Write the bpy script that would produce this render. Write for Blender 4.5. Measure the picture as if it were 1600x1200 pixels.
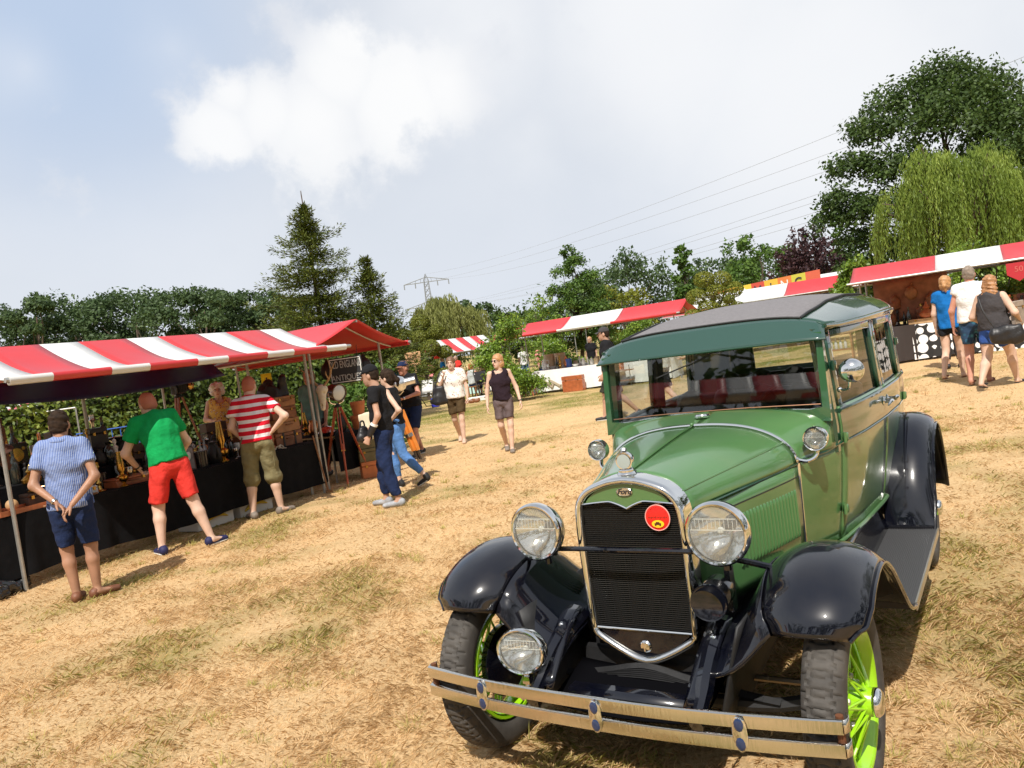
import bpy, math, random
import numpy as np
from math import sin, cos, pi, radians as rad, sqrt
from mathutils import Vector, Matrix
for o in list(bpy.data.objects): bpy.data.objects.remove(o)
random.seed(7); RNG = np.random.default_rng(7)
SC = bpy.context.scene; COL = SC.collection
# ------------------------------------------------------------------ camera
CAMH = 1.688; PITCH = -0.0453; ROLL = -0.1409; FPX = 1226.0
def cam_basis():
    f = np.array([0, cos(PITCH), sin(PITCH)]); u = np.array([0, -sin(PITCH), cos(PITCH)]); r = np.array([1., 0, 0])
    c, s = cos(ROLL), sin(ROLL)
    return c*r+s*u, -s*r+c*u, f
CR, CU, CF = cam_basis()
cd = bpy.data.cameras.new('camera'); cam = bpy.data.objects.new('camera', cd); COL.objects.link(cam)
cd.sensor_width = 36; cd.lens = FPX/1600*36; cd.clip_end = 3000; cd.clip_start = .05
M = Matrix.Identity(4)
for i in range(3):
    M[i][0] = CR[i]; M[i][1] = CU[i]; M[i][2] = -CF[i]
M[2][3] = CAMH
cam.matrix_world = M
SC.camera = cam
# ------------------------------------------------------------------ world and sun
SUN_AZ = rad(13); SUN_EL = rad(53)       # light travels towards (sin az, cos az)
w = bpy.data.worlds.new('World'); SC.world = w; w.use_nodes = True
def build_world():
    nt = w.node_tree; N = nt.nodes; L = nt.links
    N.clear()
    def nd(t, **k):
        n = N.new(t)
        for a, b in k.items(): setattr(n, a, b)
        return n
    out = nd('ShaderNodeOutputWorld'); bg = nd('ShaderNodeBackground'); bg.inputs[1].default_value = .085
    L.new(bg.outputs[0], out.inputs[0])
    sky = nd('ShaderNodeTexSky', sky_type='NISHITA', sun_disc=False, sun_elevation=SUN_EL, sun_rotation=SUN_AZ+pi,
             air_density=1.0, dust_density=2.2, ozone_density=1.0)
    tc = nd('ShaderNodeTexCoord'); sep = nd('ShaderNodeSeparateXYZ'); L.new(tc.outputs['Generated'], sep.inputs[0])
    def math_(op, a, b=None, c=None, clamp=False):
        m = nd('ShaderNodeMath', operation=op, use_clamp=clamp)
        for i, v in enumerate((a, b, c)):
            if v is None: continue
            if isinstance(v, (int, float)): m.inputs[i].default_value = v
            else: L.new(v, m.inputs[i])
        return m.outputs[0]
    def mrange(v, a, b, c=0., d=1., t='SMOOTHSTEP'):
        m = nd('ShaderNodeMapRange', interpolation_type=t); L.new(v, m.inputs[0])
        for i, x in enumerate((a, b, c, d)): m.inputs[i+1].default_value = x
        return m.outputs[0]
    # clouds live on a flat layer overhead: direction / (height + k)
    zz = math_('ADD', math_('MAXIMUM', sep.outputs[2], 0.0), .16)
    cx = math_('DIVIDE', sep.outputs[0], zz); cy = math_('DIVIDE', sep.outputs[1], zz)
    cmb = nd('ShaderNodeCombineXYZ'); L.new(cx, cmb.inputs[0]); L.new(cy, cmb.inputs[1])
    def noise(vec, scale, det, rough=.55, off=(0, 0, 0)):
        mp = nd('ShaderNodeMapping'); mp.inputs[1].default_value = off; L.new(vec, mp.inputs[0])
        n = nd('ShaderNodeTexNoise'); n.inputs['Scale'].default_value = scale; n.inputs['Detail'].default_value = det
        n.inputs['Roughness'].default_value = rough; L.new(mp.outputs[0], n.inputs[0]); return n.outputs[0]
    def lobe(px, py, rpx, amp=1.0):
        d = CF+CR*((px-800)/FPX)-CU*((py-600)/FPX); d = d/np.linalg.norm(d)
        vm = nd('ShaderNodeVectorMath', operation='DISTANCE'); L.new(tc.outputs['Generated'], vm.inputs[0]); vm.inputs[1].default_value = tuple(d)
        q = math_('DIVIDE', vm.outputs['Value'], rpx/FPX)
        return math_('MULTIPLY', mrange(q, 0., 1.5, 1, 0, 'LINEAR'), amp)
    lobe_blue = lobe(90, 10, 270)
    big = noise(cmb.outputs[0], .55, 6, .5, (3.1, 1.7, 0))
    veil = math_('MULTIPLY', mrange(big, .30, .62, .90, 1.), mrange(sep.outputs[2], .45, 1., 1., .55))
    fine = noise(tc.outputs['Generated'], 11.0, 12, .62, (.3, .1, .2))
    shade = noise(tc.outputs['Generated'], 2.6, 6, .5, (1.3, 2.1, .7))
    # heaped clouds: lobes given by direction, edges broken up by noise
    tot = None
    for a in [(530, 120, 100), (490, 185, 115), (420, 170, 85), (365, 145, 55), (345, 205, 70), (610, 160, 115), (540, 70, 60), (700, 130, 110, .8)]:
        l = lobe(*a); tot = l if tot is None else math_('MAXIMUM', tot, l)
    soft = None
    for a in [(1010, 40, 260), (1330, 120, 300), (760, 60, 190, .9), (270, 75, 120, .55), (40, 105, 80, .5), (830, 200, 200, .6)]:
        l = lobe(*a); soft = l if soft is None else math_('MAXIMUM', soft, l)
    softm = mrange(math_('ADD', soft, math_('MULTIPLY_ADD', shade, .9, -.45)), .15, .95)
    heap = mrange(math_('ADD', math_('MULTIPLY_ADD', fine, 1.9, -.95), tot), .20, .66)
    hsh = mrange(math_('ADD', math_('MULTIPLY_ADD', shade, 2.2, -1.1), math_('MULTIPLY_ADD', tot, .9, 0)), -.1, .6)
    def rgb(v, c0, c1):
        m = nd('ShaderNodeMix', data_type='RGBA'); L.new(v, m.inputs['Factor'])
        for s, c in (('A', c0), ('B', c1)):
            i = [x for x in m.inputs if x.name == s and x.type == 'RGBA'][0]
            if isinstance(c, tuple): i.default_value = (*c, 1)
            else: L.new(c, i)
        return [x for x in m.outputs if x.type == 'RGBA'][0]
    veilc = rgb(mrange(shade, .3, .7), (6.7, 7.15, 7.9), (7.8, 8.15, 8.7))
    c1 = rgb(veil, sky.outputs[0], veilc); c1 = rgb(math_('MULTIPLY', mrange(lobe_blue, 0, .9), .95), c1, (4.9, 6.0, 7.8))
    haze = mrange(sep.outputs[2], .0, .30, .85, 0.)
    c2 = rgb(haze, c1, (7.1, 7.55, 8.3))
    c2 = rgb(math_('MULTIPLY', softm, .8), c2, (9.0, 9.1, 9.3))
    c2 = rgb(math_('MULTIPLY', lobe(560, 300, 150), .55), c2, (6.2, 6.75, 7.6))
    heapc = rgb(hsh, (7.3, 7.6, 8.2), (9.6, 9.6, 9.6))
    c3 = rgb(math_('MULTIPLY', heap, .88), c2, heapc)
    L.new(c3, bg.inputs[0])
build_world()
sd = bpy.data.lights.new('sun', 'SUN'); sd.energy = 4.6; sd.angle = rad(.53); sd.color = (1, .95, .87)
sun = bpy.data.objects.new('sun', sd); COL.objects.link(sun)
dl = Vector((sin(SUN_AZ)*cos(SUN_EL), cos(SUN_AZ)*cos(SUN_EL), -sin(SUN_EL)))
sun.rotation_euler = dl.to_track_quat('-Z', 'Y').to_euler(); sun.location = (-5, -20, 30)
vs = SC.view_settings; vs.view_transform = 'Standard'; vs.look = 'None'; vs.gamma = 1; vs.exposure = 0.30
vs.use_curve_mapping = False
cy_ = SC.cycles
SC.render.engine = 'CYCLES'
cy_.max_bounces = 8; cy_.transparent_max_bounces = 24; cy_.glossy_bounces = 4; cy_.transmission_bounces = 6; cy_.diffuse_bounces = 3
cy_.sample_clamp_indirect = 6; cy_.caustics_reflective = False; cy_.caustics_refractive = False
# ------------------------------------------------------------------ terrain and pixel helpers (used once, to read positions off the calibrated camera)
def smooth(t): t = min(max(t, 0.), 1.); return t*t*(3-2*t)
def gz(x, y):
    return .3*smooth((x-3.0)/9.0)*smooth((y-6)/5)
# ------------------------------------------------------------------ materials
MATS = {}
def mat(name, col, rough=.6, metal=0., var=0., vscale=8., col2=None, bump=0., bscale=60., coat=0., emis=None, spec=None, sheen=0., trans=0., crough=.03, cior=1.5, bdist=.01, bstretch=None, dust=0.):
    if name in MATS: return MATS[name]
    m = bpy.data.materials.new(name); m.use_nodes = True; nt = m.node_tree; N = nt.nodes; L = nt.links
    b = N['Principled BSDF']; b.inputs['Base Color'].default_value = (*col, 1); b.inputs['Roughness'].default_value = rough; b.inputs['Metallic'].default_value = metal
    if coat: b.inputs['Coat Weight'].default_value = min(coat, 1); b.inputs['Coat Roughness'].default_value = crough; b.inputs['Coat IOR'].default_value = cior
    if spec is not None: b.inputs['Specular IOR Level'].default_value = spec
    if sheen: b.inputs['Sheen Weight'].default_value = sheen
    if emis: b.inputs['Emission Color'].default_value = (*emis[:3], 1); b.inputs['Emission Strength'].default_value = emis[3]
    tc = N.new('ShaderNodeTexCoord')
    if var or col2:
        n = N.new('ShaderNodeTexNoise'); n.inputs['Scale'].default_value = vscale; n.inputs['Detail'].default_value = 5; L.new(tc.outputs['Object'], n.inputs[0])
        r = N.new('ShaderNodeValToRGB'); c2 = col2 or tuple(min(1, c*(1+var)) for c in col); c1 = col if col2 else tuple(c*(1-var) for c in col)
        r.color_ramp.elements[0].position = .35; r.color_ramp.elements[1].position = .65
        r.color_ramp.elements[0].color = (*c1, 1); r.color_ramp.elements[1].color = (*c2, 1)
        L.new(n.outputs[0], r.inputs[0]); L.new(r.outputs[0], b.inputs['Base Color'])
    if bump:
        n = N.new('ShaderNodeTexNoise'); n.inputs['Scale'].default_value = bscale; n.inputs['Detail'].default_value = 4; L.new(tc.outputs['Object'], n.inputs[0])
        if bstretch: mp = N.new('ShaderNodeMapping'); mp.inputs['Scale'].default_value = bstretch; L.new(tc.outputs['Object'], mp.inputs[0]); L.new(mp.outputs[0], n.inputs[0])
        bp = N.new('ShaderNodeBump'); bp.inputs['Strength'].default_value = bump; bp.inputs['Distance'].default_value = bdist; L.new(n.outputs[0], bp.inputs['Height']); L.new(bp.outputs[0], b.inputs['Normal'])
    if dust:
        # settled dust and smears: roughen the clear coat and lift the colour a little, in patches
        dn = N.new('ShaderNodeTexNoise'); dn.inputs['Scale'].default_value = 3.5; dn.inputs['Detail'].default_value = 9; dn.inputs['Roughness'].default_value = .7; L.new(tc.outputs['Object'], dn.inputs[0]); mr = N.new('ShaderNodeMapRange'); mr.inputs[1].default_value = .42; mr.inputs[2].default_value = .75; mr.inputs[3].default_value = crough; mr.inputs[4].default_value = crough+.16; L.new(dn.outputs[0], mr.inputs[0]); L.new(mr.outputs[0], b.inputs['Coat Roughness'])
        m2 = N.new('ShaderNodeMapRange'); m2.inputs[1].default_value = .45; m2.inputs[2].default_value = .85; m2.inputs[3].default_value = 0; m2.inputs[4].default_value = dust; L.new(dn.outputs[0], m2.inputs[0]); mc_ = N.new('ShaderNodeMix'); mc_.data_type = 'RGBA'; L.new(m2.outputs[0], mc_.inputs[0]); mc_.inputs[7].default_value = (.30, .24, .16, 1); bc = b.inputs['Base Color']
        if bc.links: L.new(bc.links[0].from_socket, mc_.inputs[6])
        else: mc_.inputs[6].default_value = bc.default_value
        L.new(mc_.outputs[2], bc)
    if trans:
        # thin cloth: part of the sunlight comes through
        t = N.new('ShaderNodeBsdfTranslucent'); mx = N.new('ShaderNodeMixShader'); mx.inputs[0].default_value = trans
        src = b.inputs['Base Color'].links[0].from_socket if b.inputs['Base Color'].links else None
        if src: L.new(src, t.inputs[0])
        else: t.inputs[0].default_value = (*col, 1)
        L.new(b.outputs[0], mx.inputs[1]); L.new(t.outputs[0], mx.inputs[2]); L.new(mx.outputs[0], N['Material Output'].inputs[0])
    MATS[name] = m; return m
def glass(name, tint=(1, 1, 1), refl=.04, bumpw=0, milk=0.):
    if name in MATS: return MATS[name]
    m = bpy.data.materials.new(name); m.use_nodes = True; nt = m.node_tree; N = nt.nodes; L = nt.links
    N.remove(N['Principled BSDF'])
    g = N.new('ShaderNodeBsdfGlossy'); g.inputs['Roughness'].default_value = .015
    t = N.new('ShaderNodeBsdfTransparent'); t.inputs[0].default_value = (*tint, 1)
    ge = N.new('ShaderNodeNewGeometry'); vd = N.new('ShaderNodeVectorMath'); vd.operation = 'DOT_PRODUCT'; L.new(ge.outputs['Incoming'], vd.inputs[0]); L.new(ge.outputs['Normal'], vd.inputs[1])
    def mth(op, x, y):
        q = N.new('ShaderNodeMath'); q.operation = op
        for i, z in enumerate((x, y)):
            if z is None: continue
            if isinstance(z, (int, float)): q.inputs[i].default_value = z
            else: L.new(z, q.inputs[i])
        return q.outputs[0]
    pw = mth('POWER', mth('SUBTRACT', 1., mth('ABSOLUTE', vd.outputs['Value'], None)), 5.); a = N.new('ShaderNodeMath'); a.operation = 'MULTIPLY_ADD'; L.new(pw, a.inputs[0]); a.inputs[1].default_value = .92; a.inputs[2].default_value = .04+refl
    mx = N.new('ShaderNodeMixShader'); L.new(a.outputs[0], mx.inputs[0]); L.new(t.outputs[0], mx.inputs[1]); L.new(g.outputs[0], mx.inputs[2])
    if bumpw:
        tc = N.new('ShaderNodeTexCoord'); wv = N.new('ShaderNodeTexWave'); wv.bands_direction = 'X'; wv.inputs['Scale'].default_value = bumpw; L.new(tc.outputs['Object'], wv.inputs[0])
        bp = N.new('ShaderNodeBump'); bp.inputs['Strength'].default_value = .8; bp.inputs['Distance'].default_value = .004; L.new(wv.outputs[0], bp.inputs['Height']); L.new(bp.outputs[0], g.inputs['Normal'])
    o_ = mx.outputs[0]
    if milk:
        df = N.new('ShaderNodeBsdfDiffuse'); df.inputs[0].default_value = (.85, .86, .84, 1); m2 = N.new('ShaderNodeMixShader'); m2.inputs[0].default_value = milk; L.new(o_, m2.inputs[1]); L.new(df.outputs[0], m2.inputs[2]); o_ = m2.outputs[0]
    L.new(o_, N['Material Output'].inputs[0]); MATS[name] = m; return m
# ------------------------------------------------------------------ mesh helpers
def V(*a): return np.array(a, float)
def link(name, me, parent=None, loc=(0, 0, 0), rot=(0, 0, 0)):
    o = bpy.data.objects.new(name, me); COL.objects.link(o); o.location = loc; o.rotation_euler = rot
    if parent is not None: o.parent = parent
    return o
def tag(o, label=None, cat=None, group=None, kind=None):
    for k, v in (('label', label), ('category', cat), ('group', group), ('kind', kind)):
        if v: o[k] = v
    return o
def thing(name, label, cat, loc=(0, 0, 0), rz=0., group=None):
    o = link(name, None, None, loc, (0, 0, rz)); o.empty_display_size = .1
    return tag(o, label, cat, group)
def copy_tree(o, parent=None, top=True):
    c = o.copy(); COL.objects.link(c)
    if not top: c.parent = parent
    for ch in list(o.children): copy_tree(ch, c, False)
    return c
class B:
    """collects shapes, builds one mesh object"""
    def __init__(s): s.v = []; s.f = []; s.m = []; s.n = 0
    def add(s, v, f, mi=0):
        v = np.asarray(v, float).reshape(-1, 3); s.v.append(v); s.f += [tuple(int(i)+s.n for i in q) for q in f]; s.m += [mi]*len(f); s.n += len(v); return s
    def box(s, c, d, rot=None, mi=0, bev=0.):
        x, y, z = d[0]/2, d[1]/2, d[2]/2
        if bev > 0:
            b = min(bev, x*.9, y*.9, z*.9); pts = []; 
            for sx in (-1, 1):
                for sy in (-1, 1):
                    for sz in (-1, 1): pts += [(sx*x, sy*(y-b), sz*(z-b)), (sx*(x-b), sy*y, sz*(z-b)), (sx*(x-b), sy*(y-b), sz*z)]
            P = np.array(pts); i = lambda a, b_, c_, k: ((a*2+b_)*2+c_)*3+k
            F = []
            for a in (0, 1):
                q = [i(a, 0, 0, 0), i(a, 1, 0, 0), i(a, 1, 1, 0), i(a, 0, 1, 0)]; F.append(q if a else q[::-1])
                q = [i(0, a, 0, 1), i(0, a, 1, 1), i(1, a, 1, 1), i(1, a, 0, 1)]; F.append(q if a else q[::-1])
                q = [i(0, 0, a, 2), i(1, 0, a, 2), i(1, 1, a, 2), i(0, 1, a, 2)]; F.append(q if a else q[::-1])
            for a in (0, 1):
                for b_ in (0, 1):
                    F.append([i(a, b_, 0, 0), i(a, b_, 0, 1), i(a, b_, 1, 1), i(a, b_, 1, 0)][::(1 if a == b_ else -1)])
                    F.append([i(a, 0, b_, 0), i(a, 1, b_, 0), i(a, 1, b_, 2), i(a, 0, b_, 2)][::(1 if a == b_ else -1)])
                    F.append([i(0, a, b_, 1), i(0, a, b_, 2), i(1, a, b_, 2), i(1, a, b_, 1)][::(1 if a == b_ else -1)])
                    for c_ in (0, 1): F.append([i(a, b_, c_, 0), i(a, b_, c_, 1), i(a, b_, c_, 2)][::(1 if (a+b_+c_) % 2 else -1)])
        else:
            P = np.array([(a, b, c_) for a in (-x, x) for b in (-y, y) for c_ in (-z, z)])
            F = [(0, 1, 3, 2), (4, 6, 7, 5), (0, 4, 5, 1), (2, 3, 7, 6), (0, 2, 6, 4), (1, 5, 7, 3)]
        if rot is not None: P = P @ np.array(rot).T
        return s.add(P+np.asarray(c, float), F, mi)
    def rings(s, R, closed=True, cap=True, mi=0, loop=False):
        R = [np.asarray(r, float) for r in R]; k = len(R[0]); F = []; n = len(R)
        for a in range(n if loop else n-1):
            b = (a+1) % n
            for i in range(k if closed else k-1):
                j = (i+1) % k; F.append((a*k+i, a*k+j, b*k+j, b*k+i))
        if cap and closed and not loop: F.append(tuple(range(k))[::-1]); F.append(tuple(range((n-1)*k, n*k)))
        return s.add(np.concatenate(R), F, mi)
    def tube(s, pts, r, k=8, cap=True, mi=0, loop=False, flat=1.):
        pts = [np.asarray(p, float) for p in pts]; n = len(pts); rr = r if hasattr(r, '__len__') else [r]*n
        T = []
        for i in range(n):
            a, b = pts[(i-1) % n if loop else max(i-1, 0)], pts[(i+1) % n if loop else min(i+1, n-1)]; t = b-a; T.append(t/(np.linalg.norm(t)+1e-12))
        up = V(0, 0, 1) if abs(T[0][2]) < .9 else V(1, 0, 0); R = []
        a = np.cross(T[0], up); a /= np.linalg.norm(a)
        for i in range(n):
            a = a-T[i]*(a@T[i]); a /= np.linalg.norm(a)+1e-12; b = np.cross(T[i], a)
            R.append([pts[i]+rr[i]*(a*cos(q)*flat+b*sin(q)) for q in np.arange(k)*2*pi/k])
        return s.rings(R, True, cap, mi, loop)
    def lathe(s, prof, k=24, o=(0, 0, 0), ax=(0, 0, 1), mi=0, cap=True):
        ax = np.asarray(ax, float); ax /= np.linalg.norm(ax); e = np.cross(ax, V(0, 0, 1) if abs(ax[2]) < .9 else V(1, 0, 0)); e /= np.linalg.norm(e); g = np.cross(ax, e)
        R = [[np.asarray(o)+ax*h+r*(e*cos(q)+g*sin(q)) for q in np.arange(k)*2*pi/k] for r, h in prof]
        return s.rings(R, True, cap, mi)
    def grid(s, fn, nu, nv, mi=0, flip=False):
        P = np.array([[fn(i/nu, j/nv) for j in range(nv+1)] for i in range(nu+1)]).reshape(-1, 3); F = []
        for i in range(nu):
            for j in range(nv):
                q = (i*(nv+1)+j, (i+1)*(nv+1)+j, (i+1)*(nv+1)+j+1, i*(nv+1)+j+1); F.append(q[::-1] if flip else q)
        return s.add(P, F, mi)
    def ball(s, c, r, k=12, mi=0, rot=None):
        r = np.asarray(r if hasattr(r, '__len__') else (r, r, r), float); h = k//2; P = []; F = []
        for i in range(h+1):
            t = pi*i/h
            for j in range(k): P.append((sin(t)*cos(2*pi*j/k), sin(t)*sin(2*pi*j/k), cos(t)))
        for i in range(h):
            for j in range(k): F.append((i*k+j, (i+1)*k+j, (i+1)*k+(j+1) % k, i*k+(j+1) % k))
        P = np.array(P)*r
        if rot is not None: P = P @ np.array(rot).T
        return s.add(P+np.asarray(c, float), F, mi)
    def poly(s, pts, y0, y1, axis=1, mi=0):
        """extrude a 2D outline between y0 and y1 along an axis"""
        k = len(pts)
        def pt(p, h): q = list(p); q.insert(axis, h); return q
        return s.rings([[pt(p, y0) for p in pts], [pt(p, y1) for p in pts]], True, True, mi)
    def mesh(s, name, mats, smooth=True, angle=40):
        me = bpy.data.meshes.new(name)
        if s.n:
            v = np.concatenate(s.v); me.from_pydata(v.tolist(), [], s.f)
        for m in (mats if isinstance(mats, (list, tuple)) else [mats]): me.materials.append(m)
        if len(set(s.m)) > 1: me.polygons.foreach_set('material_index', s.m)
        if smooth:
            me.shade_smooth()
            me.set_sharp_from_angle(angle=rad(angle))
        me.update(); return me
    def obj(s, name, mats, parent=None, loc=(0, 0, 0), rot=(0, 0, 0), smooth=True, angle=40, solid=0., sub=0):
        o = link(name, s.mesh(name, mats, smooth, angle), parent, loc, rot)
        if solid:
            md = o.modifiers.new('t', 'SOLIDIFY'); md.thickness = solid; md.offset = -1
        if sub: md = o.modifiers.new('s', 'SUBSURF'); md.levels = sub; md.render_levels = sub
        return o
def npmesh(name, v, f4, mats, attr=None, smooth=False):
    """big meshes straight from numpy; f4: (n,3) or (n,4) int"""
    me = bpy.data.meshes.new(name); v = np.asarray(v, np.float32); f4 = np.asarray(f4, np.int32); k = f4.shape[1]
    me.vertices.add(len(v)); me.vertices.foreach_set('co', v.ravel())
    me.loops.add(f4.size); me.loops.foreach_set('vertex_index', f4.ravel())
    me.polygons.add(len(f4)); me.polygons.foreach_set('loop_start', np.arange(0, f4.size, k, dtype=np.int32))
    for m in (mats if isinstance(mats, (list, tuple)) else [mats]): me.materials.append(m)
    if attr is not None:
        a = me.attributes.new('tint', 'FLOAT', 'POINT'); a.data.foreach_set('value', np.asarray(attr, np.float32))
    me.update(calc_edges=True)
    if smooth: me.shade_smooth()
    return me
def rotm(axis, a): return np.array(Matrix.Rotation(a, 3, axis))
def interp(x, xs, ys): return float(np.interp(x, xs, ys))
def cat(pts, n):
    """Catmull-Rom resample of a polyline"""
    P = [np.asarray(p, float) for p in pts]; P = [2*P[0]-P[1]]+P+[2*P[-1]-P[-2]]; out = []; m = len(P)-3
    for i in range(n+1):
        t = i/n*m; k = min(int(t), m-1); t -= k; a, b, c, d = P[k:k+4]
        out.append(.5*((2*b)+(c-a)*t+(2*a-5*b+4*c-d)*t*t+(3*b-a-3*c+d)*t**3))
    return out
def text_mesh(s, name, size, m, parent, loc, rot, shear=0., ext=.001, sx=1., align='CENTER', bold=0.):
    cu = bpy.data.curves.new('t', 'FONT'); cu.body = s; cu.size = size; cu.shear = shear; cu.extrude = ext; cu.align_x = align; cu.align_y = 'CENTER'; cu.offset = bold
    o = bpy.data.objects.new('t', cu); COL.objects.link(o); dg = bpy.context.evaluated_depsgraph_get()
    me = bpy.data.meshes.new_from_object(o.evaluated_get(dg)); bpy.data.objects.remove(o); bpy.data.curves.remove(cu)
    me.materials.clear(); me.materials.append(m); ob = link(name, me, parent, loc, rot); ob.scale = (sx, 1, 1); return ob
# ================================================================== ground
def vnoise(x, y, scale, seed=0):
    """smooth value noise, 0..1"""
    r = np.random.default_rng(seed).random((256, 256)); x = np.asarray(x)*scale+1000; y = np.asarray(y)*scale+1000
    xi = np.floor(x).astype(int); yi = np.floor(y).astype(int); fx = x-xi; fy = y-yi; fx = fx*fx*(3-2*fx); fy = fy*fy*(3-2*fy)
    g = lambda a, b: r[a % 256, b % 256]
    return (g(xi, yi)*(1-fx)+g(xi+1, yi)*fx)*(1-fy)+(g(xi, yi+1)*(1-fx)+g(xi+1, yi+1)*fx)*fy
def fbm(x, y, scale, seed=0, o=4):
    s = 0; a = 1; t = 0
    for k in range(o): s = s+a*vnoise(x, y, scale*2**k, seed+k); t += a; a *= .55
    return s/t
gzv = np.vectorize(gz)
def green_at(x, y):
    """how green the parched grass is, 0..1"""
    g = fbm(x, y, .5, 3, 2)*.42+fbm(x*1., y*1., 2.0, 9, 3)*.58
    lawn = np.clip((np.asarray(y)-17.0-1.8*vnoise(x, y, .5, 5)-.25*np.maximum(np.asarray(x), 0))/3.0, 0, 1)
    right = np.clip((np.asarray(x)-1.8)/2.0, 0, 1)*np.clip((8.5-np.asarray(y))/3, 0, 1)*.13
    stall = np.exp(-((np.asarray(x)+3.2-(np.asarray(y)-9)*.55)/1.0)**2)*np.clip((13-np.asarray(y))/3, 0, 1)*.13
    return np.clip((g-.525+right+stall)*5.0, 0, 1)*.62*(1-lawn)+lawn*np.clip(.62+(g-.5)*2.2, 0, 1)
def ground():
    xs = np.concatenate([-14-np.geomspace(.4, 900, 40)[::-1], np.arange(-14, 14.01, .2), 14+np.geomspace(.4, 900, 40)])
    ys = np.concatenate([.5-np.geomspace(.4, 300, 24)[::-1], np.arange(.5, 30.01, .2), 30+np.geomspace(.4, 1200, 44)])
    X, Y = np.meshgrid(xs, ys, indexing='ij'); Z = gzv(X, Y)+(fbm(X, Y, 1.1, 31, 3)-.5)*.035*np.exp(-(np.hypot(X, Y-8)/25)**2)
    nx, ny = X.shape; i, j = np.meshgrid(np.arange(nx-1), np.arange(ny-1), indexing='ij'); k = (i*ny+j).ravel()
    F = np.stack([k, k+ny, k+ny+1, k+1], 1)
    m = bpy.data.materials.new('dry_grass_ground'); m.use_nodes = True; nt = m.node_tree; N = nt.nodes; L = nt.links; b = N['Principled BSDF']
    b.inputs['Roughness'].default_value = .95; b.inputs['Specular IOR Level'].default_value = .1
    at = N.new('ShaderNodeAttribute'); at.attribute_name = 'tint'; tc = N.new('ShaderNodeTexCoord')
    def noi(sc, det, st=(1, 1, 1)):
        mp = N.new('ShaderNodeMapping'); mp.inputs['Scale'].default_value = st; L.new(tc.outputs['Object'], mp.inputs[0])
        n = N.new('ShaderNodeTexNoise'); n.inputs['Scale'].default_value = sc; n.inputs['Detail'].default_value = det; n.inputs['Roughness'].default_value = .7; L.new(mp.outputs[0], n.inputs[0]); return n.outputs[0]
    def ramp(v, cs):
        r = N.new('ShaderNodeValToRGB'); e = r.color_ramp.elements
        while len(e) < len(cs): e.new(.5)
        for q, (p, c) in zip(e, cs): q.position = p; q.color = (*c, 1)
        L.new(v, r.inputs[0]); return r.outputs[0]
    straw = ramp(noi(48, 9), [(.26, (.32, .20, .09)), (.45, (.60, .40, .20)), (.72, (.82, .59, .34))])
    grn = ramp(noi(60, 6), [(.3, (.085, .10, .018)), (.55, (.20, .20, .045)), (.75, (.33, .30, .09))])
    mx = N.new('ShaderNodeMix'); mx.data_type = 'RGBA'; L.new(at.outputs['Fac'], mx.inputs[0]); L.new(straw, mx.inputs[6]); L.new(grn, mx.inputs[7]); 
    mot = ramp(noi(1.6, 5), [(.30, (.86, .84, .80)), (.5, (1, 1, 1)), (.72, (1.12, 1.06, 1.0))]); mm = N.new('ShaderNodeMix'); mm.data_type = 'RGBA'; mm.blend_type = 'MULTIPLY'; mm.inputs[0].default_value = 1.; L.new(mx.outputs[2], mm.inputs[6]); L.new(mot, mm.inputs[7]); L.new(mm.outputs[2], b.inputs['Base Color'])
    bp = N.new('ShaderNodeBump'); bp.inputs['Strength'].default_value = .9; bp.inputs['Distance'].default_value = .03; L.new(noi(55, 8, (1, .5, 1)), bp.inputs['Height']); L.new(bp.outputs[0], b.inputs['Normal'])
    me = npmesh('ground', np.stack([X, Y, Z], -1).reshape(-1, 3), F, m, green_at(X, Y).ravel(), True)
    tag(link('ground', me), kind='structure')
def blade_mat():
    m = bpy.data.materials.new('grass_blades'); m.use_nodes = True; nt = m.node_tree; N = nt.nodes; L = nt.links; b = N['Principled BSDF']
    at = N.new('ShaderNodeAttribute'); at.attribute_name = 'tint'; r = N.new('ShaderNodeValToRGB'); e = r.color_ramp.elements
    cs = [(0, (.88, .68, .42)), (.20, (.80, .585, .33)), (.46, (.64, .445, .23)), (.62, (.56, .46, .16)), (1, (.36, .345, .09))]
    while len(e) < len(cs): e.new(.5)
    for q, (p, c) in zip(e, cs): q.position = p; q.color = (*c, 1)
    L.new(at.outputs['Fac'], r.inputs[0]); L.new(r.outputs[0], b.inputs['Base Color']); b.inputs['Roughness'].default_value = .7; b.inputs['Specular IOR Level'].default_value = .2
    t = N.new('ShaderNodeBsdfTranslucent'); L.new(r.outputs[0], t.inputs[0]); mx = N.new('ShaderNodeMixShader'); mx.inputs[0].default_value = .42
    L.new(b.outputs[0], mx.inputs[1]); L.new(t.outputs[0], mx.inputs[2]); L.new(mx.outputs[0], N['Material Output'].inputs[0]); return m
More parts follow.
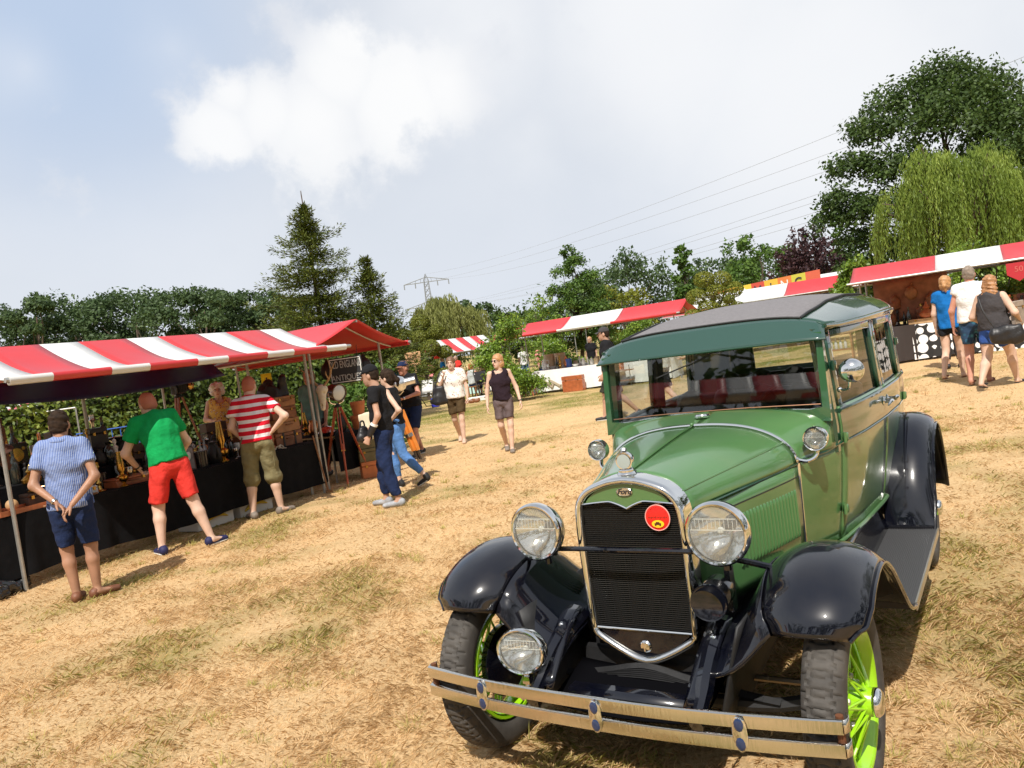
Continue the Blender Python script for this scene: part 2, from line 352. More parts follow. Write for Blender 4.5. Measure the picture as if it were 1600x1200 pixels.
def grass():
    P = []
    for y0, y1, den in [(2.0, 3.6, 10000), (3.6, 5, 8700), (5, 7, 4800), (7, 10, 2500), (10, 15, 900), (15, 23, 260), (23, 32, 90)]:
        w0 = .75*y1+1.0; n = int((y1-y0)*2*w0*den*.8); x = RNG.uniform(-w0, w0, n); y = RNG.uniform(y0, y1, n)
        k = np.abs(x) < .72*y+1.0; P.append(np.stack([x[k], y[k]], 1))
    P = np.concatenate(P); x, y = P.T
    dn = fbm(x, y, 3.0, 77, 3); k = RNG.random(len(x)) < np.clip((dn-.20)*2.4, .45, 1); x, y = x[k], y[k]
    n = len(x); g = green_at(x, y); z = gzv(x, y)
    far = np.clip(y/5, 1, 3)
    tint = np.where(RNG.random(n) < g*.85, .55+.45*RNG.random(n), np.clip(RNG.random(n)**.8*.46+.02+(fbm(x, y, 1.4, 91, 3)-.45)*.6, 0, .46))
    ln = (.020+.045*RNG.random(n)**2)*(1+.45*g); wd = (.0009+.0010*RNG.random(n))*far*(1+.5*g)
    clump = fbm(x, y, 5., 55, 2)*2*pi*2.2+RNG.normal(0, .9, n)        # neighbouring blades lie alike
    dx, dy = np.cos(clump), np.sin(clump); tl = np.clip(RNG.normal(1.34-.30*g, .20, n), .2, 1.54)
    px, py = -dy*wd, dx*wd; b0 = np.stack([x, y, z-.004], 1); h = ln*np.cos(tl); r = ln*np.sin(tl)
    mid = b0+np.stack([dx*r*.4, dy*r*.4, h*.62+.004], 1); tip = b0+np.stack([dx*r, dy*r, h+.004], 1); s = np.stack([px, py, 0*px], 1)
    v = np.stack([b0, mid+s, tip, mid-s], 1).reshape(-1, 3); i = np.arange(n)[:, None]*4
    F = np.concatenate([i+[0, 1, 2], i+[0, 2, 3]])
    o = link('grass_blades', npmesh('grass_blades', v, F, blade_mat(), np.repeat(tint, 4)))
    tag(o, 'short sun-parched straw and green grass covering the field', 'grass', kind='stuff')
def tufts():
    """taller tufts standing out of the mown grass"""
    r = np.random.default_rng(12); n = 520; y = 2.4+11*r.random(n)**1.3; x = (r.random(n)*2-1)*(.70*y+.5); k = np.hypot((x-1.6), (y-4.4)) > 1.2; x, y = x[k], y[k]; m = 34; N_ = len(x)*m
    cx, cy = np.repeat(x, m), np.repeat(y, m); gr = np.repeat(((green_at(x, y) > .12) | (r.random(len(x)) < .55))*1., m); sz = np.repeat(.5+.8*r.random(len(x)), m)
    a = r.random(N_)*2*pi; rr = .045*sz*np.sqrt(r.random(N_)); bx, by2 = cx+np.cos(a)*rr, cy+np.sin(a)*rr; ln = (.035+.06*r.random(N_)**2)*sz; tl = np.clip(r.normal(.95, .3, N_), .05, 1.4); wd = .0016*np.clip(cy/5, 1, 2.5); a2 = a+r.normal(size=N_)*.7
    b0 = np.stack([bx, by2, gzv(bx, by2)-.003], 1); d = np.stack([np.cos(a2)*np.sin(tl), np.sin(a2)*np.sin(tl), np.cos(tl)], 1)*ln[:, None]; sd = np.stack([-np.sin(a2)*wd, np.cos(a2)*wd, 0*wd], 1)
    v = np.stack([b0-sd, b0+sd, b0+d*.6+sd*.7+V(0, 0, .006), b0+d*.6-sd*.7+V(0, 0, .006), b0+d], 1).reshape(-1, 3); i = np.arange(N_)[:, None]*5; F = np.concatenate([i+[0, 1, 2], i+[0, 2, 3], i+[3, 2, 4]])
    t_ = np.where(gr > 0, .6+.4*r.random(N_), .05+.35*r.random(N_)); tag(link('grass_tufts', npmesh('grass_tufts', v, F, [m_ for m_ in bpy.data.materials if m_.name == 'grass_blades'][0], np.repeat(t_, 5))), 'scattered taller tufts in the parched grass', 'grass', kind='stuff')
ground(); grass(); tufts()
# ================================================================== the green vintage sedan
GREEN = mat('paint_green', (.066, .165, .052), .3, 0, .05, 3, coat=1., bump=.025, bscale=4, dust=.10)
DGREEN = mat('paint_dark_green', (.012, .052, .030), .22, 0, .04, 3, coat=1.)
BLACKP = mat('paint_black', (.0025, .003, .007), .3, coat=1., cior=1.62, spec=.1, bump=.03, bscale=4, dust=.03)
CHROME = mat('chrome', (.80, .80, .78), .07, 1.)
CHROME_W = mat('chrome_worn', (.74, .71, .64), .10, 1., bump=.35, bscale=1., bstretch=(90, 20, 9), bdist=.004)
LIME = mat('paint_lime', (.30, .60, .010), .25, 0, coat=.8)
RUB = mat('tyre_rubber', (.060, .053, .046), .75, 0, .25, 14, bump=.15, bscale=300)
MATB = mat('matt_black', (.012, .012, .013), .6, 0, .3, 20)
FABR = mat('roof_fabric', (.17, .16, .165), .85, 0, .1, 60, bump=.25, bscale=900)
RUBMAT = mat('ribbed_rubber', (.05, .05, .052), .6)
LEATH = mat('seat_leather', (.012, .007, .006), .5, 0, .3, 10)
GL = glass('car_glass', (.80, .84, .82), .05)
GLS = glass('car_side_glass', (.84, .87, .85), .03)
LENS = glass('lamp_lens', (.96, .97, .96), .05, 55, .07)
car = thing('vintage_car', 'green and black vintage sedan with chrome radiator and lime wheels, parked on the grass', 'car', (.3744, 2.9822, 0), -.575)
CA = car
YB = [.80, .95, 1.15, 1.5, 1.95, 2.4, 2.8, 3.0, 3.12, 3.2]; WB = [.452, .512, .578, .632, .672, .685, .672, .645, .60, .52]
def wb(y): return interp(y, YB, WB)
def W(y, z):
    if z <= 1.12: return wb(y)*(1-.115*max(0, (1.12-z)/.57)**1.5)
    return wb(y)-.028*(z-1.12)/.46
def side_panel(name, y0, y1, z0, z1, m, off=0., nu=12, nv=10, zfun=None, par=None, thick=.014):
    for sgn in (1, -1):
        b = B()
        def fn(u, v):
            y = y0+(y1-y0)*u; za = zfun(y) if zfun else z0; z = za+(z1-za)*v; return (sgn*(W(y, z)+off), y, z)
        b.grid(fn, nu, nv, flip=(sgn < 0)); o = b.obj(name, m, par or CA, solid=thick)
        yield sgn, o
list(side_panel('cowl_side', .805, 1.165, .58, 1.035, GREEN))
def hinge(parent, x, y, z, m=GREEN):
    B().box((x, y, z), (.024, .030, .040), bev=.005).tube([(x*.998, y-.016, z-.024), (x*.998, y-.016, z+.024)], .008, 8).obj('hinge', m, parent)
for y0, y1, nm in ((1.172, 1.945, 'front_door'), (1.953, 2.66, 'rear_door')):
    for sgn, o in side_panel(nm, y0, y1, .575, 1.205, GREEN, .003):
        # window surround of the door, dark green
        for a, b_, c, d in ((y0, y0+.055, 1.208, 1.565), (y1-.055, y1, 1.208, 1.565), (y0+.055, y1-.055, 1.53, 1.565)):
            q = B(); q.grid(lambda u, v: (sgn*(W(a+(b_-a)*u, c+(d-c)*v)+.002), a+(b_-a)*u, c+(d-c)*v), 4, 4, flip=(sgn < 0)); q.obj('window_frame', DGREEN, o, solid=.03)
        q = B(); a, b_ = y0+.055, y1-.055
        q.grid(lambda u, v: (sgn*(W(a+(b_-a)*u, 1.2+.33*v)-.016), a+(b_-a)*u, 1.2+.335*v), 4, 4, flip=(sgn < 0)); q.obj('window_pane', GLS, o)
        if sgn > 0:
            hy = y0 if nm == 'front_door' else y1
            for hz in (.72, 1.06, 1.40): hinge(o, W(hy, hz)+.016, hy-.004, hz, GREEN if hz < 1.2 else DGREEN)
            hy = y1-.05 if nm == 'front_door' else y0+.05; s_ = -1 if nm == 'front_door' else 1
            x = W(hy, 1.12)
            h = B(); h.lathe([(.020, 0), (.024, .006), (.012, .012), (.010, .04), (.014, .048)], 12, (x, hy, 1.125), (1, 0, 0)); h.tube(cat([(x+.045, hy-.01*s_, 1.122), (x+.052, hy+.03*s_, 1.128), (x+.048, hy+.075*s_, 1.124), (x+.042, hy+.11*s_, 1.115)], 8), [.010, .012, .012, .011, .0105, .010, .009, .007, .005], 8)
            h.obj('door_handle', CHROME, o)
list(side_panel('rear_quarter', 2.668, 3.2, .60, 1.565, GREEN, 0, 12, 14))
# dark liner behind the door gaps and the sill
for sgn in (1, -1):
    b = B(); b.grid(lambda u, v: (sgn*(W(1.17+1.95*u, .56+.58*v)-.02), 1.17+1.95*u, .56+.58*v), 20, 4, flip=(sgn < 0)); b.obj('inner_liner', MATB, CA, solid=.01)
    b = B(); b.tube([(sgn*(W(y, .575)+.004), y, .562) for y in np.linspace(.82, 2.5, 18)], .012, 8); b.obj('sill_moulding', GREEN, CA)
    # belt mouldings
    for z, r, m in ((1.185, .011, DGREEN), (1.035, .007, DGREEN)):
        b = B(); b.tube([(sgn*(W(y, z)+.003), y, z-(.012 if z < 1.1 and y < 1.1 else 0)) for y in np.linspace(1.17 if z > 1.1 else .83, 3.15, 26)], r, 8); b.obj('belt_moulding', m, CA)
    b = B(); b.grid(lambda u, v: (sgn*(W(1.17+1.98*u, 1.045+.13*v)+.0055), 1.17+1.98*u, 1.045+.13*v), 20, 2, flip=(sgn < 0)); b.obj('belt_band', DGREEN, CA)
    # pillars beside the windscreen
    b = B()
    def pil(t):
        z = 1.0+.58*t; x = W(1.15, z)*sgn; return [(x, 1.168, z), (x-.004*sgn, 1.11, z), (x-.03*sgn, 1.085, z), (x-.055*sgn, 1.10, z), (x-.05*sgn, 1.168, z)]
    b.rings([pil(t) for t in np.linspace(0, 1, 6)]); b.obj('windscreen_pillar', DGREEN, CA)
    b = B()
    b.rings([[(sgn*(W(1.95, z)-.012), 1.90, z), (sgn*(W(1.95, z)-.012), 2.0, z), (sgn*(W(1.95, z)-.06), 2.0, z), (sgn*(W(1.95, z)-.06), 1.90, z)] for z in (1.1, 1.57)]); b.obj('centre_pillar', MATB, CA, smooth=False)
# roof
RY = [1.135, 1.3, 1.7, 2.2, 2.7, 3.0, 3.15, 3.22]; RW = [.566, .592, .640, .668, .665, .635, .60, .55]; RE = [1.592, 1.586, 1.592, 1.60, 1.605, 1.60, 1.57, 1.53]; RC = [1.652, 1.685, 1.735, 1.757, 1.752, 1.728, 1.678, 1.60]
def roofz(x, y):
    wd = interp(y, RY, RW); e = interp(y, RY, RE); c = interp(y, RY, RC); t = min(abs(x)/wd, 1); return e+(c-e)*(max(0, 1-t**3.2))**.62
b = B()
def rf(u, v):
    y = 1.135+2.085*(1-(1-u)**1.0); wd = interp(y, RY, RW); a = (v*2-1)*pi/2; t = sin(a); t = math.copysign(abs(t)**.8, t); return (t*wd, y, roofz(t*wd, y))
b.grid(rf, 30, 36, flip=True); b.obj('roof', DGREEN, CA, solid=.02)
b = B()
def fb(u, v):
    y = 1.15+1.78*u; wd = interp(y, [1.17, 1.5, 2.5, 2.93], [.462, .478, .492, .485]); x = (v*2-1)*wd; return (x, y, roofz(x, y)+.004)
b.grid(fb, 26, 20, flip=True); b.obj('roof_fabric', FABR, CA, solid=.01)
for path in ([fb(0, v) for v in np.linspace(0, 1, 16)], [fb(1, v) for v in np.linspace(0, 1, 16)], [fb(u, 0) for u in np.linspace(0, 1, 24)], [fb(u, 1) for u in np.linspace(0, 1, 24)]):
    B().tube([np.array(p)+V(0, 0, .004) for p in path], .0055, 6).obj('roof_beading', MATB, CA)
for sgn in (1, -1):
    B().tube([(sgn*(interp(y, RY, RW)+.004), y, interp(y, RY, RE)-.004) for y in np.linspace(1.13, 3.15, 30)], .010, 8).obj('drip_rail', DGREEN, CA)
    b = B(); b.grid(lambda u, v: (sgn*(W(1.17+2.0*u, 1.565)*(1-v)+interp(1.17+2.0*u, RY, RW)*v-.002), 1.17+2.0*u, 1.56+.04*v), 16, 2, flip=(sgn < 0)); b.obj('roof_rail', DGREEN, CA, solid=.03)
# visor over the windscreen
b = B()
def vz(u, v):
    x = (v*2-1); e = abs(x)**6; y = 1.135-.092*u*(1-.12*e); z0 = roofz(x*.566, 1.137)+.001; return (x*(.566+.014*u), y, z0*(1-u)+(1.536-.004*e)*u)
b.grid(vz, 8, 28, flip=False); b.obj('sun_visor', mat('paint_visor', (.018, .060, .045), .25, coat=1.), CA, solid=.008)
B().tube([vz(1, v) for v in np.linspace(0, 1, 24)], .006, 6).obj('visor_edge', DGREEN, CA)
# windscreen: arched frame and pane
def arch(x): return .030*(1-(x/.56)**2)
b = B()
ro = [(-.565, 1.155), *[(x, 1.155+arch(x)) for x in np.linspace(-.5, .5, 11)], (.565, 1.155), (.560, 1.565), (-.560, 1.565)]
ri = [(-.532, 1.222), *[(x, 1.205+arch(x)) for x in np.linspace(-.47, .47, 11)], (.532, 1.222), (.532, 1.545), (-.532, 1.545)]
fy = lambda p: 1.064+.085*(p[1]-1.23)
n = len(ro); P = [(p[0], fy(p)-.012, p[1]) for p in ro]+[(p[0], fy(p)-.016, p[1]) for p in ri]+[(p[0], fy(p)+.02, p[1]) for p in ri]+[(p[0], fy(p)+.03, p[1]) for p in ro]
F = []
for k in range(3):
    for i in range(n): j = (i+1) % n; F.append((k*n+i, k*n+j, (k+1)*n+j, (k+1)*n+i))
for i in range(n): j = (i+1) % n; F.append((3*n+i, 3*n+j, j, i))
b.add(P, F); wf = b.obj('windscreen_frame', mat('paint_frame', (.028, .095, .036), .25, coat=1.), CA, angle=30)
b = B(); b.add([(p[0]*1.01, fy(p), p[1]) for p in ri], [tuple(range(n))]); b.obj('windscreen_pane', GL, wf, smooth=False)
B().tube([(.525, 1.06, 1.235), (.2, 1.06, 1.243), (-.2, 1.06, 1.243), (-.525, 1.06, 1.235)], .003, 6).obj('windscreen_trim', mat('copper_trim', (.5, .25, .15), .3, 1), wf)
B().tube([(.05, 1.085, 1.53), (-.02, 1.070, 1.50), (-.26, 1.066, 1.43)], .004, 6).ball((.06, 1.10, 1.535), (.03, .02, .015)).obj('wiper', MATB, CA)
# back of the cabin, with the rear window opening
b = B()
def bk(x, z): 
    t = min(abs(x)/.56, 1); return (x, 3.255-.085*t**3.5-.05*max(0, (z-1.3)/.3)**2, z)
for x0, x1, z0, z1 in ((-.56, .56, .6, 1.28), (-.56, .56, 1.54, 1.60), (-.56, -.36, 1.28, 1.54), (.36, .56, 1.28, 1.54)):
    b.grid(lambda u, v: bk(x0+(x1-x0)*u, z0+(z1-z0)*v), 14, 6)
bp_ = b.obj('back_panel', GREEN, CA, solid=.02)
B().grid(lambda u, v: np.array(bk(-.37+.74*u, 1.27+.28*v))-V(0, .012, 0), 6, 4).obj('rear_window', GLS, bp_)
# cowl top and bonnet
SF = [(0, 1.148), (.06, 1.142), (.11, 1.130), (.16, 1.108), (.198, 1.075), (.222, 1.035), (.230, .995)]
SR = [(0, 1.207), (.12, 1.203), (.23, 1.188), (.32, 1.160), (.392, 1.118), (.438, 1.065), (.452, 1.015)]
SW = [(0, 1.243), (.15, 1.240), (.29, 1.232), (.42, 1.216), (.515, 1.188), (.556, 1.135), (.563, 1.03)]
SF, SR, SW = [cat(s, 24) for s in (SF, SR, SW)]
def loftf(A, Bs, ya, yb, sgn, bul=0.):
    def fn(u, v):
        k = v*24; i = min(int(k), 23); t = k-i; a = A[i]*(1-t)+A[i+1]*t; c = Bs[i]*(1-t)+Bs[i+1]*t; e = smooth(u)*.25+u*.75; p = a*(1-e)+c*e; return (sgn*p[0], ya+(yb-ya)*u, p[1]+bul*sin(pi*u)*(1-v))
    return fn
for sgn in (1, -1):
    B().grid(loftf(SF, SR, .055, .792, sgn, .004), 20, 24, flip=(sgn > 0)).obj('bonnet_top', GREEN, CA, solid=.012, angle=60)
    B().grid(loftf(SR, SW, .80, 1.085, sgn), 8, 24, flip=(sgn > 0)).obj('cowl_top', GREEN, CA, solid=.012, angle=60)
    # raised crease along the bonnet shoulder and the two hinge lines
    B().tube([np.array(loftf(SF, SR, .055, .792, sgn)(u, .70))+V(0, 0, .001) for u in np.linspace(.0, 1, 14)], .005, 6).obj('bonnet_crease', GREEN, CA)
    B().tube([(sgn*(.231+.222*u), .055+.737*u, .992+.02*u) for u in np.linspace(0, 1, 8)], .005, 6).obj('side_hinge', DGREEN, CA)
    def hs(u, v, off=0.):
        y = .055+.737*u; xt = .230+.222*(u*.75+smooth(u)*.25); xb = .225+.212*u; z = .985-.40*v+.02*u*(1-v); return (sgn*(xt*(1-v)+xb*v+off+.006*sin(pi*v)), y, z)
    hsd = B().grid(hs, 16, 8, flip=(sgn > 0)).obj('bonnet_side', GREEN, CA, solid=.012)
    lm = None
    for k in range(19):
        u = .36+.57*k/18; x, y, z = hs(u, .48)
        if lm is None:
            lb = B(); lb.rings([[(sgn*.010*sin(q)*s_, -.0085*cos(q), zz) for q in np.linspace(0, pi, 7)] for zz, s_ in [(-.105, .05), (-.097, .8), (-.08, 1), (.08, 1), (.097, .8), (.105, .05)]], closed=False); lm = lb.mesh('louvre', GREEN)
        o = link('louvre', lm, hsd, (x, y, z+.005), (0, 0, -sgn*.29))
    B().tube([hs(u, .11) for u in np.linspace(0, 1, 8)], .0025, 5).obj('bonnet_seam', MATB, hsd)
    # chrome band between bonnet and cowl
B().tube([(-p[0], .796, p[1]+.004) for p in SR[::-1]]+[(p[0], .796, p[1]+.004) for p in SR[1:]], .008, 8).obj('cowl_band', CHROME, CA)
for sgn in (1, -1):
    B().tube([(sgn*(.455-.012*t), .797, 1.015-.43*t) for t in np.linspace(0, 1, 8)], .008, 8).obj('cowl_band_side', CHROME, CA)
B().tube([(0, .055+.737*u, 1.151+.059*(u*.75+smooth(u)*.25)+.005*sin(pi*u)) for u in np.linspace(.05, 1, 10)], .0045, 6).ball((0, .79, 1.216), .010).obj('centre_hinge', GREEN, CA)
B().lathe([(.030, 0), (.036, .004), (.038, .012), (.034, .020), (.026, .021), (.022, .014), (0.001, .014)], 20, (.0, .945, 1.222), (0, .1, 1)).obj('fuel_cap', CHROME, CA)
# radiator shell
half = cat([(0, 1.146), (.055, 1.140), (.11, 1.126), (.165, 1.103), (.203, 1.070), (.225, 1.025), (.232, .95), (.232, .85), (.230, .70), (.226, .56), (.222, .525), (.20, .497), (.12, .447), (.05, .415), (0, .405)], 44)
outl = half+[V(-p[0], p[1]) for p in half[-2:0:-1]]
def sweep(out, prof):
    R = []; n = len(out)
    for i in range(n):
        t = out[(i+1) % n]-out[i-1]; t = t/np.linalg.norm(t); nn = V(t[1], -t[0])
        if nn@(out[i]-V(0, .75)) > 0: nn = -nn
        R.append([(out[i][0]+nn[0]*d, y, out[i][1]+nn[1]*d) for d, y in prof])
    return R
b = B(); b.rings(sweep(outl, [(.034, .012), (.032, -.012), (.024, -.026), (.012, -.028), (.003, -.018), (0, 0), (-.003, .058), (.012, .058)]), closed=True, cap=False, loop=True)
shell = b.obj('radiator_shell', CHROME, CA, angle=60)
# core: dark plate, horizontal fins and upright tubes
b = B(); ins = [o_*V(.97, 1)+V(0, 0) for o_ in outl]; b.poly([(p[0]*.95, .42+(p[1]-.405)*.97) for p in outl], .03, .05); b.obj('radiator_back', MATB, shell, smooth=False)
b = B()
for k in range(62):
    z = .548+k*.0080; b.box((0, .006, z), (.398 if z < .95 else .392, .014, .0024))
b.obj('radiator_fins', mat('fin_metal', (.05, .05, .05), .35, .6), shell, smooth=False)
b = B()
for k in range(17): b.box((-.192+.024*k, .016, .79), (.004, .014, .5))
b.obj('radiator_tubes', MATB, shell, smooth=False)
top = [(x, 1.036+.014*cos(x/.2*pi/2)*(1 if abs(x) > .0 else 1)-.030*max(0, 1-abs(x)/.075)**1.3) for x in np.linspace(-.203, .203, 41)]
b = B(); hi = [p*V(.86, 1)+V(0, -.026) for p in outl if p[1] > 1.06]; hi = sorted([tuple(p) for p in hi], key=lambda p: p[0])
b.poly(top+hi[::-1], -.012, .02); b.obj('header_panel', GREEN, shell, smooth=False)
B().tube([(x, -.014, z) for x, z in top], .0045, 6).obj('header_trim', CHROME, shell)
b = B(); lo = sorted([tuple(V(p[0]*.87, p[1]+.026)) for p in outl if p[1] < .515], key=lambda p: p[0]); b.poly([(-.2, .543), *lo, (.2, .543)], -.008, .02); b.obj('lower_panel', BLACKP, shell, smooth=False)
B().tube([(-.2, -.012, .543), (.2, -.012, .543)], .005, 6).obj('lower_trim', CHROME, shell)
B().lathe([(.024, 0), (.024, .006), (.018, .012), (.001, .013)], 16, (0, -.006, .478), (0, -1, 0)).box((0, -.02, .478), (.006, .006, .03)).obj('crank_hole_cover', CHROME, shell)
# oval maker's badge, round red club badge, radiator cap
bd = B(); bd.rings([[(.034*s_*cos(q), yy, 1.085+.0165*s_*sin(q)) for q in np.linspace(0, 2*pi, 28, endpoint=False)] for s_, yy in ((1, -.010), (1, -.017), (.9, -.019), (.87, -.0175))]); badge = bd.obj('oval_badge', mat('badge_silver', (.62, .58, .52), .25, .9), shell)
text_mesh('Ford', 'badge_lettering', .030, mat('badge_ink', (.02, .02, .025), .4), badge, (0, -.0185, 1.086), (pi/2, 0, 0), .35, .0012, 1.0, bold=.0006)
cb = B(); cb.lathe([(.049, 0), (.049, .004), (.046, .006), (.001, .0065)], 36, (.122, -.012, .985), (0, -1, 0)); club = cb.obj('club_badge', mat('badge_red', (.80, .018, .012), .35), shell); tag(club, label='round red club badge fixed to the radiator')
B().lathe([(.0245, 0), (.0245, .0015), (.001, .002)], 24, (0, 0, 0), (0, -1, 0)).obj('yellow_oval', mat('badge_yellow', (.85, .55, .02), .4), club, (.122, -.0188, .962)).scale = (1, 1, .58)
INK = mat('badge_brown', (.10, .02, .01), .5)
B().box((.122, -.0215, .9625), (.026, .001, .006)).box((.122, -.0215, .967), (.014, .001, .006)).lathe([(.003, 0), (.003, .001)], 8, (.113, -.0212, .958), (0, -1, 0)).lathe([(.003, 0), (.003, .001)], 8, (.131, -.0212, .958), (0, -1, 0)).obj('tiny_car_print', INK, club, smooth=False)
b = B()
for k in range(13): b.box((.086+.006*k, -.0188, .9865), (.0028, .0006, .004+.002*(k % 3)))
for k in range(11): a = .5+2.14*k/10; b.box((.122+.040*cos(a), -.0188, .985+.040*sin(a)), (.003, .0006, .004))
b.obj('badge_marks', INK, club, smooth=False)
B().tube([(.122+.0485*cos(a), -.0165, .985+.0485*sin(a)) for a in np.linspace(0, 2*pi, 40, endpoint=False)], .0022, 6, loop=True).obj('badge_rim', mat('badge_pale', (.75, .35, .30), .4), club)
mc = B(); mc.lathe([(.036, 0), (.038, .008), (.034, .014), (.030, .016), (.030, .022), (.026, .026)], 20, (0, .03, 1.140)); mc.lathe([(.001, -.016), (.034, -.014), (.037, 0), (.034, .014), (.001, .016)], 24, (0, .03, 1.197), (0, -1, 0)); mc.tube([(.0, .028, 1.233), (0, .034, 1.243)], .012, 8); mc.obj('radiator_cap', CHROME, CA)
B().lathe([(.028, .0), (.001, .001)], 20, (0, .0125, 1.197), (0, -1, 0)).obj('cap_dial', mat('dial_grey', (.35, .40, .38), .15), CA)
# headlamps
def lamp(name, loc, R, aim, parent=CA, depth=1.0, oval=(1, 1, 1), shellm=CHROME):
    t = link(name, None, parent, loc); q = Vector(aim).to_track_quat('-Y', 'Z'); t.rotation_euler = q.to_euler(); t.scale = oval
    b = B(); b.lathe([(R*.96, 0), (R*1.0, -.010), (R*.99, R*.10), (R*.94, R*.30), (R*.80, R*.62*depth), (R*.55, R*.92*depth), (R*.25, R*1.1*depth), (.001, R*1.14*depth)], 36, (0, 0, 0), (0, 1, 0), cap=False); b.obj('lamp_bowl', shellm, t)
    b = B(); b.lathe([(R*.875, -.016), (R*.90, -.024), (R*.96, -.026), (R*1.025, -.018), (R*1.035, -.004), (R*1.02, .012), (R*.99, .012)], 40, (0, 0, 0), (0, 1, 0), cap=False); b.obj('lamp_rim', CHROME, t)
    b = B(); b.lathe([(R*.9, -.014)]+[(R*.9*cos(a), -.014-R*.13*sin(a)) for a in np.linspace(.2, pi/2-.02, 7)], 40, (0, 0, 0), (0, 1, 0)); b.obj('lamp_lens', LENS, t)
    b = B(); b.lathe([(R*.9*r, R*.62*(1-r*r)) for r in np.linspace(1, .06, 9)], 32, (0, 0, 0), (0, 1, 0), cap=False); b.obj('lamp_reflector', mat('reflector', (.95, .95, .93), .09, 1., bump=.04, bscale=40), t)
    b = B(); b.ball((0, R*.30, 0), R*.13, 10).tube([(0, R*.4, 0), (0, R*.66, 0)], R*.09, 8)
    for k in range(13): b.box((-R*.8+R*1.6*k/12, -.012, R*.28+R*.06*(k % 2)), (R*.012, .003, R*.3))
    b.box((0, -.012, R*.47), (R*1.45, .003, R*.02)).box((0, -.012, R*.12), (R*1.7, .003, R*.02))
    b.obj('bulb_and_flutes', mat('frosted', (.8, .8, .76), .2), t); return t
for sgn in (1, -1):
    lamp('headlamp', (sgn*.37, -.085, .948), .112, (0, -1, .02))
    B().tube([(sgn*.37, -.03, .85), (sgn*.37, -.03, .80)], .014, 8).obj('lamp_post', BLACKP, CA)
    # rod from lamp to fender
    B().tube(cat([(sgn*.33, -.03, .845), (sgn*.40, -.02, .835), (sgn*.50, .02, .80), (sgn*.58, .05, .775)], 8), .012, 8).lathe([(.03, -.008), (.03, .008)], 12, (sgn*.575, .05, .776), (sgn*.5, .3, .8)).obj('lamp_stay', BLACKP, CA)
    t = lamp('cowl_lamp', (sgn*.53, .85, 1.112), .052, (0, -1, 0))
    B().tube(cat([(sgn*.455, .80, 1.03), (sgn*.49, .815, 1.02), (sgn*.52, .84, 1.033), (sgn*.53, .865, 1.065)], 10), .010, 8).lathe([(.018, 0), (.012, .008)], 10, (sgn*.452, .80, 1.03), (sgn, 0, 0)).obj('cowl_lamp_arm', CHROME, CA)
B().tube(cat([(-.34, -.035, .862), (-.2, -.085, .880), (0, -.095, .882), (.2, -.085, .880), (.34, -.035, .862)], 16), .010, 8).obj('lamp_bar', BLACKP, CA)
fog = lamp('fog_lamp', (-.375, -.30, .545), .098, (.10, -1, .12), depth=.7, oval=(1.02, 1, .86))
B().tube([(-.375, -.29, .46), (-.375, -.29, .40), (-.36, -.36, .39)], .012, 8).box((-.375, -.29, .43), (.03, .03, .03)).obj('fog_lamp_stem', CHROME, CA)
# horn below the left headlamp
b = B(); b.lathe([(.058, -.035), (.064, -.038), (.066, -.030), (.050, -.005), (.034, .03), (.028, .06), (.03, .075), (.055, .08), (.058, .10), (.058, .15), (.045, .165), (.001, .17)], 28, (.318, -.10, .71), (-.12, 1, -.08)); b.lathe([(.058, -.034), (.04, .0), (.028, .02), (.001, .02)], 24, (.318, -.10, .71), (.12, 1, .22), cap=False); b.obj('horn', BLACKP, CA)
B().box((.34, .06, .70), (.02, .05, .16)).obj('horn_bracket', BLACKP, CA)
# fenders: crown line in side view, section across
def fender(name, path, xin, xout, ain, aout, sgn, nu=40, apron=None):
    C = cat([V(*p) for p in path], nu); us = np.linspace(0, 1, nu+1)
    def pt(u, v):
        i = int(round(u*nu)); t = C[min(i+1, nu)]-C[max(i-1, 0)]; t = t/np.linalg.norm(t); nr = V(-t[1], t[0])
        if nr[1] > 0 and path is None: nr = -nr
        nr = V(t[1], -t[0])       # towards the wheel
        xi, xo, ai, ao = xin(u), xout(u), ain(u), aout(u); vm = .42
        d = ai*((vm-v)/vm)**2.2 if v < vm else ao*((v-vm)/(1-vm))**2.6
        vv = v if v < .86 else .86+(v-.86)*.72
        p = C[i]+nr*d; return (sgn*(xi+(xo-xi)*vv/.961), p[0], p[1])
    b = B(); b.grid(lambda u, v: pt(u, v), nu, 22, flip=(sgn < 0)); f = b.obj(name, BLACKP, CA, solid=-.006, angle=70)
    B().tube([pt(u, 1) for u in us], .008, 6).obj('fender_bead', BLACKP, f)
    if apron:
        b = B()
        def ap(u, v):
            p = np.array(pt(u*apron[1], 0)); q = np.array(apron[0](u, sgn)); e = v; return p*(1-e)+q*e+V(0, 0, -.05*sin(pi*e)*(1-u))
        b.grid(ap, nu, 8, flip=(sgn > 0)); b.obj('fender_apron', BLACKP, f, solid=.006)
    return f
FP = [(-.280, .672), (-.250, .735), (-.18, .797), (-.07, .845), (.07, .866), (.22, .842), (.38, .755), (.55, .615), (.70, .49), (.80, .42), (.875, .385)]
def apr(u, s): y = -.21+.98*u; return (s*(.27+.19*max(0, u-.25)), y, interp(u, [0, .15, .5, 1], [.47, .52, .56, .50]))
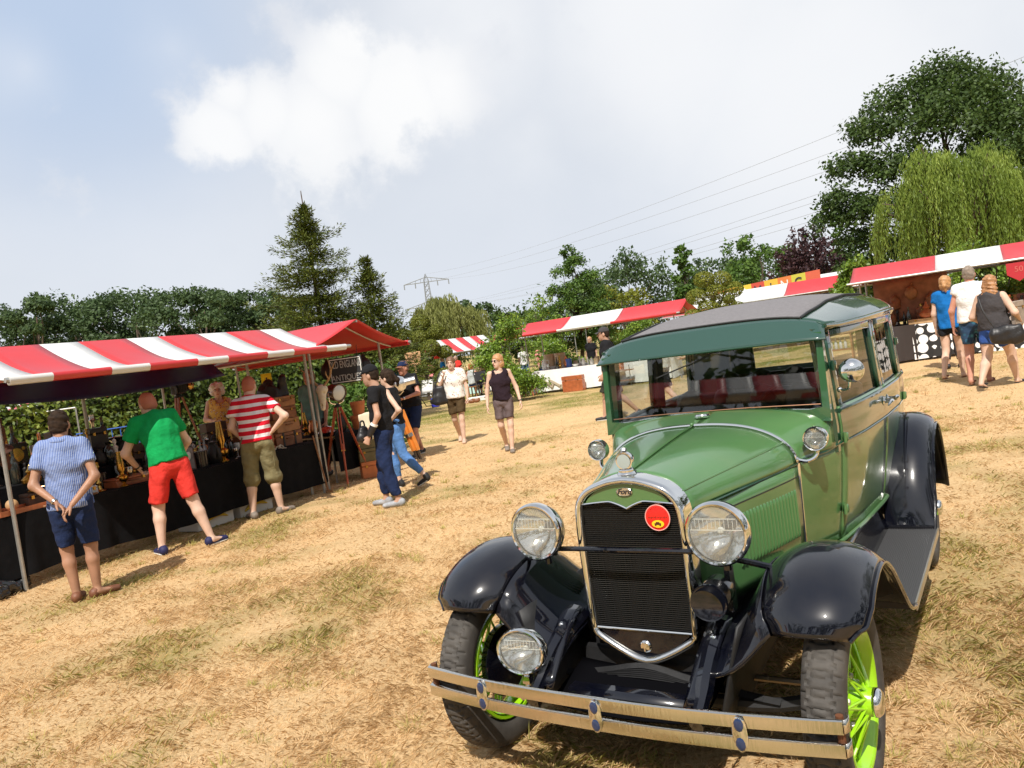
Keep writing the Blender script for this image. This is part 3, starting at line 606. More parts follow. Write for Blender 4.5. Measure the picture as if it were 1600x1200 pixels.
for sgn in (1, -1):
    fender('front_fender', FP, lambda u: interp(u, [0, .12, .35, .6, 1], [.545, .52, .50, .53, .60]), lambda u: interp(u, [0, .08, .2, 1], [.79, .835, .85, .845]),
           lambda u: interp(u, [0, .15, .5, 1], [.085, .07, .06, .0]), lambda u: interp(u, [0, .10, .35, .8, 1], [.06, .08, .085, .05, .008]), sgn, apron=(apr, .92))
    RP = [(2.02, .385), (2.055, .50), (2.12, .65), (2.25, .81), (2.43, .92), (2.62, .955), (2.82, .915), (2.98, .79), (3.09, .60), (3.14, .40)]
    fender('rear_fender', RP, lambda u: .585, lambda u: interp(u, [0, .1, .5, 1], [.835, .84, .845, .835]), lambda u: 0.0, lambda u: interp(u, [0, .2, .8, 1], [.01, .075, .075, .05]), sgn)
    # running board with edge trim, splash apron
    rb = B().box((sgn*.72, 1.45, .372), (.245, 1.17, .028)).obj('running_board', RUBMAT, CA, smooth=False)
    b = B()
    for k in range(27): b.box((sgn*(.606+.0086*k), 1.45, .3872), (.0042, 1.16, .0035))
    b.obj('rubber_ribs', RUBMAT, rb, smooth=False)
    B().box((sgn*.846, 1.45, .374), (.007, 1.172, .036)).obj('board_trim', mat('trim_alu', (.6, .57, .5), .35, .9), rb, smooth=False)
    b = B(); b.grid(lambda u, v: (sgn*(.60-.035*sin(v*pi/2)), .84+1.2*u, .388+.18*v), 12, 6, flip=(sgn < 0)); b.obj('splash_apron', BLACKP, CA, solid=.006)
    # frame horn in front, with bolts
    b = B(); pts = cat([(sgn*.30, .05, .56), (sgn*.305, -.10, .53), (sgn*.31, -.20, .49), (sgn*.315, -.29, .43), (sgn*.315, -.37, .385)], 12); b.tube(pts, [.05]*5+[.045]*4+[.035]*4, 8, flat=.7); b.obj('frame_horn', BLACKP, CA, angle=30)
    b = B(); b.grid(lambda u, v: (sgn*(.275+.07*v-.02*u), .02-.33*u, .60-.19*u**1.5+.01*sin(pi*v)), 8, 4, flip=(sgn > 0)); b.obj('horn_cover', BLACKP, CA, solid=.006)
    for (x, y, z) in ((.31, -.10, .575), (.315, -.30, .43)): B().lathe([(.011, 0), (.011, .006), (.005, .010), (.001, .011)], 6, (sgn*x, y, z), (0, -.7, .7)).obj('bolt', CHROME, CA)
    # leaf spring eye, dumb iron and bumper bracket
    B().tube(cat([(sgn*.315, -.33, .40), (sgn*.40, -.37, .42), (sgn*.49, -.405, .43)], 6), .013, 6).obj('bumper_bracket', BLACKP, CA)
# axle, spring, tie rod and underside
B().tube(cat([(-.66, 0, .36), (-.45, -.02, .31), (0, -.02, .30), (.45, -.02, .31), (.66, 0, .36)], 14), .026, 8).obj('front_axle', MATB, CA)
b = B()
for k in range(6): b.tube(cat([(-.5+.06*k, -.03, .33+.008*k), (0, -.03, .37+.008*k), (.5-.06*k, -.03, .33+.008*k)], 10), .011, 4, flat=2.2)
b.obj('leaf_spring', MATB, CA)
B().tube([(-.62, .16, .32), (.62, .16, .32)], .012, 6).obj('tie_rod', mat('greasy_steel', (.25, .2, .14), .4, .8), CA)
B().box((0, -.16, .34), (.56, .08, .06), bev=.02).obj('front_crossmember', BLACKP, CA)
B().grid(lambda u, v: (-.30+.60*v, .02-.30*u, .395-.05*u-.02*sin(pi*v)), 6, 8).obj('front_pan', mat('dead_black', (.004, .004, .005), 1., spec=0.), CA, solid=.006)
B().box((0, 1.65, .44), (.66, 3.0, .12)).box((0, .3, .55), (.38, .5, .3)).obj('chassis', MATB, CA, smooth=False)
B().tube([(-.66, 2.629, .355), (.66, 2.629, .355)], .04, 8).ball((0, 2.629, .355), .13).obj('rear_axle', MATB, CA)
B().tube([(-.25, 3.0, .30), (-.25, 3.3, .30)], .02, 8).obj('exhaust_pipe', MATB, CA)
# dark underside: engine sump, inner wheel wells, front valance
B().box((0, .50, .40), (.46, .80, .34), bev=.03).obj('engine_sump', MATB, CA)
B().box((0, .06, .36), (.62, .03, .16), bev=.01).obj('front_valance', MATB, CA)
for sgn in (1, -1): B().grid(lambda u, v: (sgn*(.43-.10*v), -.20+.85*u, .66-.40*v*(1-.3*abs(u-.4))), 8, 6, flip=(sgn < 0)).obj('inner_wheel_well', MATB, CA, solid=.01)
# bumper
def by_(x): return -.450+.066*(abs(x)/.776)**2.2
for zc, nm in ((.4575, 'bumper_bar'), (.3855, 'bumper_bar')):
    b = B(); pr = [(-.006, -.0225), (-.0105, -.0195), (-.0112, 0), (-.0105, .0195), (-.006, .0225), (.002, .0225), (.002, -.0225)]
    xs = np.linspace(-.776, .776, 41); b.rings([[(x, by_(x)+dy, zc+dz) for dy, dz in pr] for x in xs]); b.obj(nm, CHROME_W, CA, angle=35)
for sgn in (1, -1):
    b = B(); b.rings([[(sgn*(.776+.010*sin(t)+.004*0), by_(.776)+.03*(t/pi)*1.6+(.0), .4575+dz) for dz in (-.021, .021)] for t in np.linspace(0, pi, 6)], closed=False); b.rings([[(sgn*(.776+.010*sin(t)), by_(.776)+.048*(t/pi), .3855+dz) for dz in (-.021, .021)] for t in np.linspace(0, pi, 6)], closed=False); b.obj('bumper_end', CHROME_W, CA, solid=.004)
    B().tube([(sgn*.765, by_(.776)+.016, .362), (sgn*.765, by_(.776)+.016, .484)], .012, 8).obj('bumper_end_bolt', mat('rust', (.16, .06, .025), .7, .3), CA)
for x in (-.485, 0, .485):
    b = B(); b.rings([[(x+.024*s_*cos(q), by_(x)-.012-yy, .4215+.058*s_*sin(q)) for q in np.linspace(0, 2*pi, 24, endpoint=False)] for s_, yy in ((1, 0), (1, .006), (.8, .010))]); b.obj('bumper_clamp', CHROME, CA)
    for dz in (.030, -.030): B().ball((x, by_(x)-.0215, .4215+dz), (.016, .004, .022), 10).obj('clamp_reflection', mat('reflection_blue', (.012, .03, .09), .15, coat=1), CA)  # blue reflections in the chrome clamp, painted as dark blue ovals
# wheels
def tyre_mesh():
    nt_, ns = 400, 36; P = []
    for i in range(nt_):
        th = 2*pi*i/nt_
        for j in range(ns):
            a = 2*pi*j/ns; cx = .066*math.copysign(abs(sin(a))**.75, sin(a)); r = .300+.060*math.copysign(abs(cos(a))**.70, cos(a))
            if cos(a) > .35:
                q = (i % 10)/10; zig = abs(q-.5)*2; s_ = cx/.066
                g = 0
                for c0, amp in ((-.52, .11), (.52, -.11), (-.02, .16), (.02, -.16)):
                    if abs(s_-(c0+amp*(zig-.5)*2)) < .052: g = 1
                if abs(s_) > .66 and (i % 10) == 0: g = 1
                r -= .010*g
            P.append((cx, r*cos(th), r*sin(th)))
    F = [(i*ns+j, i*ns+(j+1) % ns, ((i+1) % nt_)*ns+(j+1) % ns, ((i+1) % nt_)*ns+j) for i in range(nt_) for j in range(ns)]
    return B().add(P, F)
tyre = tyre_mesh().mesh('tyre', RUB, angle=50)
rim = B().lathe([(.228, -.055), (.240, -.056), (.243, -.05), (.236, -.04), (.222, -.02), (.220, 0), (.222, .02), (.236, .04), (.243, .05), (.240, .056), (.228, .055), (.222, .045), (.208, .018), (.206, 0), (.208, -.018), (.222, -.045)], 48, (0, 0, 0), (1, 0, 0), cap=False).mesh('rim', LIME, angle=60)
hub = B().lathe([(.085, -.02), (.10, -.005), (.098, .008), (.072, .020), (.055, .05), (.048, .075), (.046, .088)], 32, (0, 0, 0), (1, 0, 0)).mesh('hub', LIME, angle=60)
capm = B().lathe([(.046, .085), (.048, .090), (.046, .104), (.036, .114), (.018, .118), (.001, .119)], 28, (0, 0, 0), (1, 0, 0)).mesh('hub_cap', CHROME)
nut = B().lathe([(.013, .0), (.013, .012), (.009, .018), (.001, .019)], 6, (.012, .080, 0), (1, 0, 0)).mesh('wheel_nut', mat('nut_metal', (.55, .5, .45), .35, .8))
drum = B().lathe([(.135, -.045), (.15, -.04), (.15, -.012), (.13, -.005), (.001, -.004)], 32, (0, 0, 0), (1, 0, 0)).mesh('brake_drum', BLACKP)
def spoke(x0, r0, a0, x1, r1, a1, r=.0052): return B().tube([(x0, r0*cos(a0), r0*sin(a0)), (x1, r1*cos(a1), r1*sin(a1))], r, 6).mesh('spoke', LIME)
spm = [spoke(.070, .046, 0, .012, .212, .42), spoke(.070, .046, 0, .012, .212, -.42), spoke(-.004, .095, 0, -.010, .212, .33), spoke(-.004, .095, 0, -.010, .212, -.33)]
for sx, y in ((1, 0), (-1, 0), (1, 2.629), (-1, 2.629)):
    wh = link('wheel', rim, CA, (sx*.71, y, .357), (0, 0, 0 if sx > 0 else pi))
    if y == 0: wh.rotation_euler.z += -.02
    link('tyre', tyre, wh); link('hub', hub, wh); link('hub_cap', capm, wh); link('brake_drum', drum, wh)
    for k in range(5): link('wheel_nut', nut, wh, (0, 0, 0), (2*pi*k/5+.3, 0, 0))
    for k in range(10):
        for q, off in ((0, 0), (1, .12), (2, .3), (3, .42)): link('spoke', spm[q], wh, (0, 0, 0), (2*pi*k/10+off, 0, 0))
# mirror, interior
mr = B(); mr.lathe([(.052, -.010), (.055, -.006), (.054, .0), (.045, .018), (.02, .03), (.001, .032)], 28, (.665, 1.10, 1.372), (.15, -1, .1)); mr.tube(cat([(.60, 1.14, 1.285), (.63, 1.12, 1.285), (.648, 1.10, 1.30), (.655, 1.095, 1.34)], 8), .006, 8).ball((.598, 1.14, 1.285), .013); mr.obj('mirror', CHROME, CA)
def bench(y, z0, zt, wd, d):
    b = B()
    for k in range(5): x = (-2+k)*wd/5*1.0; b.ball((x, y+.04, (z0+zt)/2), (wd/8.5, .09, (zt-z0)/1.75), 14)
    b.box((0, y+.06, (z0+zt)/2), (wd*.98, .10, zt-z0), bev=.03); b.box((0, y-d/2, z0), (wd*.98, d, .16), bev=.05); return b.obj('seat', LEATH, CA)
bench(2.0, .80, 1.24, 1.12, .48); bench(2.86, .82, 1.27, 1.14, .5)
st = B(); R_ = Matrix.Rotation(rad(58), 3, 'X'); c0 = V(.30, 1.42, 1.14)
st.tube([c0+np.array(R_ @ Vector((.20*cos(q), .20*sin(q), 0))) for q in np.linspace(0, 2*pi, 32, endpoint=False)], .012, 8, loop=True)
for q in (.5, 2.6, 4.7): st.tube([c0, c0+np.array(R_ @ Vector((.2*cos(q), .2*sin(q), 0)))], .008, 6)
st.tube([c0, c0+V(0, -.30, -.45)], .018, 8); st.obj('steering_wheel', MATB, CA)
B().box((0, 1.16, 1.12), (1.04, .05, .13), bev=.02).obj('dashboard', LEATH, CA)
B().box((0, 1.9, .545), (1.05, 2.2, .02)).obj('cabin_floor', MATB, CA)
b = B(); b.grid(lambda u, v: ((v*2-1)*(interp(1.2+1.9*u, RY, RW)-.03), 1.2+1.9*u, roofz((v*2-1)*(interp(1.2+1.9*u, RY, RW)-.03), 1.2+1.9*u)-.035), 12, 12); b.obj('headlining', mat('headlining', (.06, .06, .055), .9), CA)
# ================================================================== soft shapes from distance fields
def surface_nets(f, org, h):
    s = f < 0; nx, ny, nz = f.shape
    c = np.zeros((nx-1, ny-1, nz-1), np.int8)
    for a in (0, 1):
        for b in (0, 1):
            for d in (0, 1): c += s[a:nx-1+a, b:ny-1+b, d:nz-1+d]
    act = (c > 0) & (c < 8); I = np.argwhere(act); idx = -np.ones(act.shape, np.int64); idx[act] = np.arange(len(I))
    if len(I) == 0: return np.zeros((0, 3)), np.zeros((0, 4), int)
    acc = np.zeros((len(I), 3)); cnt = np.zeros(len(I)); E = []
    cor = np.array([(a, b, d) for a in (0, 1) for b in (0, 1) for d in (0, 1)])
    fv = np.stack([f[I[:, 0]+q[0], I[:, 1]+q[1], I[:, 2]+q[2]] for q in cor], 1)
    for i in range(8):
        for j in range(i+1, 8):
            if np.abs(cor[i]-cor[j]).sum() != 1: continue
            a, b = fv[:, i], fv[:, j]; m = (a < 0) != (b < 0); t = a[m]/(a[m]-b[m]); acc[m] += cor[i]+(cor[j]-cor[i])*t[:, None]; cnt[m] += 1
    v = (I+acc/cnt[:, None])*h+org; F = []
    for ax in range(3):
        sl0 = [slice(None)]*3; sl1 = [slice(None)]*3; sl0[ax] = slice(0, -1); sl1[ax] = slice(1, None)
        d = s[tuple(sl0)] != s[tuple(sl1)]; P = np.argwhere(d); inside = s[tuple(sl0)][d]
        o1, o2 = [k for k in range(3) if k != ax]; ok = (P[:, o1] > 0) & (P[:, o2] > 0) & (P[:, o1] < f.shape[o1]-1) & (P[:, o2] < f.shape[o2]-1)
        P = P[ok]; inside = inside[ok]; e1 = np.eye(3, dtype=int)[o1]; e2 = np.eye(3, dtype=int)[o2]
        g = lambda q: idx[q[:, 0], q[:, 1], q[:, 2]]
        q = np.stack([g(P-e1-e2), g(P-e2), g(P), g(P-e1)], 1)
        fl = inside if ax != 1 else ~inside
        q[~fl] = q[~fl][:, ::-1]; F.append(q)
    F = np.concatenate(F); F = F[(F >= 0).all(1)]
    return v, F
class SDF:
    def __init__(s, k=.03): s.p = []; s.k = k; s.cuts = []
    def cone(s, a, b, ra, rb, side=None, flat=False, k=None, sub=False):
        """tapered limb from a to b; ra / rb a radius or (across, front-back); flat cuts it square at b"""
        ra = ra if hasattr(ra, '__len__') else (ra, ra); rb = rb if hasattr(rb, '__len__') else (rb, rb)
        s.p.append((np.asarray(a, float), np.asarray(b, float), ra, rb, np.asarray(side if side is not None else (1, 0, 0), float), flat, k or s.k, sub)); return s
    def ell(s, c, r, k=None, sub=False, rot=None):
        s.p.append(('e', np.asarray(c, float), np.asarray(r, float), rot, k or s.k, sub)); return s
    def cut(s, n, c): s.cuts.append((np.asarray(n, float), c)); return s
    def mesh(s, h, noise=0., seed=0, ns=14.):
        lo = np.full(3, 1e9); hi = -lo
        for p in s.p:
            if isinstance(p[0], str): r = max(p[2]); q = [p[1]-r, p[1]+r]
            else: r = max(*p[2], *p[3]); q = [np.minimum(p[0], p[1])-r, np.maximum(p[0], p[1])+r]
            lo = np.minimum(lo, q[0]); hi = np.maximum(hi, q[1])
        lo = lo-3*h-.02; hi = hi+3*h+.02; n = np.ceil((hi-lo)/h).astype(int)+1; ax = [lo[i]+h*np.arange(n[i]) for i in range(3)]
        f = np.full(n, .25)
        for p in s.p:
            e = isinstance(p[0], str)
            if e: r = max(p[2]); q0, q1 = p[1]-r, p[1]+r; k = p[4]; sub = p[5]
            else: r = max(*p[2], *p[3]); q0, q1 = np.minimum(p[0], p[1])-r, np.maximum(p[0], p[1])+r; k = p[6]; sub = p[7]
            m = k+2*h; i0 = np.clip(np.floor((q0-m-lo)/h).astype(int), 0, n-1); i1 = np.clip(np.ceil((q1+m-lo)/h).astype(int)+1, 1, n)
            sl = tuple(slice(a, b) for a, b in zip(i0, i1)); X, Y, Z = np.meshgrid(*[ax[d][sl[d]] for d in range(3)], indexing='ij'); P = np.stack([X, Y, Z], -1)
            if e:
                d = P-p[1]
                if p[3] is not None: d = d @ np.asarray(p[3])
                g = (np.sqrt(((d/p[2])**2).sum(-1))-1)*min(p[2])
            else:
                a, b, ra, rb, sd, flat = p[:6]; L = np.linalg.norm(b-a)+1e-9; dv = (b-a)/L; sd = sd-dv*(sd@dv)
                if np.linalg.norm(sd) < 1e-6: sd = np.cross(dv, V(0, 1, 0))
                sd = sd/np.linalg.norm(sd); fr = np.cross(dv, sd); q = P-a; t = q@dv; tc = np.clip(t/L, 0, 1)
                rx = ra[0]+(rb[0]-ra[0])*tc; ry = ra[1]+(rb[1]-ra[1])*tc; al = t-tc*L
                g = (np.sqrt(((q@sd)/rx)**2+((q@fr)/ry)**2+(al/np.minimum(rx, ry))**2)-1)*np.minimum(rx, ry)
                if flat: g = np.maximum(g, t-L)
            c = f[sl]
            if sub: f[sl] = np.maximum(c, -g)
            else: hh = np.clip(.5+.5*(c-g)/k, 0, 1); f[sl] = c*(1-hh)+g*hh-k*hh*(1-hh)
        X, Y, Z = np.meshgrid(*ax, indexing='ij')
        for nn, c in s.cuts: f = np.maximum(f, X*nn[0]+Y*nn[1]+Z*nn[2]-c)
        if noise:
            r = np.random.default_rng(seed)
            for q in range(6):
                d = r.normal(size=3); d = d/np.linalg.norm(d)*ns*(1+.5*q); f = f+noise/(1+.4*q)*np.sin(X*d[0]+Y*d[1]+Z*d[2]+r.random()*6)
        return surface_nets(f, lo, h)
def sdf_obj(S, h, name, mats, parent=None, noise=0., seed=0, ns=14., **k):
    v, F = S.mesh(h, noise, seed, ns); return link(name, npmesh(name, v, F, mats, None, True), parent, **k)
# ------------------------------------------------------------------ hands and heads, made once and moved into place
HANDS = {}
def hand(kind, vox=.0055):
    """fingers point to -z, palm faces +y, thumb on +x"""
    if (kind, vox) in HANDS: return HANDS[(kind, vox)]
    S = SDF(.008); S.cone((0, 0, .01), (0, 0, -.085), (.024, .017), (.040, .014), (1, 0, 0))
    curl = {'relax': (.35, .5, .4), 'grip': (1.1, 1.3, .9), 'flat': (.1, .15, .1)}[kind]
    for i, (x, L) in enumerate(((.030, .072), (.010, .080), (-.010, .074), (-.029, .058))):
        p = V(x, 0, -.085); a = 0
        for j, l in enumerate((.45, .32, .26)):
            a += curl[j]*(1+.1*i); q = p+V(x*.06, sin(a)*L*l, -cos(a)*L*l); S.cone(p, q, .0095-.001*j, .0088-.001*j, k=.004); p = q
    p = V(.030, .006, -.025); q = V(.056, .018, -.055); S.cone(p, q, .013, .011, k=.010); r = q+V(.006, .016, -.032) if kind != 'grip' else q+V(-.018, .028, -.022); S.cone(q, r, .0105, .0085, k=.004)
    HANDS[(kind, vox)] = S.mesh(vox); return HANDS[(kind, vox)]
def head_mesh(h=.008):
    if ('head', h) in HANDS: return HANDS[('head', h)]
    S = SDF(.02)
    S.ell((0, -.012, .03), (.075, .095, .093)).ell((0, .030, -.045), (.056, .062, .070), k=.03).ell((0, .058, -.095), (.026, .022, .020), k=.025)
    S.cone((0, .088, .012), (0, .112, -.022), .009, .013, k=.012).ell((0, .088, -.060), (.024, .010, .009), k=.008)
    for x in (-1, 1):
        S.ell((x*.077, -.008, -.01), (.010, .020, .032), k=.008); S.ell((x*.031, .083, .012), (.016, .012, .009), k=.006, sub=True)
    S.ell((0, .082, .032), (.052, .014, .008), k=.012)
    S.cone((0, -.02, -.04), (0, -.035, -.20), .056, .060, k=.03)
    HANDS[('head', h)] = S.mesh(h); return HANDS[('head', h)]
SKIN = mat('skin_tan', (.45, .265, .185), .55, 0, .10, 9, spec=.3)
SKIN2 = mat('skin_fair', (.60, .40, .30), .55, 0, .08, 9, spec=.3)
SKIN3 = mat('skin_brown', (.35, .185, .115), .5, 0, .10, 9, spec=.35)
SKINR = mat('skin_sunburnt', (.51, .245, .17), .5, 0, .10, 9, spec=.35)
EYE = mat('eye_dark', (.03, .02, .015), .2); LIP = mat('lip', (.40, .13, .10), .5); BROW = mat('brow', (.10, .06, .035), .8); EYEW = mat('eye_white', (.7, .68, .64), .3)
def frame_from(d, side):
    z = -d/np.linalg.norm(d); x = side-z*(side@z); x = x/np.linalg.norm(x); return np.stack([x, np.cross(z, x), z], 1)
def cloth(name, c, var=.10, rough=.9, **k): return mat('cloth_'+name, c, rough, 0, var, k.pop('vscale', 11), bump=.75, bscale=13, bdist=.03, spec=.2, **k)
def banded(name, cols, widths, axis=2, scale=1., base=None, wob=.006):
    """printed or woven bands along an axis of the object, metres"""
    if name in MATS: return MATS[name]
    m = mat(name, cols[0], .9, bump=.75, bscale=13, bdist=.03, spec=.2); nt = m.node_tree; N = nt.nodes; L = nt.links; tc = N.new('ShaderNodeTexCoord'); sp = N.new('ShaderNodeSeparateXYZ'); L.new(tc.outputs['Object'], sp.inputs[0])
    n = N.new('ShaderNodeTexNoise'); n.inputs['Scale'].default_value = 4; L.new(tc.outputs['Object'], n.inputs[0])
    ma = N.new('ShaderNodeMath'); ma.operation = 'MULTIPLY_ADD'; ma.inputs[1].default_value = wob*4; L.new(n.outputs[0], ma.inputs[0]); L.new(sp.outputs[axis], ma.inputs[2])
    T = sum(widths); md = N.new('ShaderNodeMath'); md.operation = 'PINGPONG' if False else 'FLOORED_MODULO'; md.inputs[1].default_value = T; L.new(ma.outputs[0], md.inputs[0])
    dv = N.new('ShaderNodeMath'); dv.operation = 'DIVIDE'; dv.inputs[1].default_value = T; L.new(md.outputs[0], dv.inputs[0])
    r = N.new('ShaderNodeValToRGB'); r.color_ramp.interpolation = 'CONSTANT'; e = r.color_ramp.elements; p = 0
    while len(e) < len(cols): e.new(.5)
    for q, c, wd in zip(e, cols, widths): q.position = p/T; q.color = (*c, 1); p += wd
    L.new(dv.outputs[0], r.inputs[0]); L.new(r.outputs[0], N['Principled BSDF'].inputs['Base Color']); return m
def spotted(name, base, cols, scale=30, thr=.5):
    """small printed flowers"""
    if name in MATS: return MATS[name]
    m = mat(name, base, .85, bump=.3, bscale=45); nt = m.node_tree; N = nt.nodes; L = nt.links; tc = N.new('ShaderNodeTexCoord'); v = N.new('ShaderNodeTexVoronoi'); v.inputs['Scale'].default_value = scale; L.new(tc.outputs['Object'], v.inputs[0])
    r = N.new('ShaderNodeValToRGB'); e = r.color_ramp.elements; r.color_ramp.interpolation = 'CONSTANT'; e[0].position = 0; e[0].color = (*cols[0], 1); e[1].position = thr; e[1].color = (*base, 1)
    if len(cols) > 1: q = e.new(thr*.55); q.color = (*cols[1], 1)
    L.new(v.outputs['Distance'], r.inputs[0]); L.new(r.outputs[0], N['Principled BSDF'].inputs['Base Color']); return m
PEOPLE = []; HS = 1.03
def person(label, loc, rz, H=1.75, skin=SKIN, fat=1., lean=0., lean_side=0., bend=0., head=(0, 0, 0), J=None, top=None, bottom=None, shoes=None, hair=None, hat=None, h=.016, hands=('relax', 'relax'), neck=0., extra=None, group=None, seated=False, palm=(None, None)):
    """loc: ground point between the feet; faces +y before rz. J overrides joints in a 1.75 m body. top=(material, sleeve, hem, loose, neckline), bottom=(material, length, loose)"""
    s = H/1.75
    j = {'pelvis': V(0, 0, .94), 'waist': V(0, .0, 1.08), 'chest': V(0, .005, 1.26), 'neck': V(0, -.015, 1.455), 'head': V(0, .015, 1.625)}
    for n, x in (('l', -1), ('r', 1)):
        j['hip'+n] = V(x*.090, 0, .90); j['knee'+n] = V(x*.100, .02, .49); j['ank'+n] = V(x*.105, -.02, .085); j['toe'+n] = V(x*.125, .13, .03)
        j['sh'+n] = V(x*.166, -.012, 1.425); j['el'+n] = V(x*.222, -.03, 1.13); j['wr'+n] = V(x*.235, .05, .88)
    def rot_up(names, c, ang, ax='X'):
        M_ = rotm(ax, ang)
        for n in names: j[n] = c+M_ @ (j[n]-c)
    up = ['waist', 'chest', 'neck', 'head', 'shl', 'shr', 'ell', 'elr', 'wrl', 'wrr']
    if lean: rot_up(up, j['pelvis'], -lean)
    if lean_side: rot_up(up, j['pelvis'], lean_side, 'Y')
    if bend: rot_up(['neck', 'head', 'shl', 'shr', 'ell', 'elr', 'wrl', 'wrr'], j['chest'], -bend)
    if neck: rot_up(['head'], j['neck'], -neck)
    for k, v in (J or {}).items(): j[k] = V(*v)
    for n in 'lr':
        if J and 'ank'+n in J and 'toe'+n not in J: j['toe'+n] = j['ank'+n]+V(.02*(1 if n == 'r' else -1), .15, -.055)
    t = thing('person', label, 'person', loc, rz, group); t.scale = (s, s, s); PEOPLE.append(t)
    f = fat
    def torso(S, g, low=True):
        sd = j['shr']-j['shl']; hs_ = j['hipr']-j['hipl']
        if low: S.cone(j['pelvis']-V(0, 0, .03), j['waist'], (.150*f+g, .115*f+g), (.135*f+g, .098*f+g), hs_)
        S.cone(j['waist'], j['chest'], (.135*f+g, .098*f+g), (.148*f+g, .110*f+g), sd); S.cone(j['chest'], j['neck']-(j['neck']-j['chest'])*.25, (.148*f+g, .110*f+g), (.115+g, .080*f+g), sd)
        S.cone(j['shl'], j['shr'], .045+g*.8, .045+g*.8, (0, 0, 1))
    # body
    S = SDF(.03); torso(S, -.008)
    S.cone(j['neck']-V(0, 0, .02), j['head']-V(0, .02, .08), .058, .052)
    for n in 'lr':
        kb = j['knee'+n]; an = j['ank'+n]; S.cone(j['hip'+n], kb, (.086*f, .090*f), (.054*f, .056*f)); calf = kb+(an-kb)*.32+V(0, -.012, 0)
        S.cone(kb, calf, .052*f, .055*f).cone(calf, an, .054*f, .036, k=.02); to = j['toe'+n]; S.cone(an-V(0, .02, .03), to, (.036, .034), (.036, .020), k=.02)
        S.cone(j['sh'+n], j['el'+n], .048*f, .038*f); S.cone(j['el'+n], j['wr'+n], (.039*f, .039*f), (.026, .024))
    v, F = S.mesh(h*1.22); VS = [v]; FS = [F]; MI = [np.zeros(len(F), int)]; nv = len(v)
    for i, n in enumerate('lr'):
        hv, hf = hand(hands[i], .006 if h < .0155 else (.008 if h < .0185 else .012)); d = j['wr'+n]-j['el'+n]; sidev = palm[i] if palm[i] is not None else (V(0, 1, 0) if True else 0)
        Rm = frame_from(d, V(*sidev) if not isinstance(sidev, np.ndarray) else sidev); mir = V(1, 1 if n == 'r' else -1, 1)
        VS.append((hv*mir) @ Rm.T+j['wr'+n]+d/np.linalg.norm(d)*.005); FS.append((hf if n == 'r' else hf[:, ::-1])+nv); MI.append(np.zeros(len(hf), int)); nv += len(hv)
    hv, hf = head_mesh(.009 if h < .0185 else .015); h = h*1.22; Rh = rotm('Z', head[0]) @ rotm('X', -head[1]-lean*.35-bend*.5) @ rotm('Y', head[2]); Rr = Rh; Rh = Rh*HS; hv2 = hv @ Rh.T+j['head']; VS.append(hv2); FS.append(hf+nv); nv += len(hv)
    c = hv[hf].mean(1); mi = np.zeros(len(hf), int); mi[(np.hypot(c[:, 0]/.024, (c[:, 2]+.060)/.009) < 1) & (c[:, 1] > .07)] = 2
    MI.append(mi)
    eb = B()
    for x in (-1, 1): eb.ball((x*.031, .079, .011), (.013, .010, .008), 8, 3).ball((x*.031, .087, .011), (.006, .005, .006), 8, 1).ball((x*.032, .092, .029), (.019, .006, .004), 8, 4)
    ev = np.concatenate(eb.v) @ Rh.T+j['head']; ef = np.array([q for q in eb.f]); VS.append(ev); FS.append(ef+nv); MI.append(np.array(eb.m))
    me = npmesh('body', np.concatenate(VS), np.concatenate(FS), [skin, EYE, LIP, EYEW, BROW], None, True); me.polygons.foreach_set('material_index', np.concatenate(MI).astype(np.int32)); me.update()
    body = link('body', me, t)
    def dirn(a, b): d = b-a; return d/np.linalg.norm(d)
    if bottom:
        m, ln, lo = bottom[:3]; S = SDF(.02); g = .014
        S.cone(j['pelvis']-V(0, 0, .03), j['pelvis']+(j['waist']-j['pelvis'])*.55, (.152*f+g, .118*f+g), (.142*f+g, .106*f+g), j['hipr']-j['hipl'], True)
        for n in 'lr':
            hp, kn, an = j['hip'+n], j['knee'+n], j['ank'+n]
            if ln <= 1.: S.cone(hp, hp+(kn-hp)*ln, (.084*f+g, .095*f+g), (.050*f+g+lo*.55, .064*f+g+lo), flat=True, k=.008)
            else:
                S.cone(hp, kn, (.084*f+g, .095*f+g), (.050*f+g+lo*.7, .060*f+g+lo), k=.008); e = kn+(an-kn)*(ln-1); S.cone(kn, kn+(e-kn)*.45, .052*f+g+lo*.8, .055*f+g+lo*.8).cone(kn+(e-kn)*.45, e, .058*f+g+lo*.9, .040+g*.8+lo*.55, flat=True)
        sdf_obj(S, h, 'trousers' if ln > 1.3 else 'shorts', m, t, .0045, len(PEOPLE), 21)
    if top:
        m, sl, hem, lo = top[:4]; S = SDF(.03); g = .016+lo; pe = j['pelvis']
        wd = dirn(j['waist'], pe); S.cone(j['waist'], pe+wd*(hem-.03), (.137*f+g, .103*f+g), (.155*f+g, .120*f+g), j['hipr']-j['hipl'], True)
        torso(S, g, False)
        for n in 'lr':
            a, b_ = j['sh'+n], j['el'+n]
            if sl > 0: S.cone(a, a+(b_-a)*sl, .047*f+g*.7, .046*f+g*.85, flat=True, k=.02)
        if sl == 0:
            for n in 'lr': S.cone(j['sh'+n]+(j['sh'+n]-j['sh'+('r' if n == 'l' else 'l')])*.16, j['sh'+n]+(j['sh'+n]-j['sh'+('r' if n == 'l' else 'l')])*.5+V(0, 0, -.02), .09, .10, sub=True)
        nl = top[4] if len(top) > 4 else 0.
        if nl: 
            q = j['neck']+Rh @ V(0, .03, .03) if False else j['neck']+V(0, .05, .02); S.ell(q, (.075+nl*.3, .085, .05+nl), sub=True)
        sdf_obj(S, h, 'shirt', m, t, .0055, len(PEOPLE)+50, 19)
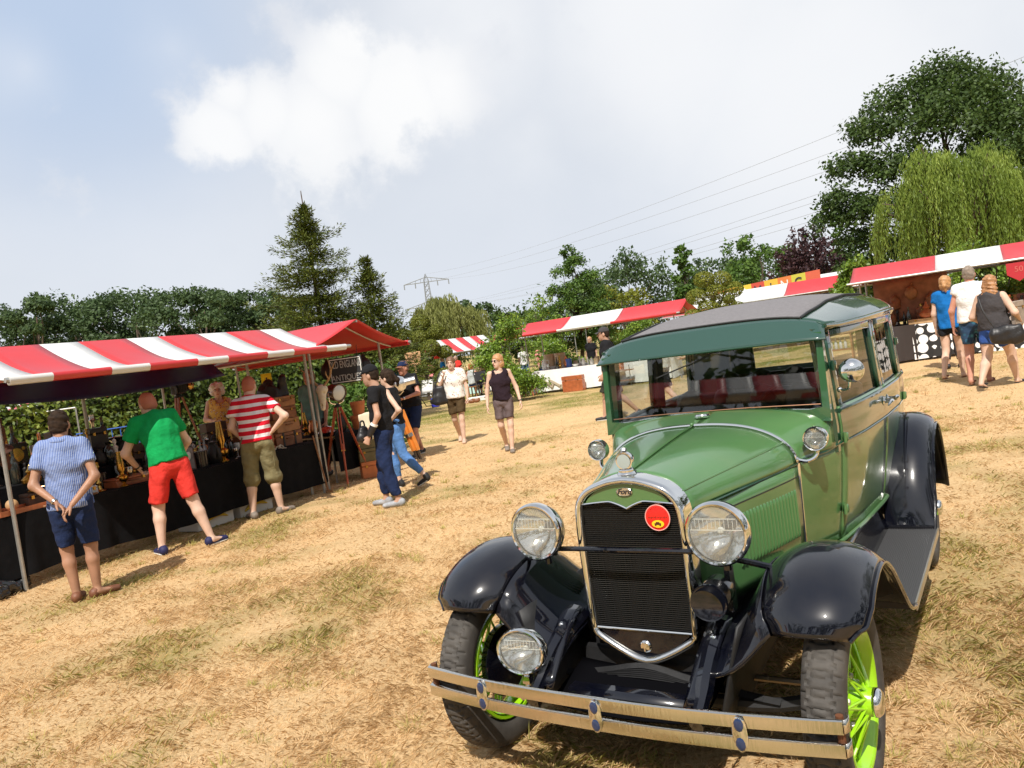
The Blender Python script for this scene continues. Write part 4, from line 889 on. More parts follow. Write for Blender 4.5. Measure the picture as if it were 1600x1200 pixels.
    if shoes:
        m, style = shoes[:2]
        for n in 'lr':
            an, to = j['ank'+n], j['toe'+n]; d = to-an; fl = V(d[0], d[1], 0); fl = fl/(np.linalg.norm(fl)+1e-9); dn = V(0, 0, -1)
            sole_dir = dirn(an-V(0, 0, .055)-fl*.055, to+fl*.05); 
            S = SDF(.015); heel = an+V(0, 0, -.045)-fl*.035
            if style == 'sandal': S.cone(heel-V(0, 0, .022), to-V(0, 0, .012)+fl*.02, (.040, .012), (.045, .010), np.cross(fl, V(0, 0, 1))); S.cone(an+fl*.10-V(0, 0, .035)-np.cross(fl, V(0, 0, 1))*.04, an+fl*.10-V(0, 0, .035)+np.cross(fl, V(0, 0, 1))*.04, .020, .020)
            else:
                S.cone(heel, to+fl*.015, (.040, .046), (.044, .030), np.cross(fl, V(0, 0, 1)), k=.02); S.cone(heel+V(0, 0, .01), an+V(0, 0, .02 if style == 'high' else -.015), .044, .046 if style == 'high' else .043, flat=True)
            so = sdf_obj(S, max(h*.75, .0105), 'shoe', m, t)
            if len(shoes) > 2 and shoes[2]:
                S2 = SDF(.01); S2.cone(heel-V(0, 0, .034), to+fl*.018-V(0, 0, .018), (.043, .013), (.046, .012), np.cross(fl, V(0, 0, 1))); sdf_obj(S2, max(h*.75, .0105), 'sole', shoes[2], so)
    if hair:
        m, style = hair[:2]; S = SDF(.02); hd = j['head']; T = lambda q: hd+Rh @ V(*q)
        if style == 'short': S.ell(T((0, -.022, .045)), V(.083, .098, .090)*HS, rot=Rr); S.ell(T((0, -.055, -.015)), V(.076, .060, .075)*HS, rot=Rr); S.ell(T((0, .085, -.02)), V(.075, .085, .085)*HS, sub=True, rot=Rr)
        if style == 'buzz': S.ell(T((0, -.022, .034)), V(.0785, .096, .094)*HS, rot=Rr); S.ell(T((0, -.050, -.015)), V(.074, .058, .068)*HS, rot=Rr); S.ell(T((0, .080, -.01)), V(.078, .080, .075)*HS, sub=True, rot=Rr)
        if style in ('bob', 'long', 'curly', 'bun', 'tail'):
            S.ell(T((0, -.020, .042)), V(.090, .105, .096)*HS, rot=Rr); S.ell(T((0, -.055, -.03)), V(.085, .065, .090)*HS, rot=Rr)
            if style == 'bob': S.ell(T((0, -.04, -.06)), V(.092, .075, .075)*HS, rot=Rr)
            if style == 'curly':
                for q in ((.075, -.02, -.03), (-.075, -.02, -.03), (.06, .03, .09), (-.06, .03, .09), (0, -.08, -.05), (0, .0, .11), (.08, -.04, .04), (-.08, -.04, .04)): S.ell(T(q), V(.05, .05, .05)*HS)
            if style == 'long': S.cone(T((0, -.06, -.02)), T((.0, -.10, -.30)), (.105, .06), (.125, .045), Rh @ V(1, 0, 0)); S.cone(T((.0, -.10, -.28)), T((.02, -.115, -.42)), (.12, .045), (.05, .02), Rh @ V(1, 0, 0))
            if style == 'bun': S.ell(T((0, -.12, .03)), V(.042, .042, .042)*HS)
            if style == 'tail': S.cone(T((0, -.11, .02)), T((.02, -.155, -.04)), .028, .035).cone(T((.02, -.155, -.04)), T((.03, -.14, -.13)), .035, .016)
            S.ell(T((0, .095, -.028)), V(.070, .085, .080)*HS, sub=True, rot=Rr)
        sdf_obj(S, .011 if h < .0226 else .017, 'hair', m, t, .005 if style in ('long', 'curly', 'short') else .002, 3, 70)
    if hat:
        m, style = hat[:2]; S = SDF(.012); hd = j['head']; T = lambda q: hd+Rh @ V(*q)
        S.ell(T((0, -.015, .048)), V(.086, .103, .090)*HS, rot=Rr); S.cut(Rr @ V(0, 0, -1), -(Rr @ V(0, 0, 1)) @ T((0, 0, .040)))
        hc = sdf_obj(S, .010, 'cap', m, t)
        bm = B(); bm.grid(lambda u, v: T(((v*2-1)*.075*(1-.12*u*u), .070+.085*u*(1-.55*(v*2-1)**2), .050-.020*u-.018*(v*2-1)**2)), 8, 10); bm.obj('cap_peak', hat[2] if len(hat) > 2 else m, hc, solid=.006)
    if extra: extra(t, j, Rh)
    return t, j, Rh
def glasses(m, dark=True):
    def fn(t, j, Rh):
        hd = j['head']; b = B(); T = lambda q: hd+Rh @ V(*q)
        for x in (-1, 1):
            b.add([T((x*.031+.021*cos(a), .098, .012+.016*sin(a))) for a in np.linspace(0, 2*pi, 12, endpoint=False)], [tuple(range(12))]) if dark else b.tube([T((x*.031+.021*cos(a), .098, .012+.016*sin(a))) for a in np.linspace(0, 2*pi, 12, endpoint=False)], .0025, 5, loop=True)
            b.tube([T((x*.052, .097, .018)), T((x*.078, .0, .018))], .0025, 5)
        b.tube([T((-.012, .10, .016)), T((.012, .10, .016))], .0025, 5); b.obj('glasses', m, t)
    return fn
# ================================================================== trees and bushes
def ray_at(px, py, D):
    """world point at depth D (world y) seen at a photo pixel"""
    d = CF+CR*((px-800)/FPX)-CU*((py-600)/FPX); t = D/d[1]; return V(0, 0, CAMH)+d*t
def leaf_mat(name, cols, trans=.35, rough=.55):
    if name in MATS: return MATS[name]
    m = bpy.data.materials.new(name); m.use_nodes = True; nt = m.node_tree; N = nt.nodes; L = nt.links; b = N['Principled BSDF']; b.inputs['Roughness'].default_value = rough; b.inputs['Specular IOR Level'].default_value = .35
    at = N.new('ShaderNodeAttribute'); at.attribute_name = 'tint'; r = N.new('ShaderNodeValToRGB'); e = r.color_ramp.elements
    while len(e) < len(cols): e.new(.5)
    for i, (q, c) in enumerate(zip(e, cols)): q.position = i/(len(cols)-1); q.color = (*c, 1)
    L.new(at.outputs['Fac'], r.inputs[0]); L.new(r.outputs[0], b.inputs['Base Color'])
    t = N.new('ShaderNodeBsdfTranslucent'); L.new(r.outputs[0], t.inputs[0]); mx = N.new('ShaderNodeMixShader'); mx.inputs[0].default_value = trans
    L.new(b.outputs[0], mx.inputs[1]); L.new(t.outputs[0], mx.inputs[2]); L.new(mx.outputs[0], N['Material Output'].inputs[0]); MATS[name] = m; return m
BARK = mat('bark', (.085, .06, .042), .9, 0, .35, 6, bump=.6, bscale=20)
def leaves(P, size, rng, tint, nrm=None, aspect=.55, jit=.9):
    """rhombic leaves at points P; nrm: rough facing"""
    n = len(P); d = rng.normal(size=(n, 3)); nr = rng.normal(size=(n, 3))*jit+(nrm if nrm is not None else 0); nr /= np.linalg.norm(nr, axis=1)[:, None]+1e-9
    d -= nr*(d*nr).sum(1)[:, None]; d /= np.linalg.norm(d, axis=1)[:, None]+1e-9; sd = np.cross(nr, d); L = (size*(.65+.7*rng.random(n)))[:, None]
    v = np.stack([P-d*L*.5, P+sd*L*aspect*.5+d*L*.05, P+d*L*.5, P-sd*L*aspect*.5+d*L*.05], 1).reshape(-1, 3); i = np.arange(n)[:, None]*4
    return v, i+[0, 1, 2, 3], np.repeat(tint, 4)
def clump_points(C, R, n, rng, thick=.45, low=.25):
    """points gathered into twig clusters on the outside of blobs"""
    C = np.asarray(C); R = np.asarray(R, float); 
    if R.ndim == 1: R = np.repeat(R[:, None], 3, 1)
    w = (R.prod(1))**(2/3); k = rng.choice(len(C), n, p=w/w.sum()); ncl = max(8, n//14); ck = rng.choice(len(C), ncl, p=w/w.sum())
    d = rng.normal(size=(ncl, 3)); d /= np.linalg.norm(d, axis=1)[:, None]; d[:, 2] = np.where(d[:, 2] < -low, -d[:, 2]*.7, d[:, 2]); rad_ = 1-thick*rng.random(ncl)**1.6+.07*np.clip(rng.normal(size=ncl), -1.5, 1.5)
    cp = C[ck]+d*R[ck]*rad_[:, None]; q = rng.integers(0, ncl, n); sp = R[ck][q].mean(1)*.17
    return cp[q]+np.clip(rng.normal(size=(n, 3)), -1.7, 1.7)*sp[:, None], d[q], rng.random(ncl)[q]
def limb(b, a, c, r0, r1, rng, n=5, wob=.08):
    L = np.linalg.norm(c-a); pts = [a+(c-a)*t+rng.normal(size=3)*wob*L*sin(pi*t)*.5 for t in np.linspace(0, 1, n)]; b.tube(pts, list(np.linspace(r0, r1, n)), 7, cap=False); return pts
def tree(name, label, base, Ht, Wd, blobs, n, size, lm, seed, trunk=.03, cat_='tree', group=None, bole=.25, aspect=.55, limbs=True, up=.5):
    """blobs: (x, y, z, r[, rz]) in units of width (x, y, r) and height (z)"""
    rng = np.random.default_rng(seed); t = thing(name, label, cat_, tuple(base), 0, group)
    C = np.array([(q[0]*Wd, q[1]*Wd, q[2]*Ht) for q in blobs]); R = np.array([(q[3]*Wd, q[3]*Wd, (q[4] if len(q) > 4 else q[3]*.8)*Wd) for q in blobs])
    b = B(); tp = V(rng.normal()*.02*Wd, 0, Ht*.8); limb(b, V(0, 0, -.1), tp, trunk*Ht, trunk*Ht*.2, rng, 7, .03)
    if limbs:
        for c in C: z0 = Ht*bole+max(0, (c[2]-Ht*bole))*.45; a = tp*(z0/tp[2]); limb(b, a, c, trunk*Ht*.42, trunk*Ht*.06, rng)
    b.obj('trunk', BARK, t)
    P, d, ct = clump_points(C, R, n, rng); tint = np.clip(ct*.65+rng.random(n)*.45-.05, 0, 1)
    v, F, at = leaves(P, np.full(n, size), rng, tint, d*.7+V(0, 0, up), aspect)
    link('crown', npmesh('crown', v, F, lm, at), t); return t
def blobs_round(rng, n, flat=1., z0=.35, z1=.93):
    out = []
    for i in range(n):
        z = z0+(z1-z0)*((i+.5)/n); w_ = .36*sin(pi*min(.96, .18+.80*(1-(z-z0)/(z1-z0))))*flat+.05; a = i*2.399+rng.normal()*.4; rr = w_*sqrt(rng.random()*.75+.25); out.append((rr*cos(a), rr*sin(a), z, .13+.09*rng.random()))
    return out
LDARK = leaf_mat('leaf_oak_dark', [(.029, .054, .013), (.056, .099, .019), (.099, .152, .032)])
LFAR = leaf_mat('leaf_far', [(.037, .071, .027), (.068, .112, .037), (.102, .153, .054)])
LMID = leaf_mat('leaf_mid', [(.042, .090, .015), (.083, .158, .024), (.150, .240, .042)])
LBRT = leaf_mat('leaf_laurel', [(.085, .15, .018), (.16, .26, .03), (.30, .40, .06)] or [(.057, .109, .011), (.115, .196, .018), (.241, .333, .046)], .3, .35)
LYEL = leaf_mat('leaf_gold', [(.11, .14, .012), (.19, .21, .022), (.28, .29, .045)])
LWIL = leaf_mat('leaf_willow', [(.085, .13, .018), (.19, .27, .04), (.33, .41, .08)] or [(.086, .132, .018), (.149, .218, .032), (.241, .310, .057)], .4)
LWIL2 = leaf_mat('leaf_willow_far', [(.16, .175, .045), (.24, .26, .07), (.31, .32, .11)] or [(.10, .115, .028), (.16, .18, .045), (.22, .23, .07)], .4)
LPUR = leaf_mat('leaf_copper', [(.031, .014, .018), (.059, .027, .031), (.105, .050, .049)], .25)
LNEE = leaf_mat('needle', [(.06, .085, .014), (.11, .14, .022), (.18, .20, .035)] or [(.042, .072, .012), (.083, .120, .018), (.150, .188, .033)], .2)
LTOP = leaf_mat('leaf_topiary', [(.075, .095, .008), (.13, .15, .014), (.20, .21, .03)], .25)
def place_tree(px, top, D): X = ray_at(px, top, D); g = gz(X[0], X[1]); return V(X[0], X[1], g), X[2]-g
# line of oaks behind the left-hand stalls
rg = np.random.default_rng(21)
for i, (px, top, D, wpx) in enumerate([(-60, 470, 62, 130), (15, 458, 66, 130), (48, 449, 60, 70), (105, 462, 64, 110), (150, 449, 68, 110), (205, 447, 63, 120), (262, 441, 66, 110), (312, 447, 62, 90), (352, 449, 65, 80), (392, 443, 68, 80), (432, 462, 66, 80)]):
    b, H_ = place_tree(px, top, D); W_ = wpx/FPX*D*1.45
    pos = ['at the far left edge', 'second from the left', 'tall narrow, left of the middle', 'left of the middle', 'fourth wide one from the left', 'in the middle of the line', 'tallest, right of the middle', 'third from the spruce', 'narrow, second from the spruce', 'just left of the spruce', 'half hidden by the spruce'][i]
    tree('oak_tree', 'dark green oak in the line behind the left stalls, '+pos, b, H_, W_, blobs_round(rg, 15, 1.25, .14, .91), 9500, .29, LFAR, 100+i, .022, group='oaks behind the left stalls', bole=.15)
# spruce with two leaders
def spruce(label, base, Ht, Wd, seed, lean=0., dens=1.):
    rng = np.random.default_rng(seed); t = thing('spruce_tree', label, 'tree', tuple(base)); b = B(); b.tube([(0, 0, -.1), (0, 0, Ht*.5), (lean*.3, 0, Ht)], [.12, .07, .008], 8); b2 = B()
    Ps, Ds = [], []
    def leader(x0, z0, z1, wb_, nl):
        for i in range(nl):
            f = i/(nl-1); z = z0+(z1-z0)*f+rng.normal()*.05; Lm = wb_*(1-f)**.80*(1+.18*rng.normal())+.10
            for k in range(int(7+3*(1-f))):
                a = k*2*pi/8+i*.8+rng.normal()*.25; L = Lm*(.35+.95*rng.random()); nn = int(6+L*13)
                tt = np.linspace(.1, 1, nn); x = x0+np.cos(a)*L*tt; y = np.sin(a)*L*tt; zz = z+L*(.16-.38*tt+.40*tt**2)*(1 if f < .75 else 2.2)
                b2.tube([(x[0], y[0], zz[0]), (x[nn//2], y[nn//2], zz[nn//2]), (x[-1], y[-1], zz[-1])], [.014*(1.2-f), .008, .003], 4, cap=False)
                for q in range(nn):
                    m = int(11*dens); s_ = L*.22*(1.05-tt[q])+.045; o = rng.normal(size=(m, 3))*V(s_, s_, .075)*.62; Ps.append(np.array([x[q], y[q], zz[q]])+o); dd = o+np.array([cos(a), sin(a), .15])*s_; Ds.append(dd)
    leader(0, .5, Ht*.92, Wd*.56, 36); leader(Wd*.36, 1.0, Ht*.66, Wd*.30, 20)
    b2.tube([(0, 0, Ht*.86), (-.02, 0, Ht)], [.018, .004], 5); b.tube([(Wd*.1, 0, .8), (Wd*.35, 0, 2.0), (Wd*.37, 0, Ht*.68)], [.05, .04, .006], 6)
    b.obj('trunk', BARK, t); b2.obj('branches', BARK, t)['kind'] = 'stuff'
    P = np.concatenate(Ps); D = np.concatenate(Ds); D /= np.linalg.norm(D, axis=1)[:, None]+1e-9; n = len(P)
    sd = np.cross(D, V(0, 0, 1)+rng.normal(size=(n, 3))*.6); sd /= np.linalg.norm(sd, axis=1)[:, None]; L = (.085+.07*rng.random(n))[:, None]; w_ = .018
    v = np.stack([P, P+D*L*.5+sd*w_, P+D*L, P+D*L*.5-sd*w_], 1).reshape(-1, 3); i = np.arange(n)[:, None]*4
    link('crown', npmesh('crown', v, i+[0, 1, 2, 3], LNEE, np.repeat(np.clip(rng.random(n)*.8+.15*rng.normal(size=n), 0, 1), 4)), t); return t
b, H_ = place_tree(470, 298, 24); spruce('tall spruce with a second lower top, behind the red stall', b, H_, 4.5, 5, dens=.75)
b, H_ = place_tree(606, 500, 34); spruce('small far spruce tip right of the red gable', b, H_, 1.6, 6, dens=.3)
# weeping willows
def willow(label, base, Ht, Wd, n, lm, seed, size=.16, ln=.80, asp=.11):
    rng = np.random.default_rng(seed); t = thing('weeping_willow', label, 'tree', tuple(base)); b = B(); tp = V(0, 0, Ht*.55); limb(b, V(0, 0, -.1), tp, .035*Ht, .02*Ht, rng)
    Ps, Ts = [], []; nc = max(60, n//14)
    for i in range(nc):
        a = rng.random()*2*pi; r = sqrt(rng.random()); bump = 1+.16*sin(a*3+1)+.12*sin(a*5+2); x, y = cos(a)*r*Wd*.46*bump, sin(a)*r*Wd*.46*bump; z = Ht*(.50+.47*sqrt(max(0, 1-(r*.97)**2)))+rng.normal()*.035*Ht; tn = rng.random(); Lc = Ht*ln*(.35+.65*rng.random())*(.34+.66*r)
        if i % 3 == 0: limb(b, tp*(.7+.3*rng.random()), V(x, y, z), .010*Ht, .003*Ht, rng)
        for k in range(14):
            x1, y1 = x+rng.normal()*.035*Wd, y+rng.normal()*.035*Wd; L = min(Lc*(.55+.55*rng.random()), z-.2); m = int(8+L/size*3.0); q = np.linspace(0, 1, m); ox, oy = cos(a)*.08*Wd, sin(a)*.08*Wd; sw = rng.normal(size=2)*.03*Wd
            P = np.stack([x1+ox*np.sqrt(q)+sw[0]*q+rng.normal(size=m)*.018, y1+oy*np.sqrt(q)+sw[1]*q+rng.normal(size=m)*.018, z+rng.normal()*.04*Ht*.5-L*q**1.2], 1); Ps.append(P); Ts.append(np.full(m, tn*.7+.3*rng.random()))
    b.obj('trunk', BARK, t); P = np.concatenate(Ps); T = np.concatenate(Ts); n = len(P); D = V(0, 0, -1)+rng.normal(size=(n, 3))*.26; D /= np.linalg.norm(D, axis=1)[:, None]; sd = np.cross(D, rng.normal(size=(n, 3))); sd /= np.linalg.norm(sd, axis=1)[:, None]; L = (size*(.7+.6*rng.random(n)))[:, None]
    v = np.stack([P, P+D*L*.5+sd*L*asp, P+D*L, P+D*L*.5-sd*L*asp], 1).reshape(-1, 3); i = np.arange(n)[:, None]*4
    link('crown', npmesh('crown', v, i+[0, 1, 2, 3], lm, np.repeat(np.clip(T*.75+rng.random(n)*.3, 0, 1), 4)), t); return t
b, H_ = place_tree(1490, 224, 27); willow('bright green weeping willow above the right-hand stall', b, H_, 4.6, 1250, LWIL, 8, .15)
b, H_ = place_tree(688, 462, 70); willow('pale yellow-green weeping willow under the pylon', b, H_, 6.4, 900, LWIL2, 9, .36)
# big tree on the right and the trees between
b, H_ = place_tree(1462, 104, 38)
bl = [(.02, 0, .93, .12), (-.13, .03, .86, .12), (.16, 0, .85, .13), (.0, -.1, .80, .14), (-.25, 0, .76, .11), (.28, .05, .74, .13), (-.10, -.18, .70, .14), (.13, -.16, .68, .14), (-.34, .02, .63, .10), (.36, 0, .62, .13), (-.22, -.1, .58, .12), (.05, -.22, .56, .14), (.24, -.14, .54, .13), (-.40, 0, .50, .085), (-.43, .02, .43, .09), (-.30, -.08, .44, .11), (.40, -.02, .47, .12), (-.12, -.15, .42, .13), (.15, -.1, .40, .14), (-.33, 0, .33, .10), (.33, 0, .32, .13), (-.2, .0, .26, .12), (.05, 0, .28, .14), (-.36, 0, .22, .09), (.42, 0, .22, .12), (-.27, .0, .14, .10), (.15, 0, .15, .13)]
tree('broadleaf_tree', 'very tall dark broadleaf tree at the right edge, behind the willow', b, H_, 13, bl, 62000, .20, LDARK, 31, .018)
b, H_ = place_tree(1256, 346, 46)
rg = np.random.default_rng(4)
def upright(label, px, top, D, W_, lm, n, seed):
    b, H_ = place_tree(px, top, D); rng = np.random.default_rng(seed); t = thing('copper_beech', label, 'tree', tuple(b)); bb = B(); Ps = []
    bb.tube([(0, 0, -.1), (0, 0, H_*.5)], [.14, .08], 7)
    for k in range(46):
        a = rng.random()*2*pi; sp = sqrt(rng.random())*.5*W_; zt = H_*(1.0-.42*(sp/(.5*W_))**2)*(.88+.12*rng.random()); p0 = V(cos(a)*sp*.15, sin(a)*sp*.15, H_*.15); p1 = V(cos(a)*sp, sin(a)*sp, zt); bb.tube([p0, (p0+p1)/2+V(0, 0, .1), p1], [.04, .02, .006], 4, cap=False)
        m = n//46; q = rng.random(m)**.7; Ps.append(p0+(p1-p0)*q[:, None]+rng.normal(size=(m, 3))*(.10+.30*(1-q)[:, None]))
    bb.obj('trunk', BARK, t); P = np.concatenate(Ps); v, F, at = leaves(P, np.full(len(P), .20), rng, rng.random(len(P)), V(0, -.3, .5)); link('crown', npmesh('crown', v, F, lm, at), t)
upright('purple-leaved copper beech behind the white stall roof', 1255, 346, 44, 4.6, LPUR, 9500, 12)
for i, (px, top, D, wpx, lm, n, sz, nm, lab) in enumerate([
    (1306, 345, 60, 45, LMID, 3500, .26, 'conical_tree', 'narrow green tree between the copper beech and the big tree'),
    (1178, 372, 52, 95, LMID, 6000, .26, 'broadleaf_tree', 'mid-green rounded tree left of the copper beech'),
    (1115, 399, 75, 90, LFAR, 4500, .38, 'broadleaf_tree', 'small dark green far tree behind the golden topiary'),
    (1064, 384, 40, 58, LMID, 5500, .19, 'conical_tree', 'dark upright tree right of the grey-green wood'),
    (985, 411, 95, 130, LFAR, 6500, .46, 'broadleaf_tree', 'wide grey-green far tree behind the centre stall'),
    (925, 440, 90, 70, LFAR, 3500, .46, 'broadleaf_tree', 'low far tree behind the small oak'),
    (742, 466, 88, 62, LFAR, 3500, .44, 'broadleaf_tree', 'dark far tree right of the far willow'),
    (808, 483, 62, 70, LDARK, 3200, .34, 'broadleaf_tree', 'low olive-green far tree between willow and centre stall'),
    (968, 444, 38, 70, LYEL, 3600, .18, 'golden_bush', 'yellow-green bush behind the centre stall roof'),
    (660, 520, 80, 130, LFAR, 2600, .45, 'broadleaf_tree', 'far hedge-like tree low behind the topiary'),
    (1330, 395, 48, 80, LMID, 4200, .24, 'broadleaf_tree', 'green tree filling the gap under the big tree'),
    (1230, 410, 70, 120, LFAR, 3800, .36, 'broadleaf_tree', 'dark far tree low behind the white stall roof'),
    (1600, 330, 44, 150, LDARK, 7000, .26, 'broadleaf_tree', 'dark tree at the right edge behind the willow'),
    (560, 545, 60, 170, LFAR, 3200, .36, 'broadleaf_tree', 'far tree low behind the red gable'),
    (830, 510, 85, 260, LFAR, 5200, .42, 'broadleaf_tree', 'far low tree mass behind the striped far stall')]):
    b, H_ = place_tree(px, top, D); W_ = wpx/FPX*D*1.5; r2 = np.random.default_rng(60+i)
    if 'conical' in nm: bl = [((.30*(1-z)+.03)*cos(k*2.4), (.30*(1-z)+.03)*sin(k*2.4), z, .10+.14*(1-z)) for k, z in enumerate(np.linspace(.15, .96, 15))]
    else: bl = blobs_round(r2, 13, 1.15, .15, .9)
    tree(nm, lab, b, H_, W_, bl, n, sz, lm, 200+i, .022, 'bush' if 'bush' in nm else 'tree', bole=.12)
# small oak with layered boughs
b, H_ = place_tree(888, 387, 36)
bl = [(0, 0, .95, .10, .08), (.05, 0, .86, .16, .09), (-.12, 0, .80, .15, .08), (.2, 0, .74, .17, .08), (-.22, .05, .66, .17, .08), (.02, -.1, .66, .2, .09), (.3, 0, .60, .16, .07), (-.1, -.15, .54, .2, .09), (-.36, 0, .50, .16, .07), (.2, -.12, .50, .2, .09), (.38, 0, .42, .17, .08), (-.25, -.1, .40, .2, .09), (.05, -.15, .38, .22, .1), (-.42, 0, .32, .16, .07), (.25, 0, .28, .2, .1), (-.1, 0, .22, .22, .1)]
tree('oak_tree', 'dark layered young oak standing behind the centre stall', b, H_, 3.5, [(q[0], q[1], q[2], q[3], q[4]*1.5) for q in bl], 17000, .12, LMID, 33, .02)
# cloud-pruned topiary
def topiary(label, px, top, D, seed, balls, lm=LTOP):
    b, H_ = place_tree(px, top, D); rng = np.random.default_rng(seed); t = thing('topiary_tree', label, 'tree', tuple(b)); bb = B(); W_ = H_
    bb.tube([(0, 0, -.1), (.04, 0, H_*.4), (0, 0, H_*.85)], [.07, .05, .03], 7)
    Ps, Ns, Rs = [], [], []
    for (x, y, z, r) in balls:
        c = V(x*H_, y*H_, z*H_); bb.tube([(0, 0, c[2]*.7), c*V(.6, .6, 1)+V(0, 0, -.05), c], [.03, .025, .02], 5); n = int(2100*(r/.12)**2); d = rng.normal(size=(n, 3)); d /= np.linalg.norm(d, axis=1)[:, None]; Ps.append(c+d*r*H_*V(1, 1, .78)*(1-.18*rng.random(n)**2)[:, None]); Ns.append(d)
    bb.obj('trunk', BARK, t); P = np.concatenate(Ps); v, F, at = leaves(P, np.full(len(P), .05*D/24), rng, rng.random(len(P)), np.concatenate(Ns), .6, .5); link('crown', npmesh('crown', v, F, lm, at), t)
topiary('cloud-pruned topiary of round green balls beside the wooden sign', 652, 496, 33, 1, [(0.02, 0, .93, .13), (-.20, 0, .80, .12), (.18, .02, .80, .12), (.0, -.05, .76, .12), (-.32, 0, .60, .12), (.10, -.1, .62, .13), (.26, 0, .55, .10), (-.12, 0, .55, .12), (-.26, 0, .38, .12), (.05, 0, .40, .12), (-.40, 0, .30, .11), (.2, 0, .28, .11), (-.1, 0, .2, .13)])
topiary('golden cloud-pruned topiary just behind the car roof', 1108, 424, 22, 2, [(-.06, 0, .93, .10), (.10, 0, .91, .10), (.20, 0, .80, .10), (-.15, 0, .78, .10), (.02, -.04, .80, .10), (-.06, -.03, .66, .10), (.12, 0, .66, .10), (-.20, 0, .60, .09), (.22, 0, .62, .08), (0, 0, .5, .11), (.14, 0, .48, .10), (-.12, 0, .45, .1)], LYEL)
topiary('small two-ball topiary poking up at the roof edge', 1138, 460, 21, 3, [(0, 0, .94, .07), (-.01, 0, .78, .085), (.02, 0, .62, .1)], LTOP)
# laurel bushes
def bush(label, px, top, D, wpx, n, seed, lm=LBRT, size=.11, shape=1., group=None):
    b, H_ = place_tree(px, top, D); rng = np.random.default_rng(seed); W_ = wpx/FPX*D*1.4; bl = []
    for k in range(14): a = k*2.4; z = .10+.82*((k*.618) % 1); rr = .30*shape*(1-.45*z)*sqrt(rng.random()); bl.append((rr*cos(a), rr*sin(a), z, .20*(1.15-.35*z), .17))
    return tree('laurel_bush', label, b, H_, W_, bl, n, size, lm, seed, .012, 'bush', group, .05, .5)
bush('bright laurel bush between the far stall and the centre stall', 780, 498, 25, 92, 9500, 41, size=.10)
bush('laurel bush standing inside the centre stall, behind its table', 868, 497, 29.5, 88, 7500, 42, size=.10)
bush('laurel bush behind the right half of the centre stall', 990, 500, 27.5, 80, 7000, 43, size=.10)
bush('light green shrub tips above the centre stall roof', 830, 462, 34, 80, 2600, 44, size=.12)
bush('light green laurel beside the right-hand stall', 1325, 398, 19.5, 75, 7000, 45, size=.10)
bush('laurel bush behind the white-shirted man', 1575, 420, 17.5, 120, 9000, 46, size=.10)
bush('light green shrub tip right of the willow', 1500, 378, 20, 110, 2800, 47, size=.11)
# clipped hedge behind the left stalls
def hedge():
    rng = np.random.default_rng(77); a, c = V(-12.5, 12.2), V(-3.6, 17.6); n = 26000; t = rng.random(n); Hh = 2.15; th = .55
    u_ = (c-a)/np.linalg.norm(c-a); nn = V(u_[1], -u_[0]); f = rng.random(n); off = np.where(f < .62, th, np.where(f < .8, rng.uniform(-th, th, n), -th)); z = np.where((f >= .62) & (f < .8), Hh, Hh*rng.random(n)); bul = fbm(t*12, z, 1.2, 5, 3)-.5
    xy = a+(c-a)*t[:, None]+nn*(off*(1+bul*.5)+rng.normal(size=n)*.06)[:, None]; z = z*(1+.12*bul)+rng.normal(size=n)*.05; nr = np.stack([nn[0]*np.sign(off), nn[1]*np.sign(off), np.full(n, .35)], 1)
    P = np.stack([xy[:, 0], xy[:, 1], z], 1); v, F, at = leaves(P, np.full(n, .10), rng, np.clip(rng.random(n)*.8+bul, 0, 1), nr, .55, .7)
    o = thing('hedge', 'long bright green leafy hedge behind the left-hand stalls', 'hedge', (0, 0, 0)); link('foliage', npmesh('foliage', v, F, leaf_mat('leaf_hedge', [(.044, .075, .010), (.106, .156, .020), (.237, .288, .044)]), at), o)
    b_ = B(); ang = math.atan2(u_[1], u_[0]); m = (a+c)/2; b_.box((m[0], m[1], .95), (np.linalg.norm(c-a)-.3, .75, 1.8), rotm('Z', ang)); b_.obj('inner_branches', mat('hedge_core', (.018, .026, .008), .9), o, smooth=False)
hedge()
bush('wild green bush behind the red stall, right of the yellow notice', 560, 590, 16.0, 130, 3800, 48, LMID, .10)
